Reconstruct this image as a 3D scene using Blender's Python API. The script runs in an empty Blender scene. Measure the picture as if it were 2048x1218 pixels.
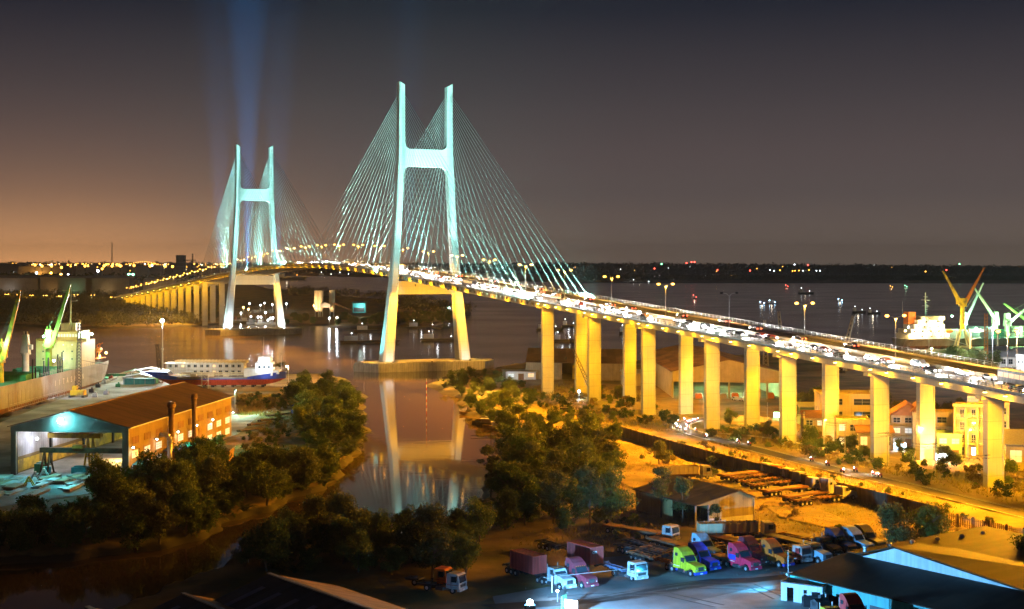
import bpy, math, random
import numpy as np
from mathutils import Vector, Matrix
random.seed(7)
RNG = np.random.default_rng(7)
S = bpy.context.scene
C = S.collection
# ---------------------------------------------------------------- measuring frame
# The camera stands 50.2 m above the river at the origin and looks along +Y.
H, F, CX, HY = 50.2, 2810.0, 1024.0, 532.0
GZ = 1.5                                            # level of the land
def P(px, py, z=GZ):                                # where the ray of a photo pixel meets height z
    d = (H - z) * F / (py - HY)
    return ((px - CX) / F * d, d)
def ZAT(py, d): return H - (py - HY) * d / F        # height of a pixel on a thing d metres out
def XAT(px, d): return (px - CX) / F * d

# ---------------------------------------------------------------- mesh building
class MB:
    def __init__(s): s.v, s.f, s.m, s.k = [], [], [], 0
    def add(s, vs, fs):
        b = len(s.v); s.v.extend([tuple(p) for p in vs])
        for f in fs: s.f.append([b + i for i in f]); s.m.append(s.k)
        return s
    def box(s, c, d, rz=0.0, rx=0.0, ry=0.0):
        x, y, z = d[0] / 2, d[1] / 2, d[2] / 2
        vs = [Vector(p) for p in ((-x,-y,-z),(x,-y,-z),(x,y,-z),(-x,y,-z),(-x,-y,z),(x,-y,z),(x,y,z),(-x,y,z))]
        if rz or rx or ry:
            M = Matrix.Rotation(rz, 3, 'Z') @ Matrix.Rotation(ry, 3, 'Y') @ Matrix.Rotation(rx, 3, 'X')
            vs = [M @ p for p in vs]
        return s.add([p + Vector(c) for p in vs], [(3,2,1,0),(4,5,6,7),(0,1,5,4),(1,2,6,5),(2,3,7,6),(3,0,4,7)])
    def b2(s, x0, x1, y0, y1, z0, z1): return s.box(((x0+x1)/2,(y0+y1)/2,(z0+z1)/2), (x1-x0,y1-y0,z1-z0))
    def hexa(s, lo, hi): return s.add(list(lo) + list(hi), [(3,2,1,0),(4,5,6,7),(0,1,5,4),(1,2,6,5),(2,3,7,6),(3,0,4,7)])
    def prism(s, poly, z0, z1):
        n = len(poly); vs = [(x, y, z0) for x, y in poly] + [(x, y, z1) for x, y in poly]
        return s.add(vs, [list(range(n))[::-1], list(range(n, 2*n))] + [(i, (i+1) % n, n+(i+1) % n, n+i) for i in range(n)])
    def ext(s, pts, vec):                           # any planar outline pushed along vec
        n = len(pts); v = Vector(vec); vs = [Vector(p) for p in pts]; vs += [p + v for p in vs]
        return s.add(vs, [list(range(n))[::-1], list(range(n, 2*n))] + [(i, (i+1) % n, n+(i+1) % n, n+i) for i in range(n)])
    def quad(s, *p): return s.add(p, [tuple(range(len(p)))])
    def cyl(s, p0, p1, r0, r1=None, n=8, caps=True):
        r1 = r0 if r1 is None else r1
        p0, p1 = Vector(p0), Vector(p1); ax = (p1 - p0).normalized()
        u = ax.cross(Vector((0,0,1)) if abs(ax.z) < .9 else Vector((1,0,0))).normalized(); w = ax.cross(u)
        vs = []
        for p, r in ((p0, r0), (p1, r1)):
            for i in range(n):
                a = 2*math.pi*i/n; vs.append(p + u*(r*math.cos(a)) + w*(r*math.sin(a)))
        fs = [(i, (i+1) % n, n+(i+1) % n, n+i) for i in range(n)]
        if caps: fs += [list(range(n))[::-1], list(range(n, 2*n))]
        return s.add(vs, fs)
    def tube(s, pts, r, n=6):
        for a, b in zip(pts[:-1], pts[1:]): s.cyl(a, b, r, r, n)
        return s
    def ball(s, c, r, n=8, sc=(1,1,1)):
        vs, fs = [], []; m = max(4, n // 2 + 1)
        for j in range(m + 1):
            th = math.pi * j / m
            for i in range(n):
                a = 2*math.pi*i/n
                vs.append((c[0]+r*sc[0]*math.sin(th)*math.cos(a), c[1]+r*sc[1]*math.sin(th)*math.sin(a), c[2]+r*sc[2]*math.cos(th)))
        for j in range(m):
            for i in range(n): fs.append((j*n+i, (j+1)*n+i, (j+1)*n+(i+1) % n, j*n+(i+1) % n))
        return s.add(vs, fs)
    def lattice(s, p0, p1, w0, w1, n, r=.08):       # four-chord lattice mast or boom
        p0, p1 = Vector(p0), Vector(p1); ax = (p1-p0).normalized()
        u = ax.cross(Vector((0,0,1)) if abs(ax.z) < .9 else Vector((1,0,0))).normalized(); w = ax.cross(u)
        def ring(i):
            t = i/n; c = p0.lerp(p1, t); h = (w0*(1-t)+w1*t)/2
            return [c+u*h+w*h, c-u*h+w*h, c-u*h-w*h, c+u*h-w*h]
        for i in range(n):
            a, b = ring(i), ring(i+1)
            for k in range(4):
                s.cyl(a[k], b[k], r, r, 4, False)
                s.cyl(a[k], b[(k+1) % 4], r*.7, r*.7, 4, False)
        return s
    def build(s, name, mats, parent=None, smooth=False):
        me = bpy.data.meshes.new(name); me.from_pydata(s.v, [], s.f)
        for m in (mats if isinstance(mats, (list, tuple)) else [mats]): me.materials.append(m)
        if any(s.m): me.polygons.foreach_set('material_index', s.m)
        if smooth: me.polygons.foreach_set('use_smooth', [True]*len(s.f))
        me.update(); o = bpy.data.objects.new(name, me); C.objects.link(o)
        if parent: o.parent = parent
        return o
def tag(o, label, cat, group=None):
    o['label'] = label; o['category'] = cat
    if group: o['group'] = group
    return o
def thing(name, label, cat, loc=(0,0,0), rz=0.0, group=None):
    o = bpy.data.objects.new(name, None); o.empty_display_size = .5; C.objects.link(o)
    o.location = loc; o.rotation_euler = (0, 0, rz)
    return tag(o, label, cat, group)
def dup(o, loc=None, rz=None, label=None, group=None, parent=None, sc=None):
    c = o.copy(); C.objects.link(c); c.parent = parent
    if loc is not None: c.location = loc
    if rz is not None: c.rotation_euler = (0, 0, rz)
    if sc is not None: c.scale = sc if isinstance(sc, tuple) else (sc, sc, sc)
    if label: c['label'] = label
    if group: c['group'] = group
    for ch in list(o.children): dup(ch, parent=c)
    return c
def kind(o, k): o['kind'] = k; return o
def spot(name, loc, aim, W, col, ang=70, blend=.5, size=.3, parent=None):
    l = bpy.data.lights.new(name, 'SPOT'); l.energy = W; l.color = col
    l.spot_size = math.radians(ang); l.spot_blend = blend; l.shadow_soft_size = size
    o = bpy.data.objects.new(name, l); C.objects.link(o); o.location = loc
    o.rotation_euler = (Vector(aim) - Vector(loc)).to_track_quat('-Z', 'Y').to_euler()
    if parent: o.parent = parent
    return o
def point(name, loc, W, col, size=.3, parent=None):
    l = bpy.data.lights.new(name, 'POINT'); l.energy = W; l.color = col; l.shadow_soft_size = size
    o = bpy.data.objects.new(name, l); C.objects.link(o); o.location = loc
    if parent: o.parent = parent
    return o
def text(name, body, size, mat, parent, loc, rot, ext=.02):
    cu = bpy.data.curves.new(name, 'FONT'); cu.body = body; cu.size = size; cu.extrude = ext
    cu.align_x = 'CENTER'; cu.align_y = 'CENTER'; cu.materials.append(mat)
    tmp = bpy.data.objects.new(name, cu); C.objects.link(tmp); me = bpy.data.meshes.new_from_object(tmp.evaluated_get(bpy.context.evaluated_depsgraph_get()))
    bpy.data.objects.remove(tmp); o = bpy.data.objects.new(name, me); C.objects.link(o); o.parent = parent; o.location = loc; o.rotation_euler = rot
    return o

# ---------------------------------------------------------------- materials
MATS = {}
def pm(name, col, rough=.75, var=.25, scale=.6, metal=0.0, spec=.3, streak=0.0, bump=0.0, bscale=8.0, dirt=None, rnd=0.0, lines=None, corr=None, sheets=None):
    if name in MATS: return MATS[name]
    m = bpy.data.materials.new(name); m.use_nodes = True; nt = m.node_tree; N, L = nt.nodes, nt.links
    b = N['Principled BSDF']; b.inputs['Roughness'].default_value = rough; b.inputs['Metallic'].default_value = metal
    b.inputs['Specular IOR Level'].default_value = spec
    tc = N.new('ShaderNodeTexCoord')
    n1 = N.new('ShaderNodeTexNoise'); n1.inputs['Scale'].default_value = scale; n1.inputs['Detail'].default_value = 6; n1.inputs['Roughness'].default_value = .65
    L.new(tc.outputs['Object'], n1.inputs['Vector'])
    mr = N.new('ShaderNodeMapRange'); mr.inputs[1].default_value = .3; mr.inputs[2].default_value = .7
    mr.inputs[3].default_value = 1 - var; mr.inputs[4].default_value = 1 + var*.6
    L.new(n1.outputs['Fac'], mr.inputs[0]); val = mr.outputs[0]
    def mul(a, b_):
        x = N.new('ShaderNodeMath'); x.operation = 'MULTIPLY'; L.new(a, x.inputs[0])
        if hasattr(b_, 'type') and not isinstance(b_, float): L.new(b_, x.inputs[1])
        else: x.inputs[1].default_value = b_
        return x.outputs[0]
    if streak:
        mp = N.new('ShaderNodeMapping'); mp.inputs['Scale'].default_value = (1.6, 1.6, .07); L.new(tc.outputs['Object'], mp.inputs[0])
        n2 = N.new('ShaderNodeTexNoise'); n2.inputs['Scale'].default_value = 1.3; n2.inputs['Detail'].default_value = 5; L.new(mp.outputs[0], n2.inputs['Vector'])
        r2 = N.new('ShaderNodeMapRange'); r2.inputs[1].default_value = .42; r2.inputs[2].default_value = .66; r2.inputs[3].default_value = 1; r2.inputs[4].default_value = 1 - streak
        L.new(n2.outputs['Fac'], r2.inputs[0]); val = mul(val, r2.outputs[0])
    if lines:                                       # pour joints / panel seams every `lines` metres of height
        sx = N.new('ShaderNodeSeparateXYZ'); L.new(tc.outputs['Object'], sx.inputs[0])
        md = N.new('ShaderNodeMath'); md.operation = 'PINGPONG'; md.inputs[1].default_value = lines/2; L.new(sx.outputs['Z'], md.inputs[0])
        gt = N.new('ShaderNodeMapRange'); gt.inputs[1].default_value = 0; gt.inputs[2].default_value = .12; gt.inputs[3].default_value = .72; gt.inputs[4].default_value = 1
        L.new(md.outputs[0], gt.inputs[0]); val = mul(val, gt.outputs[0])
    if sheets:                                      # each metal sheet weathers to its own tone
        dv = N.new('ShaderNodeVectorMath'); dv.operation = 'DIVIDE'; L.new(tc.outputs['Object'], dv.inputs[0]); dv.inputs[1].default_value = (sheets[0], sheets[1], 50)
        fl = N.new('ShaderNodeVectorMath'); fl.operation = 'FLOOR'; L.new(dv.outputs[0], fl.inputs[0])
        wn = N.new('ShaderNodeTexWhiteNoise'); L.new(fl.outputs[0], wn.inputs['Vector'])
        r6 = N.new('ShaderNodeMapRange'); r6.inputs[3].default_value = .62; r6.inputs[4].default_value = 1.25; L.new(wn.outputs['Value'], r6.inputs[0]); val = mul(val, r6.outputs[0])
    base = N.new('ShaderNodeRGB'); base.outputs[0].default_value = (*col, 1); cur = base.outputs[0]
    if dirt:
        n3 = N.new('ShaderNodeTexNoise'); n3.inputs['Scale'].default_value = scale*.45; n3.inputs['Detail'].default_value = 8; L.new(tc.outputs['Object'], n3.inputs['Vector'])
        r3 = N.new('ShaderNodeMapRange'); r3.inputs[1].default_value = .47; r3.inputs[2].default_value = .62; L.new(n3.outputs['Fac'], r3.inputs[0])
        mx = N.new('ShaderNodeMix'); mx.data_type = 'RGBA'; L.new(r3.outputs[0], mx.inputs[0]); L.new(cur, mx.inputs[6]); mx.inputs[7].default_value = (*dirt, 1); cur = mx.outputs[2]
    if rnd:
        oi = N.new('ShaderNodeObjectInfo'); r4 = N.new('ShaderNodeMapRange'); r4.inputs[3].default_value = 1 - rnd; r4.inputs[4].default_value = 1 + rnd
        L.new(oi.outputs['Random'], r4.inputs[0]); val = mul(val, r4.outputs[0])
    sc = N.new('ShaderNodeVectorMath'); sc.operation = 'SCALE'; L.new(cur, sc.inputs[0]); L.new(val, sc.inputs['Scale']); L.new(sc.outputs[0], b.inputs['Base Color'])
    h = None
    if bump:
        n5 = N.new('ShaderNodeTexNoise'); n5.inputs['Scale'].default_value = bscale; n5.inputs['Detail'].default_value = 4; L.new(tc.outputs['Object'], n5.inputs['Vector']); h = n5.outputs['Fac']
    if corr:                                        # corrugated sheet, ribs across the given axis
        wv = N.new('ShaderNodeTexWave'); wv.bands_direction = corr[0]; wv.inputs['Scale'].default_value = corr[1]; L.new(tc.outputs['Object'], wv.inputs['Vector']); h = wv.outputs['Fac']; bump = corr[2]
    if h is not None:
        bp = N.new('ShaderNodeBump'); bp.inputs['Strength'].default_value = bump; bp.inputs['Distance'].default_value = .1; L.new(h, bp.inputs['Height']); L.new(bp.outputs[0], b.inputs['Normal'])
    MATS[name] = m; return m
def em(name, col, s):
    if name in MATS: return MATS[name]
    m = bpy.data.materials.new(name); m.use_nodes = True; N, L = m.node_tree.nodes, m.node_tree.links
    b = N['Principled BSDF']; b.inputs['Base Color'].default_value = (.6, .6, .6, 1)
    b.inputs['Emission Color'].default_value = (*col, 1); b.inputs['Emission Strength'].default_value = s
    MATS[name] = m; m.cycles.emission_sampling = 'NONE' if s < 400 else 'AUTO'; return m
def glass(name, col=(.02,.03,.04)):
    if name in MATS: return MATS[name]
    m = pm(name, col, .08, .1, .5, 0, .8); return m
def leafmat(name, col, rnd=.35):
    if name in MATS: return MATS[name]
    m = pm(name, col, .6, .45, .35, 0, .25, rnd=rnd)
    N, L = m.node_tree.nodes, m.node_tree.links; b = N['Principled BSDF']
    tr = N.new('ShaderNodeBsdfTranslucent'); src = b.inputs['Base Color'].links[0].from_socket; L.new(src, tr.inputs['Color'])
    mx = N.new('ShaderNodeMixShader'); mx.inputs[0].default_value = .3; L.new(b.outputs[0], mx.inputs[1]); L.new(tr.outputs[0], mx.inputs[2])
    L.new(mx.outputs[0], N['Material Output'].inputs['Surface']); return m

SOD, FLY, CYA, WHI, GRN, BLU, TEA = (1,.47,.05), (1,.48,.003), (.38,.96,.86), (.8,.93,1), (.2,1,.42), (.16,.55,1), (.08,.75,.85)
M_conc = pm('concrete', (.46,.43,.34), .85, .14, .16, streak=.08, lines=4.0)
M_conc2 = pm('weathered_concrete', (.40,.38,.34), .9, .2, .3, streak=.35)
M_pyl = pm('painted_concrete', (.62,.63,.62), .7, .06, .12, streak=.08, lines=4.5)
M_asph = pm('asphalt', (.07,.07,.072), .6, .25, .4, bump=.1)
M_steel = pm('galvanised_steel', (.42,.43,.44), .45, .2, 2, .6)
M_dark = pm('dark_metal', (.04,.04,.045), .5, .3, 2, .3)
M_cable = pm('cable_sheath', (.45,.5,.5), .5, .05, .5)
M_tyre = pm('rubber', (.018,.018,.02), .85, .3, 4)
M_rim = pm('wheel_steel', (.45,.45,.47), .4, .2, 5, .6)
M_glass = glass('dark_glass')
M_rust = pm('rusty_steel', (.20,.085,.04), .85, .4, .8, .1, dirt=(.10,.06,.04))
M_white = pm('white_paint', (.66,.66,.64), .5, .15, .7, streak=.1)
M_yel = pm('yellow_paint', (.72,.46,.03), .5, .25, .7, streak=.2, dirt=(.32,.2,.05))
M_bark = pm('bark', (.11,.085,.06), .9, .35, 2)
M_soil = pm('bare_soil', (.28,.19,.095), .95, .3, .2, bump=.3, dirt=(.16,.12,.06))
E_sod = em('sodium_lamp', (1,.44,.055), 8)
E_whi = em('white_lamp', (.80,.93,1), 25)
E_head = em('headlight_glow', (1,.96,.88), 110)
E_tail = em('taillight_glow', (1,.05,.02), 14)
E_grn = em('greenish_lamp', (.35,1,.5), 14)
E_blu = em('bluish_lamp', (.4,.7,1), 20)
E_win = em('lit_window', (.85,.95,.9), .42)
E_warm = em('warm_window', (1,.6,.2), .8)
E_red = em('red_beacon', (1,.08,.05), 9)

# ---------------------------------------------------------------- camera, world, render settings
cam = bpy.data.cameras.new('camera'); cam.sensor_width = 36; cam.lens = 36*F/2048; cam.shift_y = -(609-HY)/2048
cam.clip_start = 1; cam.clip_end = 120000
co = bpy.data.objects.new('camera', cam); C.objects.link(co); co.location = (0, 0, H); co.rotation_euler = (math.radians(90), 0, 0)
S.camera = co
W = bpy.data.worlds.new('World'); S.world = W; W.use_nodes = True
N, L = W.node_tree.nodes, W.node_tree.links
bg = N['Background']
sky = N.new('ShaderNodeTexSky'); sky.sky_type = 'NISHITA'; sky.sun_disc = False; sky.sun_elevation = math.radians(-4); sky.sun_rotation = math.radians(200)
tc = N.new('ShaderNodeTexCoord'); sx = N.new('ShaderNodeSeparateXYZ'); L.new(tc.outputs['Generated'], sx.inputs[0])
ramp = N.new('ShaderNodeValToRGB'); L.new(sx.outputs['Z'], ramp.inputs[0])
els = ramp.color_ramp.elements
els[0].position = 0; els[0].color = (.135,.100,.078,1)
els[1].position = .30; els[1].color = (.004,.0045,.008,1)
for p_, c_ in ((.018,(.120,.089,.073,1)), (.05,(.078,.060,.057,1)), (.08,(.066,.050,.050,1)), (.12,(.042,.034,.038,1)), (.18,(.011,.012,.020,1))):
    e = els.new(p_); e.color = c_
def wm(op, a, b_=None, c_=None):
    x = N.new('ShaderNodeMath'); x.operation = op
    for i, q in enumerate((a, b_, c_)):
        if q is None: continue
        if isinstance(q, (int, float)): x.inputs[i].default_value = q
        else: L.new(q, x.inputs[i])
    return x.outputs[0]
az = wm('ARCTAN2', sx.outputs['X'], sx.outputs['Y'])            # light dome of the city, low in the left half of the sky
ga = wm('EXPONENT', wm('MULTIPLY', wm('POWER', wm('ABSOLUTE', wm('DIVIDE', wm('ADD', az, .33), .19)), 2.0), -1.0))
ge = wm('EXPONENT', wm('MULTIPLY', wm('MAXIMUM', sx.outputs['Z'], 0), -36.0))
gl = wm('MULTIPLY', ga, ge)
dome = N.new('ShaderNodeVectorMath'); dome.operation = 'SCALE'; dome.inputs[0].default_value = (.80,.33,.08); L.new(gl, dome.inputs['Scale'])
ad = N.new('ShaderNodeVectorMath'); L.new(ramp.outputs[0], ad.inputs[0]); L.new(dome.outputs[0], ad.inputs[1])
skys = N.new('ShaderNodeVectorMath'); skys.operation = 'SCALE'; skys.inputs['Scale'].default_value = .05; L.new(sky.outputs[0], skys.inputs[0])
ad2 = N.new('ShaderNodeVectorMath'); L.new(ad.outputs[0], ad2.inputs[0]); L.new(skys.outputs[0], ad2.inputs[1])
L.new(ad2.outputs[0], bg.inputs['Color']); bg.inputs['Strength'].default_value = 1.0
S.view_settings.view_transform = 'Standard'; S.view_settings.look = 'None'; S.view_settings.exposure = .42; S.view_settings.gamma = 1
S.render.engine = 'CYCLES'
cy = S.cycles
cy.use_denoising = True; cy.max_bounces = 5; cy.diffuse_bounces = 2; cy.glossy_bounces = 3; cy.transmission_bounces = 2; cy.volume_bounces = 0
cy.transparent_max_bounces = 4; cy.caustics_reflective = False; cy.caustics_refractive = False; cy.use_light_tree = True
cy.sample_clamp_indirect = 4; cy.use_adaptive_sampling = True; cy.adaptive_threshold = .02
try: cy.denoiser = 'OPENIMAGEDENOISE'; cy.denoising_input_passes = 'RGB_ALBEDO_NORMAL'
except Exception: pass

# ---------------------------------------------------------------- ground and water
def poly_px(pts, z=0.0): return [P(x, y, z) for x, y in pts]
RIGHT = poly_px([(2600,676),(2300,680),(2048,690),(1900,699),(1790,706),(1700,712),(1560,712),(1440,715),(1330,720),(1240,728),(1150,727),(1050,728),(1000,735),(960,743),
    (880,757),(850,770),(880,785),(925,795),(932,815),(950,832),(985,850),(1000,880),(1012,920),(985,950),(962,975),(955,1000),(930,1030),(880,1045),(800,1052),
    (700,1055),(620,1052),(560,1062),(500,1095),(430,1150),(330,1190),(200,1235),(-300,1330)]) + [(-150, 60), (900, 60), (1200, 1100)]
LEFT = poly_px([(-900,1150),(-300,1150),(0,1130),(150,1120),(300,1108),(400,1075),(470,1045),(560,1012),(640,985),(690,950),(722,900),(732,870),(722,840),(724,810),(718,782),
    (700,762),(660,753),(600,752),(500,748),(330,746),(240,748),(205,757),(184,772),(100,800),(0,838),(-300,960)]) + [(-260, 240)]
FAR = poly_px([(-700,640),(-300,636),(0,650),(120,656),(220,657),(300,656),(400,652),(430,650),(480,648),(580,650),(640,652),(700,655),(760,655),(830,652),(900,645),
    (940,634),(945,626),(900,616),(850,608),(760,598),(650,590),(560,582),(480,562),(420,552)]) + [(-2500, 60000), (-60000, 60000), (-9000, 1600)]
OVER = poly_px([(420,550),(600,551.5),(800,556),(1000,561),(1130,565),(1400,566),(1700,566),(2048,567),(2500,568)]) + [(60000, 5000), (60000, 90000), (-2500, 90000)]
LANDS = [RIGHT, LEFT, FAR, OVER]
def land_sd(X, Y):                                  # signed distance to the shoreline, positive on land
    best = np.full(X.shape, -1e9)
    for poly in LANDS:
        p = np.array(poly); q = np.roll(p, -1, 0)
        dmin = np.full(X.shape, 1e18); ins = np.zeros(X.shape, bool)
        for (ax, ay), (bx, by) in zip(p, q):
            dx, dy = bx-ax, by-ay; t = np.clip(((X-ax)*dx + (Y-ay)*dy)/(dx*dx+dy*dy+1e-9), 0, 1)
            dmin = np.minimum(dmin, (X-ax-t*dx)**2 + (Y-ay-t*dy)**2)
            if ay != by:
                c = ((ay > Y) != (by > Y)) & (X < (bx-ax)*(Y-ay)/(by-ay) + ax); ins ^= c
        best = np.maximum(best, np.where(ins, 1, -1)*np.sqrt(dmin))
    return best
def wob(X, Y, s=1.0):
    return (np.sin(X*.21*s+1.3*np.sin(Y*.13*s)) + np.sin(Y*.27*s+1.7*np.sin(X*.17*s)) + .6*np.sin((X+Y)*.51*s))/2.6
def ground():
    rows = np.exp(np.linspace(math.log(70), math.log(14000), 580)); cols = np.linspace(-.6, .6, 290)
    Y, T = np.meshgrid(rows, cols, indexing='ij'); X = T*Y
    sd = land_sd(X, Y)
    fall = 1/(1+np.maximum(Y-700, 0)/900)
    sd = sd + 2.2*wob(X, Y)*np.clip(Y/250, 1, 6)
    band = np.clip(Y*.009, 2.0, 60)
    t = np.clip((sd/band+1)/2, 0, 1); t = t*t*(3-2*t)
    Z = -2.2 + t*(GZ+2.2) + np.where(t > .98, .14*wob(X, Y, 1.9)*fall, 0)
    n, m = Y.shape
    me = bpy.data.meshes.new('ground')
    idx = np.arange(n*m).reshape(n, m)
    faces = np.stack([idx[:-1,:-1], idx[:-1,1:], idx[1:,1:], idx[1:,:-1]], -1).reshape(-1, 4)
    me.from_pydata(np.stack([X, Y, Z], -1).reshape(-1, 3).tolist(), [], faces.tolist())
    me.polygons.foreach_set('use_smooth', [True]*len(me.polygons)); me.update()
    o = bpy.data.objects.new('ground', me); C.objects.link(o); return o
M_ground = pm('dry_ground', (.23,.155,.065), .95, .5, .10, bump=.6, bscale=.9, dirt=(.10,.095,.03))
g_ = kind(ground(), 'structure'); g_.data.materials.append(M_ground)
N, L = M_ground.node_tree.nodes, M_ground.node_tree.links; b = N['Principled BSDF']; src = b.inputs['Base Color'].links[0].from_socket
geo = N.new('ShaderNodeNewGeometry'); sg_ = N.new('ShaderNodeSeparateXYZ'); L.new(geo.outputs['Position'], sg_.inputs[0])
nm_ = N.new('ShaderNodeTexNoise'); nm_.inputs['Scale'].default_value = .35; nm_.inputs['Detail'].default_value = 5; L.new(geo.outputs['Position'], nm_.inputs['Vector'])
am_ = N.new('ShaderNodeMath'); am_.operation = 'MULTIPLY_ADD'; L.new(nm_.outputs['Fac'], am_.inputs[0]); am_.inputs[1].default_value = 1.0; L.new(sg_.outputs['Z'], am_.inputs[2])
rm_ = N.new('ShaderNodeMapRange'); rm_.inputs[1].default_value = 1.45; rm_.inputs[2].default_value = 1.75; L.new(am_.outputs[0], rm_.inputs[0])
mm_ = N.new('ShaderNodeMix'); mm_.data_type = 'RGBA'; L.new(rm_.outputs[0], mm_.inputs[0]); mm_.inputs[6].default_value = (.045,.036,.024,1); L.new(src, mm_.inputs[7]); L.new(mm_.outputs[2], b.inputs['Base Color'])
# river
w_ = MB(); w_.quad((-8600,40,0),(8600,40,0),(8600,14200,0),(-8600,14200,0)); water = kind(w_.build('river', []), 'structure')
mw = bpy.data.materials.new('river_water'); mw.use_nodes = True; N, L = mw.node_tree.nodes, mw.node_tree.links
b = N['Principled BSDF']; b.inputs['Base Color'].default_value = (.098,.060,.024,1); b.inputs['Roughness'].default_value = .07; b.inputs['IOR'].default_value = 1.42
b.inputs['Specular IOR Level'].default_value = .5
tcw = N.new('ShaderNodeTexCoord'); mpw = N.new('ShaderNodeMapping'); mpw.inputs['Scale'].default_value = (.10,.28,.1); L.new(tcw.outputs['Object'], mpw.inputs[0])
nw = N.new('ShaderNodeTexNoise'); nw.inputs['Scale'].default_value = 1.0; nw.inputs['Detail'].default_value = 5; L.new(mpw.outputs[0], nw.inputs['Vector'])
bw = N.new('ShaderNodeBump'); bw.inputs['Strength'].default_value = .035; bw.inputs['Distance'].default_value = .35; L.new(nw.outputs['Fac'], bw.inputs['Height']); L.new(bw.outputs[0], b.inputs['Normal'])
nr = N.new('ShaderNodeTexNoise'); nr.inputs['Scale'].default_value = .012; nr.inputs['Detail'].default_value = 4; L.new(tcw.outputs['Object'], nr.inputs['Vector'])
rr = N.new('ShaderNodeMapRange'); rr.inputs[1].default_value = .35; rr.inputs[2].default_value = .7; rr.inputs[3].default_value = .025; rr.inputs[4].default_value = .075
L.new(nr.outputs['Fac'], rr.inputs[0])
spw = N.new('ShaderNodeSeparateXYZ'); L.new(tcw.outputs['Object'], spw.inputs[0])           # sheltered creek smooth, open river choppier
ryw = N.new('ShaderNodeMapRange'); ryw.inputs[1].default_value = 560; ryw.inputs[2].default_value = 760; ryw.inputs[3].default_value = 0; ryw.inputs[4].default_value = .11; L.new(spw.outputs['Y'], ryw.inputs[0])
adw = N.new('ShaderNodeMath'); L.new(rr.outputs[0], adw.inputs[0]); L.new(ryw.outputs[0], adw.inputs[1]); L.new(adw.outputs[0], b.inputs['Roughness'])
water.data.materials.append(mw)
def sheet(name, pts, z, mat, structure=True):
    m = MB(); m.quad(*[(x, y, z) for x, y in pts]); o = m.build(name, mat)
    return kind(o, 'structure') if structure else o
# ================================================================ the bridge
BA = math.atan2(-.9221, .3870)
def B(s, t, z): return (-42.2 + .3870*s + .9221*t, 682 - .9221*s + .3870*t, z)
def DZ(s):                                          # deck level along the bridge
    u = s + 190
    if abs(u) < 190: return 51.7 - 1.5e-4*u*u
    return 46.285 - (.0553 if u > 0 else .0487)*(abs(u) - 190)
def frange(a, b, d):
    n = max(1, int(round((b-a)/d))); return [a+(b-a)*i/n for i in range(n+1)]
def ribbon(mb, ss, prof):                           # closed section (t, dz) swept along the deck
    n = len(prof); vs = [(s, t, DZ(s)+dz) for s in ss for t, dz in prof]; fs = []
    for i in range(len(ss)-1):
        for k in range(n): fs.append((i*n+k, (i+1)*n+k, (i+1)*n+(k+1) % n, i*n+(k+1) % n))
    fs += [tuple(range(n)), tuple(range((len(ss)-1)*n, len(ss)*n))[::-1]]
    mb.add(vs, fs)
def strip(mb, ss, t0, t1, dz):
    vs = [(s, t, DZ(s)+dz) for s in ss for t in (t0, t1)]
    mb.add(vs, [(2*i, 2*i+2, 2*i+3, 2*i+1) for i in range(len(ss)-1)])
M_paint = pm('lane_paint', (.75,.75,.72), .6, .3, 1.5)
def bthing(name, label, cat): return thing(name, label, cat, (-42.2, 682, 0), BA)
def deck_parts(root, s0, s1, approach):
    ss = frange(s0, s1, 8)
    d = MB()
    if approach:
        ribbon(d, ss, [(-13.75,0),(-13.75,-.35),(-11.2,-.55),(11.2,-.55),(13.75,-.35),(13.75,0)])
    else:
        ribbon(d, ss, [(-13.75,0),(-13.75,-.5),(-13.2,-.7),(13.2,-.7),(13.75,-.5),(13.75,0)])
    d.build('deck', M_conc2, root)
    g = MB()
    if approach:
        for t in (-10.3, -5.2, 0, 5.2, 10.3): ribbon(g, ss, [(t-.95,-.56),(t-.75,-2.3),(t+.75,-2.3),(t+.95,-.56)])
    else:
        for t in (-12.2, 12.2): ribbon(g, ss, [(t-.75,-.71),(t-.75,-2.5),(t+.75,-2.5),(t+.75,-.71)])
        for s in frange(s0+2, s1-2, 5.0):
            g.box((s, 0, DZ(s)-1.5), (.5, 22.8, 1.6))
            for sg in (-1, 1): g.box((s, sg*13.3, DZ(s)-1.3), (.55, .75, 1.2))
    g.build('girder', M_conc, root)
    a = MB(); strip(a, ss, -12.6, -.5, .006); strip(a, ss, .5, 12.6, .006); a.build('carriageway', M_asph, root)
    l = MB()
    for t in (-12.1, 12.1, -1.1, 1.1): strip(l, ss, t-.1, t+.1, .014)
    for s in frange(s0, s1, 9.0)[:-1]:
        for t in (-8.6, -5.0, 5.0, 8.6): strip(l, [s, s+3.5], t-.07, t+.07, .014)
    l.build('lane_marking', M_paint, root)
    b = MB(); ribbon(b, ss, [(-.35,0),(-.15,.85),(.15,.85),(.35,0)]); b.build('median_barrier', M_conc, root)
    for sg in (-1, 1):
        k = MB(); ribbon(k, ss, [(sg*13.75,0),(sg*13.75,.45),(sg*13.4,.45),(sg*13.2,0)])
        for s in frange(s0+.6, s1-.6, 2.4):
            k.box((s, sg*13.55, DZ(s)+1.0), (.16, .16, 1.2))
        rl = frange(s0, s1, 8)
        for dz in (.75, 1.1, 1.55): ribbon(k, rl, [(sg*13.55-.05,dz-.05),(sg*13.55-.05,dz+.05),(sg*13.55+.05,dz+.05),(sg*13.55+.05,dz-.05)])
        k.build('railing', M_steel, root)
main = bthing('cable_stayed_bridge', 'pale concrete cable stayed road bridge with two floodlit H shaped towers over the river', 'bridge')
deck_parts(main, -542, 162, False)

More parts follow.
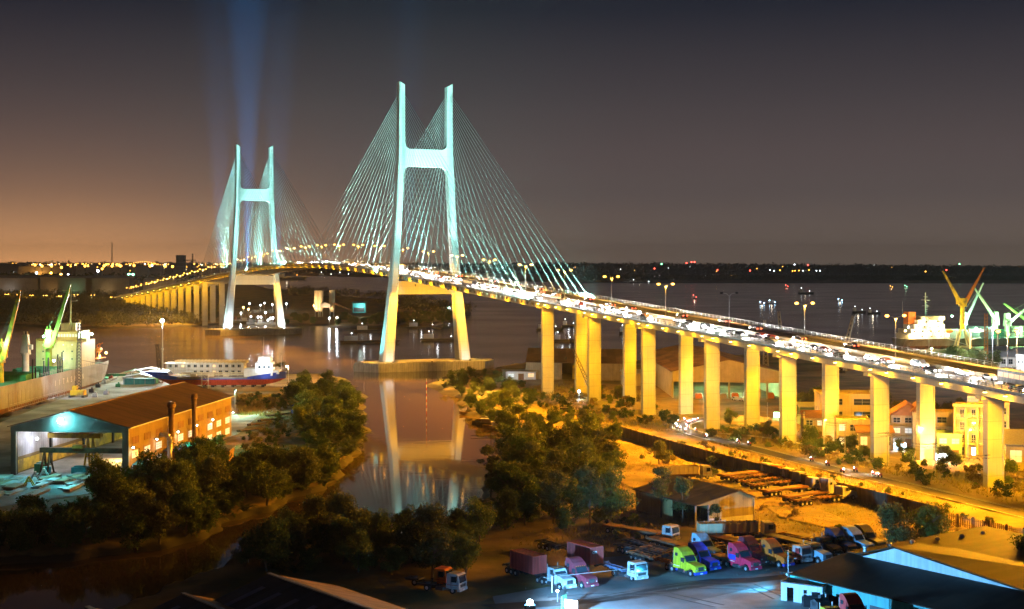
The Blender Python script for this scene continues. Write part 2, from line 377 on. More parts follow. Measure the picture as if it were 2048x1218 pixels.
def leg_mesh(mb, sg):
    lv = [(4.0,19.6,5.8,8.6), (20,18.1,5.0,6.9), (44,15.9,3.9,5.2), (70,14.0,3.5,4.9), (98,12.5,3.3,4.8), (107,12.2,3.2,4.7), (138.2,12.2,2.9,4.4)]
    rings = []
    for z, t, wt, wl in lv:
        c = min(wt, wl)*.16                          # chamfered corners
        r = [(wl/2,-wt/2+c),(wl/2,wt/2-c),(wl/2-c,wt/2),(-wl/2+c,wt/2),(-wl/2,wt/2-c),(-wl/2,-wt/2+c),(-wl/2+c,-wt/2),(wl/2-c,-wt/2)]
        rings.append([(s, sg*t + tt, z) for s, tt in r])
    rings[-1] = [(s, t, 138.2 + sg*(t - sg*12.2)*.55) for s, t, z in rings[-1]]   # raked top
    vs = [p for r in rings for p in r]; fs = []
    for i in range(len(rings)-1):
        for k in range(8): fs.append((i*8+k, i*8+(k+1) % 8, (i+1)*8+(k+1) % 8, (i+1)*8+k))
    fs += [tuple(range(8))[::-1], tuple(range(len(vs)-8, len(vs)))]
    mb.add(vs, fs)
def beam(mb, z0, z1, ta, tb, wl, fil):               # cross beam with rounded haunches above and below
    pts = []
    def arc(c, r, a0, a1): return [(c[0]+r*math.cos(math.radians(a0+(a1-a0)*i/6)), c[1]+r*math.sin(math.radians(a0+(a1-a0)*i/6))) for i in range(7)]
    t0 = ta
    top = [(-t0-.4, z1+fil)] + arc((-t0+fil, z1+fil), fil, 180, 270) + arc((t0-fil, z1+fil), fil, 270, 360) + [(t0+.4, z1+fil)]
    t1 = tb
    bot = [(t1+.4, z0-fil)] + arc((t1-fil, z0-fil), fil, 0, 90) + arc((-t1+fil, z0-fil), fil, 90, 180) + [(-t1-.4, z0-fil)]
    mb.ext([(-wl/2, t, z) for t, z in top+bot], (wl, 0, 0))
NC = 17
for k, s0 in enumerate((0, -380)):
    p = bpy.data.objects.new('pylon', None); C.objects.link(p); p.parent = main; p.location = (s0, 0, 0)
    for sg in (-1, 1):
        m = MB(); leg_mesh(m, sg); m.build('leg', M_pyl, p)
    m = MB(); beam(m, 98.2, 106.6, 10.6, 10.9, 4.0, 2.6); m.build('upper_crossbeam', M_pyl, p)
    m = MB(); m.hexa([(x, t, 36.6) for x, t in ((-2.2,-14.6),(2.2,-14.6),(2.2,14.6),(-2.2,14.6))], [(x, t, 43.0) for x, t in ((-2.2,-14.2),(2.2,-14.2),(2.2,14.2),(-2.2,14.2))])
    m.build('lower_crossbeam', M_pyl, p)
    m = MB(); hexp = [(-11,-27),(0,-36),(11,-27),(11,27),(0,36),(-11,27)]
    m.prism(hexp, -2, 4.0); m.prism([(x*.93, y*.97) for x, y in hexp], 4.0, 4.35)
    for t in frange(-26, 26, 4.0):
        m.box((11.12, t, 1.6), (.25, .35, 4.2))
    m.build('pile_cap', M_conc2, p)
    stuff = MB()
    for side in (-1, 1):
        for fan in (1, -1):                          # toward the approach / toward midspan, mirrored for the far pylon
            for i in range(NC):
                ds = 13 + i*(10.4 if (fan == (-1 if k == 0 else 1)) else 9.3)
                if fan == (1 if k == 0 else -1) and i > 12: ds = 13 + 12*9.3 + (i-12)*7.6
                zt = 109.5 + (i/(NC-1))**.85*25
                s = s0 + fan*ds
                a = (fan*1.6, side*12.2, zt); e = (fan*ds, side*13.0, DZ(s)+.2)
                if k == 1 and side == 1: stuff.cyl(a, e, .13, .13, 5, False)
                else:
                    m = MB(); m.cyl(a, e, .12 if k == 0 else .13, None, 5, False); m.cyl(e, Vector(e).lerp(Vector(a), .02), .3, .3, 6)
                    m.build('stay_cable', M_cable, p)
    if stuff.v: kind(stuff.build('stay_cable', M_cable, p), 'stuff')

# approach viaducts, each a thing of its own
PIERS = [160.4 + 40.0*i for i in range(0, 12)]
FARP = [-537.5 - 40.0*i for i in range(13)]
def pier(root, s, top_off, base):
    for sg in (-1, 1):
        m = MB(); zt = DZ(s) - top_off
        m.box((s, sg*7.0, (zt+base)/2), (1.5, 4.6, zt-base))
        pr_ = m.build('pier', M_conc, root)
        q = MB(); q.cyl((s+.85, sg*7.0+1.9, zt), (s+.85, sg*7.0+1.9, base), .09, None, 6); q.build('drain_pipe', M_steel, pr_)
        q = MB(); q.box((s, sg*7.0-1.2, zt+.09), (1.0,1.0,.2)); q.box((s, sg*7.0+1.2, zt+.09), (1.0,1.0,.2)); kind(q.build('bearing', M_dark, pr_), 'stuff')
    m = MB(); m.box((s, 0, DZ(s)-2.3-.47), (2.0, 22.4, .86)); m.build('crosshead', M_conc, root)
near = bthing('approach_viaduct', 'long concrete viaduct on paired slab piers descending to the right from the bridge', 'viaduct')
deck_parts(near, 162, 632, True)
for s in PIERS: pier(near, s, 3.25, .4)
far = bthing('approach_viaduct', 'distant concrete viaduct on yellow lit piers running off left beyond the far tower', 'viaduct')
deck_parts(far, -1090, -542, True)
for s in FARP: pier(far, s, 3.25, .4)

GAM = (1,.39,.008)
# floodlights under the deck edge that wash the piers
def pier_lamp(root, s, sg, W, aim_s, pr=True):
    z = DZ(s) - 1.1
    m = MB(); m.box((s, sg*12.5, z+.15), (.5, .5, .3)); m.cyl((s, sg*12.5, z+.3), (s, sg*12.5, DZ(s)-.5), .06, None, 5)
    f = m.build('floodlight', M_dark, root)
    q = MB(); q.box((s, sg*12.42, z-.06), (.55, .55, .12)); q.build('lamp_glass', E_fly, f)
    if W: spot('pier_light', (s, sg*12.6, z-.2), (aim_s, sg*7.0, z-17), W, FLY, 135, .6, .35, root)
E_fly = em('yellow_flood_lamp', (1,.72,.12), 40)
for s in PIERS:
    for sg in (-1, 1):
        for j, ds in enumerate((9.6, 19.4, 29.2, 3.4)):
            if s + ds > 630 or (sg > 0 and j > 1): continue
            pier_lamp(near, s+ds, sg, (22000 if j == 0 else 0), s)
            if j == 1: spot('pier_light', (s+ds, sg*12.6, DZ(s+ds)-1.4), (s, sg*7.0, 4), 50000, FLY, 60, .8, .4, near)
            if (sg < 0 and j in (0, 2) and s < 410): spot('ground_fill', (s+ds, -13.4, DZ(s+ds)-1.6), (s+ds+4, -78, 0), 290000, GAM, 100, .7, .5, near)  # fill spot added to brighten the field
            if sg > 0 and j == 0: spot('ground_fill', (s+ds, 13.4, DZ(s+ds)-1.6), (s+ds, 30, 0), 36000, GAM, 150, .5, .5, near)  # fill spot added to brighten the house side
# small lights that graze the girder web beside each fixture
for s in PIERS:
    for ds in (9.6, 19.4, 29.2, 36.5):
        if s+ds < 478: point('girder_light', (s+ds, -12.3, DZ(s+ds)-1.25), 520, FLY, .2, near)
for s in FARP:
    for sg in (-1, 1):
        pier_lamp(far, s-7, sg, 0, s)
        # the far viaduct is lit from the camera side: floods on the near edge of each span
    spot('pier_light', (s+15, -14.4, DZ(s)-2.4), (s, -6.5, DZ(s)-16), 22000, FLY, 130, .6, .4, far)
for s in frange(170, 478, 30)[:-1]:
    pass
# edge strip lights below the main deck
for s in frange(-520, 150, 15):
    spot('edge_light', (s, -14.4, DZ(s)-2.4), (s, -11.5, DZ(s)-1.7), 900, FLY, 150, .6, .3, main)

# tower floodlighting
def tower_lights(s0, e):
    r = main
    for sg in (-1, 1):
        for fs in (-1, 1):
            spot('tower_flood', (s0+fs*20, sg*5.0, DZ(s0)+1.2), (s0, sg*12.3, 92), 300000*e, CYA, 62, .7, .5, r)
            spot('tower_flood', (s0+fs*58, sg*4.0, DZ(s0)+1.2), (s0+fs*3, sg*12.3, 112), 700000*e, CYA, 50, .8, .5, r)
        spot('tower_flood', (s0-4, sg*29, 5.4), (s0, sg*15, 60), 60000*e, CYA, 80, .8, .4, r)
    spot('beam_flood', (s0+14, 0, DZ(s0)+2), (s0, 0, 102), 36000*e, CYA, 60, .7, .4, r)
    for fs in (-1, 1):                               # spots added to brighten the cables
        for sg in (-1, 1):
            spot('cable_fill', (s0+fs*34, sg*14.3, DZ(s0)+.3), (s0+fs*50, sg*12.5, 84), 760000*e, CYA, 120, .8, .5, r)
tower_lights(0, .26); tower_lights(-380, .28)
for s0, t0, w in ((-380,0,2.7e8), (-380,-21,.6e8), (-380,23,.6e8), (0,0,.5e8)):    # light that misses the tower and goes on up into the hazy air
    spot('sky_flood', (s0-24, t0, DZ(s0)+1.5), (s0-24, t0, 260), w, (.01,.34,1), 11.5 if t0 == 0 else 14, 1.0, .8, main)
for s in frange(-560, 140, 70):                      # amber spots added under the edge to brighten the water
    spot('water_fill', (s, -14.2, DZ(s)-2.8), (s+10, -60, 0), 520000, SOD, 120, .8, .5, main)
# near tower: amber light on the lower legs, teal on the outer side; far tower: white light at the foot
spot('leg_flood', (26, -14, 41), (2, -18.5, 18), 150000, SOD, 75, .6, .5, main)
spot('leg_flood', (26, 14, 41), (2, 18.5, 18), 150000, SOD, 75, .6, .5, main)
spot('leg_flood', (10, 0, 4.9), (0, 0, 42), 330000, (1,.42,.01), 76, .6, .5, main)
spot('leg_flood', (-6, -33, 5.2), (0, -18, 24), 26000, TEA, 80, .6, .4, main)
for sg in (-1, 1):
    spot('foot_flood', (9.5, sg*19.5, 5.0), (2.5, sg*19.2, 9), 900, (.55,.8,1), 100, .6, .3, main)
    spot('foot_flood', (-380+10.2, sg*20, 5.0), (-380+2, sg*18.8, 15), 26000, (.75,.95,1), 110, .7, .3, main)
    spot('foot_flood', (-380-3, sg*31, 5.0), (-380, sg*19, 13), 12000, (.75,.95,1), 100, .7, .3, main)
spot('leg_flood', (-380+24, 14, 41), (-380, 17.5, 24), 60000, SOD, 60, .6, .5, main)
spot('leg_flood', (-380+10, 0, 4.9), (-380, 0, 41), 130000, (1,.55,.1), 76, .6, .5, main)
for k, (s0, fs, s1) in enumerate(((0,1,160),(-380,1,-225),(0,-1,-120))):   # spots added at the cable feet to brighten the whole fan
    for sg in (-1, 1): spot('cable_fill', (s1, sg*14.3, DZ(s1)+.4), (s0+fs*45, sg*12.6, 96), (1200000,1100000,500000)[k], CYA, 60, .9, .5, main)
spot('shed_fill', (PIERS[7]+20, -13.6, DZ(PIERS[7])-1.5), (PIERS[7]-24, -92, 3), 400000, GAM, 34, .8, .5, near)  # narrow spot added to brighten the yard shed gable
def foot_lamp(s, t):
    m = MB(); m.box((s, t, 4.65), (.6, .6, .5)); m.build('foot_lamp', E_whi, main)
for s, t in ((-369.8,-20),(-369.8,20)): foot_lamp(s, t)

for l_ in [c for c in main.children if c.type == 'LIGHT' and c.data.type == 'SPOT' and 'sky' not in c.name and 'edge' not in c.name]:   # added housings, so each spot has a body behind it
    d_ = l_.rotation_euler.to_matrix() @ Vector((0, 0, -1)); c_ = l_.location - d_*.55; m = MB(); m.box(c_, (.6,.6,.5)); m.cyl(c_-Vector((0,0,.2)), c_-Vector((0,0,.9)), .08, None, 5); m.build('floodlight', M_dark, main)
# ---------------------------------------------------------------- street lamps of the bridge
def lamp_double(name, label, group, h=10.4, arm=2.3, lit=(1,1), mat=None):
    t = thing(name, label, 'street lamp', group=group)
    m = MB(); m.cyl((0,0,0), (0,0,h-.9), .14, .08, 6); m.cyl((0,0,0), (0,0,.9), .22, .2, 6); m.build('pole', M_steel, t)
    for sg, on in zip((-1, 1), lit):
        a = MB(); a.tube([(0,0,h-1.0),(0,sg*.9,h-.25),(0,sg*arm,h)], .06, 5); ar = a.build('arm', M_steel, t)
        q = MB(); q.ball((0, sg*(arm+.35), h+.02), .58, 8, (.6,1.1,.6)); q.build('lamp_head', (mat or E_sod) if on else M_dark, ar)
    return t
lampA = lamp_double('street_lamp', 'twin armed street lamp with two bright amber heads in the bridge median', 'lit twin street lamps along the bridge median')
spot('lamp_light', (0, 0, 9.8), (0, 0, 0), 26000, SOD, 152, .35, .5, lampA)
first = True
for k in range(-28, 16):
    s = 5 + 39.4*k - (2 if k > 3 else 0)
    if s < -1085: continue
    loc = B(s, 0, DZ(s)+.8)
    if k == 7:
        o = lamp_double('street_lamp', 'twin armed street lamp on the viaduct with both heads dark', None, lit=(0,0)); o.location = loc; o.rotation_euler = (0,0,BA); continue
    if first: o = lampA; o.location = loc; o.rotation_euler = (0, 0, BA); first = False
    else: o = dup(lampA, loc, BA)
# the road that runs on beyond the far viaduct, its lamps curving away to the left
lampB = lamp_double('street_lamp', 'small far amber street lamp beyond the left end of the viaduct', 'far street lamps along the road curving left', 10.5, 2.6, mat=em('sodium_lamp_far', (1,.44,.06), 9))
point('lamp_light', (0, 0, 10.2), 9000, SOD, .5, lampB)
for i in range(26):
    u = i/25; x = -492 - 520*u - 60*math.sin(u*3.1); y = 1725 + 760*u**1.15
    if i == 0: lampB.location = (x, y, GZ)
    else: dup(lampB, (x, y, GZ + (2 if i < 3 else 0)), random.random()*.3-.5)
# ================================================================ vegetation
def quads_mesh(name, V, mat):                        # V: (n,4,3)
    n = len(V); me = bpy.data.meshes.new(name)
    me.vertices.add(n*4); me.vertices.foreach_set('co', V.reshape(-1).astype(np.float32))
    me.loops.add(n*4); me.loops.foreach_set('vertex_index', np.arange(n*4, dtype=np.int32))
    me.polygons.add(n); me.polygons.foreach_set('loop_start', np.arange(0, n*4, 4, dtype=np.int32)); me.polygons.foreach_set('loop_total', np.full(n, 4, np.int32))
    me.materials.append(mat); me.update(calc_edges=True); me.validate(); return me
def leaves(centers, size, rng, droop=.0):            # a leaf-clump quad at every centre
    n = len(centers); a = rng.normal(size=(n,3)); a /= np.linalg.norm(a, axis=1)[:,None]
    b = rng.normal(size=(n,3)); b -= a*(a*b).sum(1)[:,None]; b /= np.linalg.norm(b, axis=1)[:,None]
    a[:,2] -= droop; a /= np.linalg.norm(a, axis=1)[:,None]
    s = size*rng.uniform(.55,1.35,(n,1)); w = s*rng.uniform(.35,.6,(n,1))
    c = centers
    return np.stack([c-a*s*.5, c+b*w*.5, c+a*s*.5, c-b*w*.5], 1)
def crown_pts(rng, lobes, n):
    pts = []; vol = np.array([l[3]*l[4]*l[5] for l in lobes]); k = (vol**.67/(vol**.67).sum()*n).astype(int)
    for (x,y,z,rx,ry,rz), m in zip(lobes, k):
        d = rng.normal(size=(m,3)); d /= np.linalg.norm(d, axis=1)[:,None]
        r = rng.uniform(.15,1,(m,1))**.5*rng.uniform(.85,1.25,(m,1)); r *= 1 + .35*np.sin(d[:,:1]*5+x)*np.cos(d[:,1:2]*6+y)
        q = d*r*np.array([rx,ry,rz]) + np.array([x,y,z]); pts.append(q)
    return np.concatenate(pts)
def lobed(rng, h, r, zlo, nl):
    ls = []
    for i in range(nl):
        a = rng.uniform(0, 6.28); q = r*rng.uniform(.1,.78); z = rng.uniform(zlo, h*.88); f = 1-.45*abs((z-zlo)/(h-zlo)-.45)
        rr = r*rng.uniform(.2,.5); ls.append((q*math.cos(a)*f, q*math.sin(a)*f, z, rr, rr, rr*rng.uniform(.6,.85)))
    return ls
L_dark = leafmat('mangrove_leaves', (.06,.10,.022))
L_olive = leafmat('olive_leaves', (.105,.14,.024))
L_gum = leafmat('slender_tree_leaves', (.10,.115,.035))
L_dry = leafmat('dry_scrub_leaves', (.20,.155,.045))
L_fresh = leafmat('bright_leaves', (.10,.15,.035))
L_palm = leafmat('palm_fronds', (.07,.095,.03))
L_grass = leafmat('grass_blades', (.27,.215,.06), .2)
L_forest = leafmat('far_forest_leaves', (.10,.10,.045))
def trunk_mb(rng, h, r, limbs, spread, ztop):
    m = MB(); lean = rng.normal(0,.06,2); top = (lean[0]*h, lean[1]*h, ztop)
    mid = (top[0]*.4+rng.normal(0,.15), top[1]*.4+rng.normal(0,.15), ztop*.5)
    m.cyl((0,0,-.3), mid, r, r*.7, 7); m.cyl(mid, top, r*.7, r*.3, 7)
    for i in range(limbs):
        a = rng.uniform(0,6.28); z0 = rng.uniform(.35,.8); b0 = Vector(mid).lerp(Vector(top), max(0,(z0-.5)*2)) if z0 > .5 else Vector((0,0,0)).lerp(Vector(mid), z0*2)
        e = b0 + Vector((math.cos(a)*spread*rng.uniform(.5,.9), math.sin(a)*spread*rng.uniform(.5,.9), h*rng.uniform(.12,.3)))
        m.cyl(b0, e, r*.35, r*.1, 5)
    return m
PROTO = {}
def make_tree(key, name, h, r, zlo, nl, n, leaf, mat, seed, limbs=6, tr=.22):
    rng = np.random.default_rng(seed); t = bpy.data.objects.new(name, None)
    tk = trunk_mb(rng, h, tr, limbs, r, h*.75).build('trunk', M_bark); C.objects.unlink(tk); tk.parent = t
    me = quads_mesh('crown', leaves(crown_pts(rng, lobed(rng, h, r, zlo, nl), n), leaf, rng, .3), mat)
    c = bpy.data.objects.new('crown', me); c.parent = t; PROTO[key] = (t, [tk, c])
def place(key, x, y, z, s, rz, label, group, sz=None, cat='tree'):
    t, ch = PROTO[key]; o = t.copy(); C.objects.link(o); o.location = (x, y, z); o.rotation_euler = (0,0,rz); o.scale = (s, s, sz or s)
    tag(o, label, cat, group)
    for c in ch: d = c.copy(); C.objects.link(d); d.parent = o
    return o
for i in range(3):
    make_tree(f'mang{i}', 'mangrove_tree', 6, 3.6, .7, 17, 4200, .46, (L_dark, L_olive, L_dark)[i], 10+i, 5, .16)
    make_tree(f'broad{i}', 'broadleaf_tree', 10, 4.6, 2.2, 22, 5600, .50, (L_olive, L_dark, L_gum)[i], 20+i, 8, .26)
make_tree('gum0', 'slender_tree', 11, 2.9, 4.0, 15, 3600, .42, L_gum, 31, 7, .17)
make_tree('gum1', 'slender_tree', 10, 2.6, 3.2, 13, 3200, .42, L_gum, 32, 7, .16)
make_tree('round', 'broadleaf_tree', 5, 2.4, 1.0, 9, 1300, .5, L_fresh, 35, 5, .14)
for i in range(3):                                   # shrubs: one tangle of twigs and leaves
    rng = np.random.default_rng(40+i)
    me = quads_mesh('shrub', leaves(crown_pts(rng, lobed(rng, 1.9, 1.5, .25, 8), 520), .38, rng), (L_olive, L_dry, L_dark)[i])
    o = bpy.data.objects.new('shrub', me); PROTO[f'shrub{i}'] = (o, [])
def frond_quads(rng, n, L, rise):
    Q = []
    for i in range(n):
        a = 6.28*i/n + rng.uniform(-.3,.3); el = rng.uniform(.75,1.35); l = L*rng.uniform(.75,1.1); d = np.array([math.cos(a), math.sin(a), 0])
        prev = np.array([0,0,rise]) + d*.2; K = 12; sd = np.array([-d[1], d[0], 0])
        for k in range(K):
            th = el - 1.75*((k+.5)/K)**1.4
            nxt = prev + (d*math.cos(th) + np.array([0,0,math.sin(th)]))*l/K
            w = .75*math.sin(math.pi*min(.98,(k+1.2)/(K+1)))+.12
            for sg in (-1, 1):
                tip = (prev+nxt)/2 + sd*sg*w + (nxt-prev)*.9 - np.array([0,0,.28*w]); Q.append(np.stack([prev, nxt, tip+(nxt-prev)*.15, tip]))
            prev = nxt
    return np.array(Q)
for i in range(2):
    rng = np.random.default_rng(50+i)
    t = bpy.data.objects.new('nipa_palm', quads_mesh('nipa_palm', frond_quads(rng, 13, 5.0, .2), L_palm)); PROTO[f'nipa{i}'] = (t, [])
rng = np.random.default_rng(60); t = bpy.data.objects.new('palm_tree', None)
tk = MB(); tk.cyl((0,0,-.2),(.3,.1,5.2),.2,.14,7); tk = tk.build('trunk', M_bark); C.objects.unlink(tk); tk.parent = t; tk.location = (0,0,0)
cr = bpy.data.objects.new('crown', quads_mesh('crown', frond_quads(rng, 15, 3.6, 5.2), L_palm)); cr.parent = t; PROTO['palm'] = (t, [tk, cr])

def in_poly(x, y, pl):
    c = False
    for (ax, ay), (bx, by) in zip(pl, pl[1:]+pl[:1]):
        if (ay > y) != (by > y) and x < (bx-ax)*(y-ay)/(by-ay)+ax: c = not c
    return c
def scatter(px_poly, spacing, rnd, z=GZ, need_land=True):   # jittered points on the ground inside an outline
    pl = [P(x, y, z) for x, y in px_poly]; xs = [p[0] for p in pl]; ys = [p[1] for p in pl]; out = []
    y = min(ys)
    while y < max(ys):
        x = min(xs)
        while x < max(xs):
            q = (x+rnd.uniform(-.45,.45)*spacing, y+rnd.uniform(-.45,.45)*spacing)
            if in_poly(*q, pl): out.append(q)
            x += spacing
        y += spacing*.9
    if need_land and out:
        a = np.array(out); sd = land_sd(a[:,0], a[:,1]); out = [q for q, d in zip(out, sd) if d > -.5]
    return out
def wood(px_poly, spacing, keys, s0, s1, label, group, seed, cat='tree', sz=None, z=GZ-.15):
    rnd = random.Random(seed)
    for x, y in scatter(px_poly, spacing, rnd):
        s = rnd.uniform(s0, s1); place(rnd.choice(keys), x, y, z, s, rnd.uniform(0, 6.28), label, group, s*rnd.uniform(.85,1.2), cat)
MG = ['mang0','mang1','mang2']; BR = ['broad0','broad1','broad2']; NP = ['nipa0','nipa1']; SH = ['shrub0','shrub1','shrub2']
G1 = 'dark bushy trees on the left creek bank'
wood([(585,800),(640,770),(700,775),(724,830),(726,870),(690,935),(640,975),(590,980),(600,900)], 5.0, MG+NP+NP, .5, 1.2, 'olive mangrove lit amber on the left bank of the creek', 'mangroves lit amber on the left creek bank', 101)
wood([(470,1040),(560,1005),(640,975),(600,935),(480,940),(380,960),(270,975),(180,1000),(170,1040),(300,1092),(400,1066)], 5.4, MG+BR+MG+NP, .5, 1.05, 'dark leafy tree on the shadowed left bank of the creek', G1, 102)
wood([(-20,1060),(170,1045),(320,1090),(200,1112),(0,1128),(-40,1128)], 6.5, MG, .7, 1.2, 'nearly black bushy tree in the dark corner of the left bank', 'nearly black trees in the dark left corner', 103)
G2 = 'dark trees along the near side of the creek'
wood([(470,1128),(560,1085),(640,1068),(800,1066),(900,1062),(960,1060),(960,1140),(880,1160),(760,1150),(640,1140),(520,1160)], 5.6, MG+BR+NP, .5, 1.0, 'dark tree in the unlit thicket along the near side of the creek', G2, 104)
wood([(470,1140),(520,1110),(600,1090),(560,1140),(480,1165)], 7.0, NP, .8, 1.1, 'dark spiky nipa palm by the near creek bank', 'nipa palms by the near creek bank', 105)
G3 = 'tall trees between the creek and the truck yard'
wood([(985,965),(1060,905),(1150,905),(1230,925),(1225,1040),(1150,1065),(1000,1060),(975,1010)], 6.6, BR+['mang1','gum0','nipa0'], .6, 1.2, 'tall bushy tree in the grove between the creek and the truck yard', G3, 106)
wood([(1040,865),(1090,850),(1190,850),(1240,880),(1220,905),(1060,900)], 6.0, MG+BR+NP, .35, .72, 'amber lit bushy tree beyond the grove', 'amber lit trees beyond the grove', 107)
wood([(868,762),(960,748),(1040,765),(1075,800),(1050,822),(985,838),(950,822),(940,800),(895,780)], 6.5, MG+NP+NP, .38, .85, 'amber lit mangrove on the point beyond the creek mouth', 'mangroves on the point beyond the creek mouth', 108)
wood([(985,850),(1040,835),(1075,850),(1060,890),(1015,905)], 6.0, NP+MG, .6, .9, 'spiky creekside plant above the moored boats', 'creekside plants above the moored boats', 109)
def one(key, px, py, s, label, seed=0, sz=None, group=None): x, y = P(px, py); return place(key, x, y, GZ-.1, s, seed*1.7, label, group, sz)
one('gum0', 1322, 1035, .95, 'slender gum like tree, taller of the two left of the small shed', 1)
one('gum1', 1366, 1045, .92, 'slender gum like tree standing close to the left wall of the small shed', 2)
one('gum1', 1432, 1062, .55, 'small leafy tree hiding the doorway of the small shed', 3)
one('broad2', 1318, 930, .62, 'lone bushy tree in the dry field by the boundary wall', 4)
one('broad0', 1215, 1052, 1.15, 'tall spreading tree with pale bare stems at the right edge of the grove', 5)
one('gum0', 1180, 1060, 1.15, 'tall thin tree with bare pale trunk at the edge of the grove', 6)
one('broad2', 1795, 1108, .88, 'dense rounded tree beside the dark sleeper truck', 7)
one('broad0', 1858, 1106, .90, 'dense rounded tree beside the big foreground roof', 8)
one('broad1', 2062, 1165, .75, 'dark tree cut off by the right edge of the picture', 9)
one('round', 395, 905, .95, 'rounded shrubby tree glowing green beside the long shed', 10)
one('mang0', 432, 905, .75, 'dark bush in front of the long shed', 11)
one('round', 440, 895, .8, 'bush lit amber near the far end of the long shed', 12)
for i, (px, py, s) in enumerate(((560,762,1.05),(610,772,.95),(640,780,1.0),(585,790,.9),(650,800,1.0))):
    one(('palm','broad0','mang1','mang0','broad1')[i], px, py, s*(.75 if i else 1.1), ('tall palm behind the white ship bridge','bushy tree right of the beached ship stern','small mangrove beside the amber lit bank','low dark bush below the ship stern','bushy tree leaning over the creek mouth')[i], i)
# trees beyond the viaduct
rnd = random.Random(5)
for px, py, s in ((1610,838,.95),(1640,826,1.05),(1590,846,.8),(1720,838,.85),(1760,830,.9),(1790,850,.85),(1870,855,.9),(1890,850,.8),(1925,840,.8),(1700,830,.7)):
    one(rnd.choice(BR), px, py, s*.9, 'broad tree rising behind the houses under the viaduct', px, None, 'broad trees behind the houses under the viaduct')
for px, py, s in ((1085,800,.5),(1235,800,.55),(1262,812,.6),(1225,840,.5),(1330,842,.65),(1345,850,.6),(1460,850,.55),(1475,880,.5),(1535,872,.5),(1620,892,.6),(1640,896,.5),(1700,905,.5),(1800,905,.6),(1820,915,.5),(1895,935,.55),(1915,930,.5)):
    one(rnd.choice(MG+BR), px, py, s, 'low bushy tree among the viaduct piers', px, None, 'low bushy trees among the viaduct piers')
for px, py, s in ((1880,742,1.0),(1900,735,1.1),(1925,742,1.2),(1945,738,1.0),(1960,748,1.1),(1990,735,.9),(1870,735,.8),(1980,760,.9)):
    one(rnd.choice(BR), px, py, s, 'dark tree between the viaduct railing and the moored cargo ship', px, None, 'dark trees in front of the moored cargo ship')
wood([(715,885),(690,938),(640,980),(565,1008),(470,1042),(400,1072),(405,1062),(470,1028),(560,995),(640,962),(685,925),(705,880)], 3.4, NP+NP+['shrub2'], .35, .75, 'low nipa palm along the left water edge of the creek', 'low nipa palms along the left water edge', 111, 'palm')
wood([(480,1105),(560,1070),(620,1058),(700,1060),(800,1058),(880,1050),(930,1036),(955,1005),(970,1000),(950,1040),(890,1064),(800,1070),(700,1072),(560,1085),(500,1115)], 3.6, NP+NP+['shrub0'], .4, .85, 'low nipa palm along the near water edge of the creek', 'low nipa palms along the near water edge', 112, 'palm')
wood([(852,772),(884,786),(926,796),(934,815),(955,832),(990,850),(1005,880),(1016,920),(985,955),(1000,960),(1030,920),(1020,880),(1000,845),(960,826),(945,805),(900,788),(870,772)], 4.0, NP+['mang0','shrub1'], .35, .8, 'low plant along the right water edge of the creek', 'low plants along the right water edge', 113, 'plant')
GS = 'shrubs in the dry field and among the piers'
for poly, sp, s0, s1, seed in (([(1060,800),(1200,770),(1340,830),(1345,850),(1260,850),(1080,830)], 9, .8, 1.7, 201), ([(1270,880),(1420,925),(1600,970),(1560,990),(1400,945),(1290,930)], 9, .6, 1.3, 202),
        ([(1390,870),(1540,900),(1740,945),(1960,1000),(2048,990),(2048,940),(1900,935),(1700,900),(1500,860)], 7, .7, 1.8, 203), ([(1510,1030),(1560,1040),(1760,1090),(1700,1070),(1520,1010)], 7, .5, 1.0, 204),
        ([(1250,876),(1420,918),(1600,962),(1760,1002),(1900,1040),(2048,1074),(2048,1050),(1900,1012),(1700,962),(1500,912),(1380,880)], 7, .4, 1.0, 209), ([(1890,1060),(2048,1085),(2100,1100),(1900,1105)], 5, .5, 1.1, 205), ([(1230,1010),(1300,1060),(1260,1090),(1180,1085)], 5, .6, 1.2, 206), ([(470,880),(560,830),(600,860),(560,900),(480,920)], 6, .6, 1.2, 207),
        ([(470,795),(640,795),(600,825),(480,815)], 5, .7, 1.3, 208)):
    wood(poly, sp, SH, s0, s1, 'dry scrubby shrub growing in rough ground', GS, seed, 'shrub')

# grass nobody could count
def grass(name, px_polys, per, h, mat, seed):
    rng = np.random.default_rng(seed); rnd = random.Random(seed); Q = []
    for poly, sp, hh in px_polys:
        pts = np.array(scatter(poly, sp, rnd))
        if not len(pts): continue
        dens = np.sin(pts[:,0]*.11)+np.sin(pts[:,1]*.07+pts[:,0]*.05)+rng.normal(0,.6,len(pts)); pts = pts[dens > -.5]
        for k in range(per):
            n = len(pts); b = np.c_[pts + rng.normal(0,.35*sp,(n,2)), np.full(n, GZ-.1)]; a = rng.uniform(0,6.28,n); d = np.c_[np.cos(a), np.sin(a), np.zeros(n)]
            l = hh*h*rng.uniform(.4,1.3,(n,1)); w = .35*l
            top = b + np.c_[d[:,:2]*l*rng.uniform(.2,.8,(n,1)), l]; Q.append(np.stack([b-d[:,[1,0,2]]*w*.5, b+d[:,[1,0,2]]*w*.5, top+d*w*.3, top], 1))
    o = bpy.data.objects.new(name, quads_mesh(name, np.concatenate(Q), mat)); C.objects.link(o); kind(o, 'stuff')
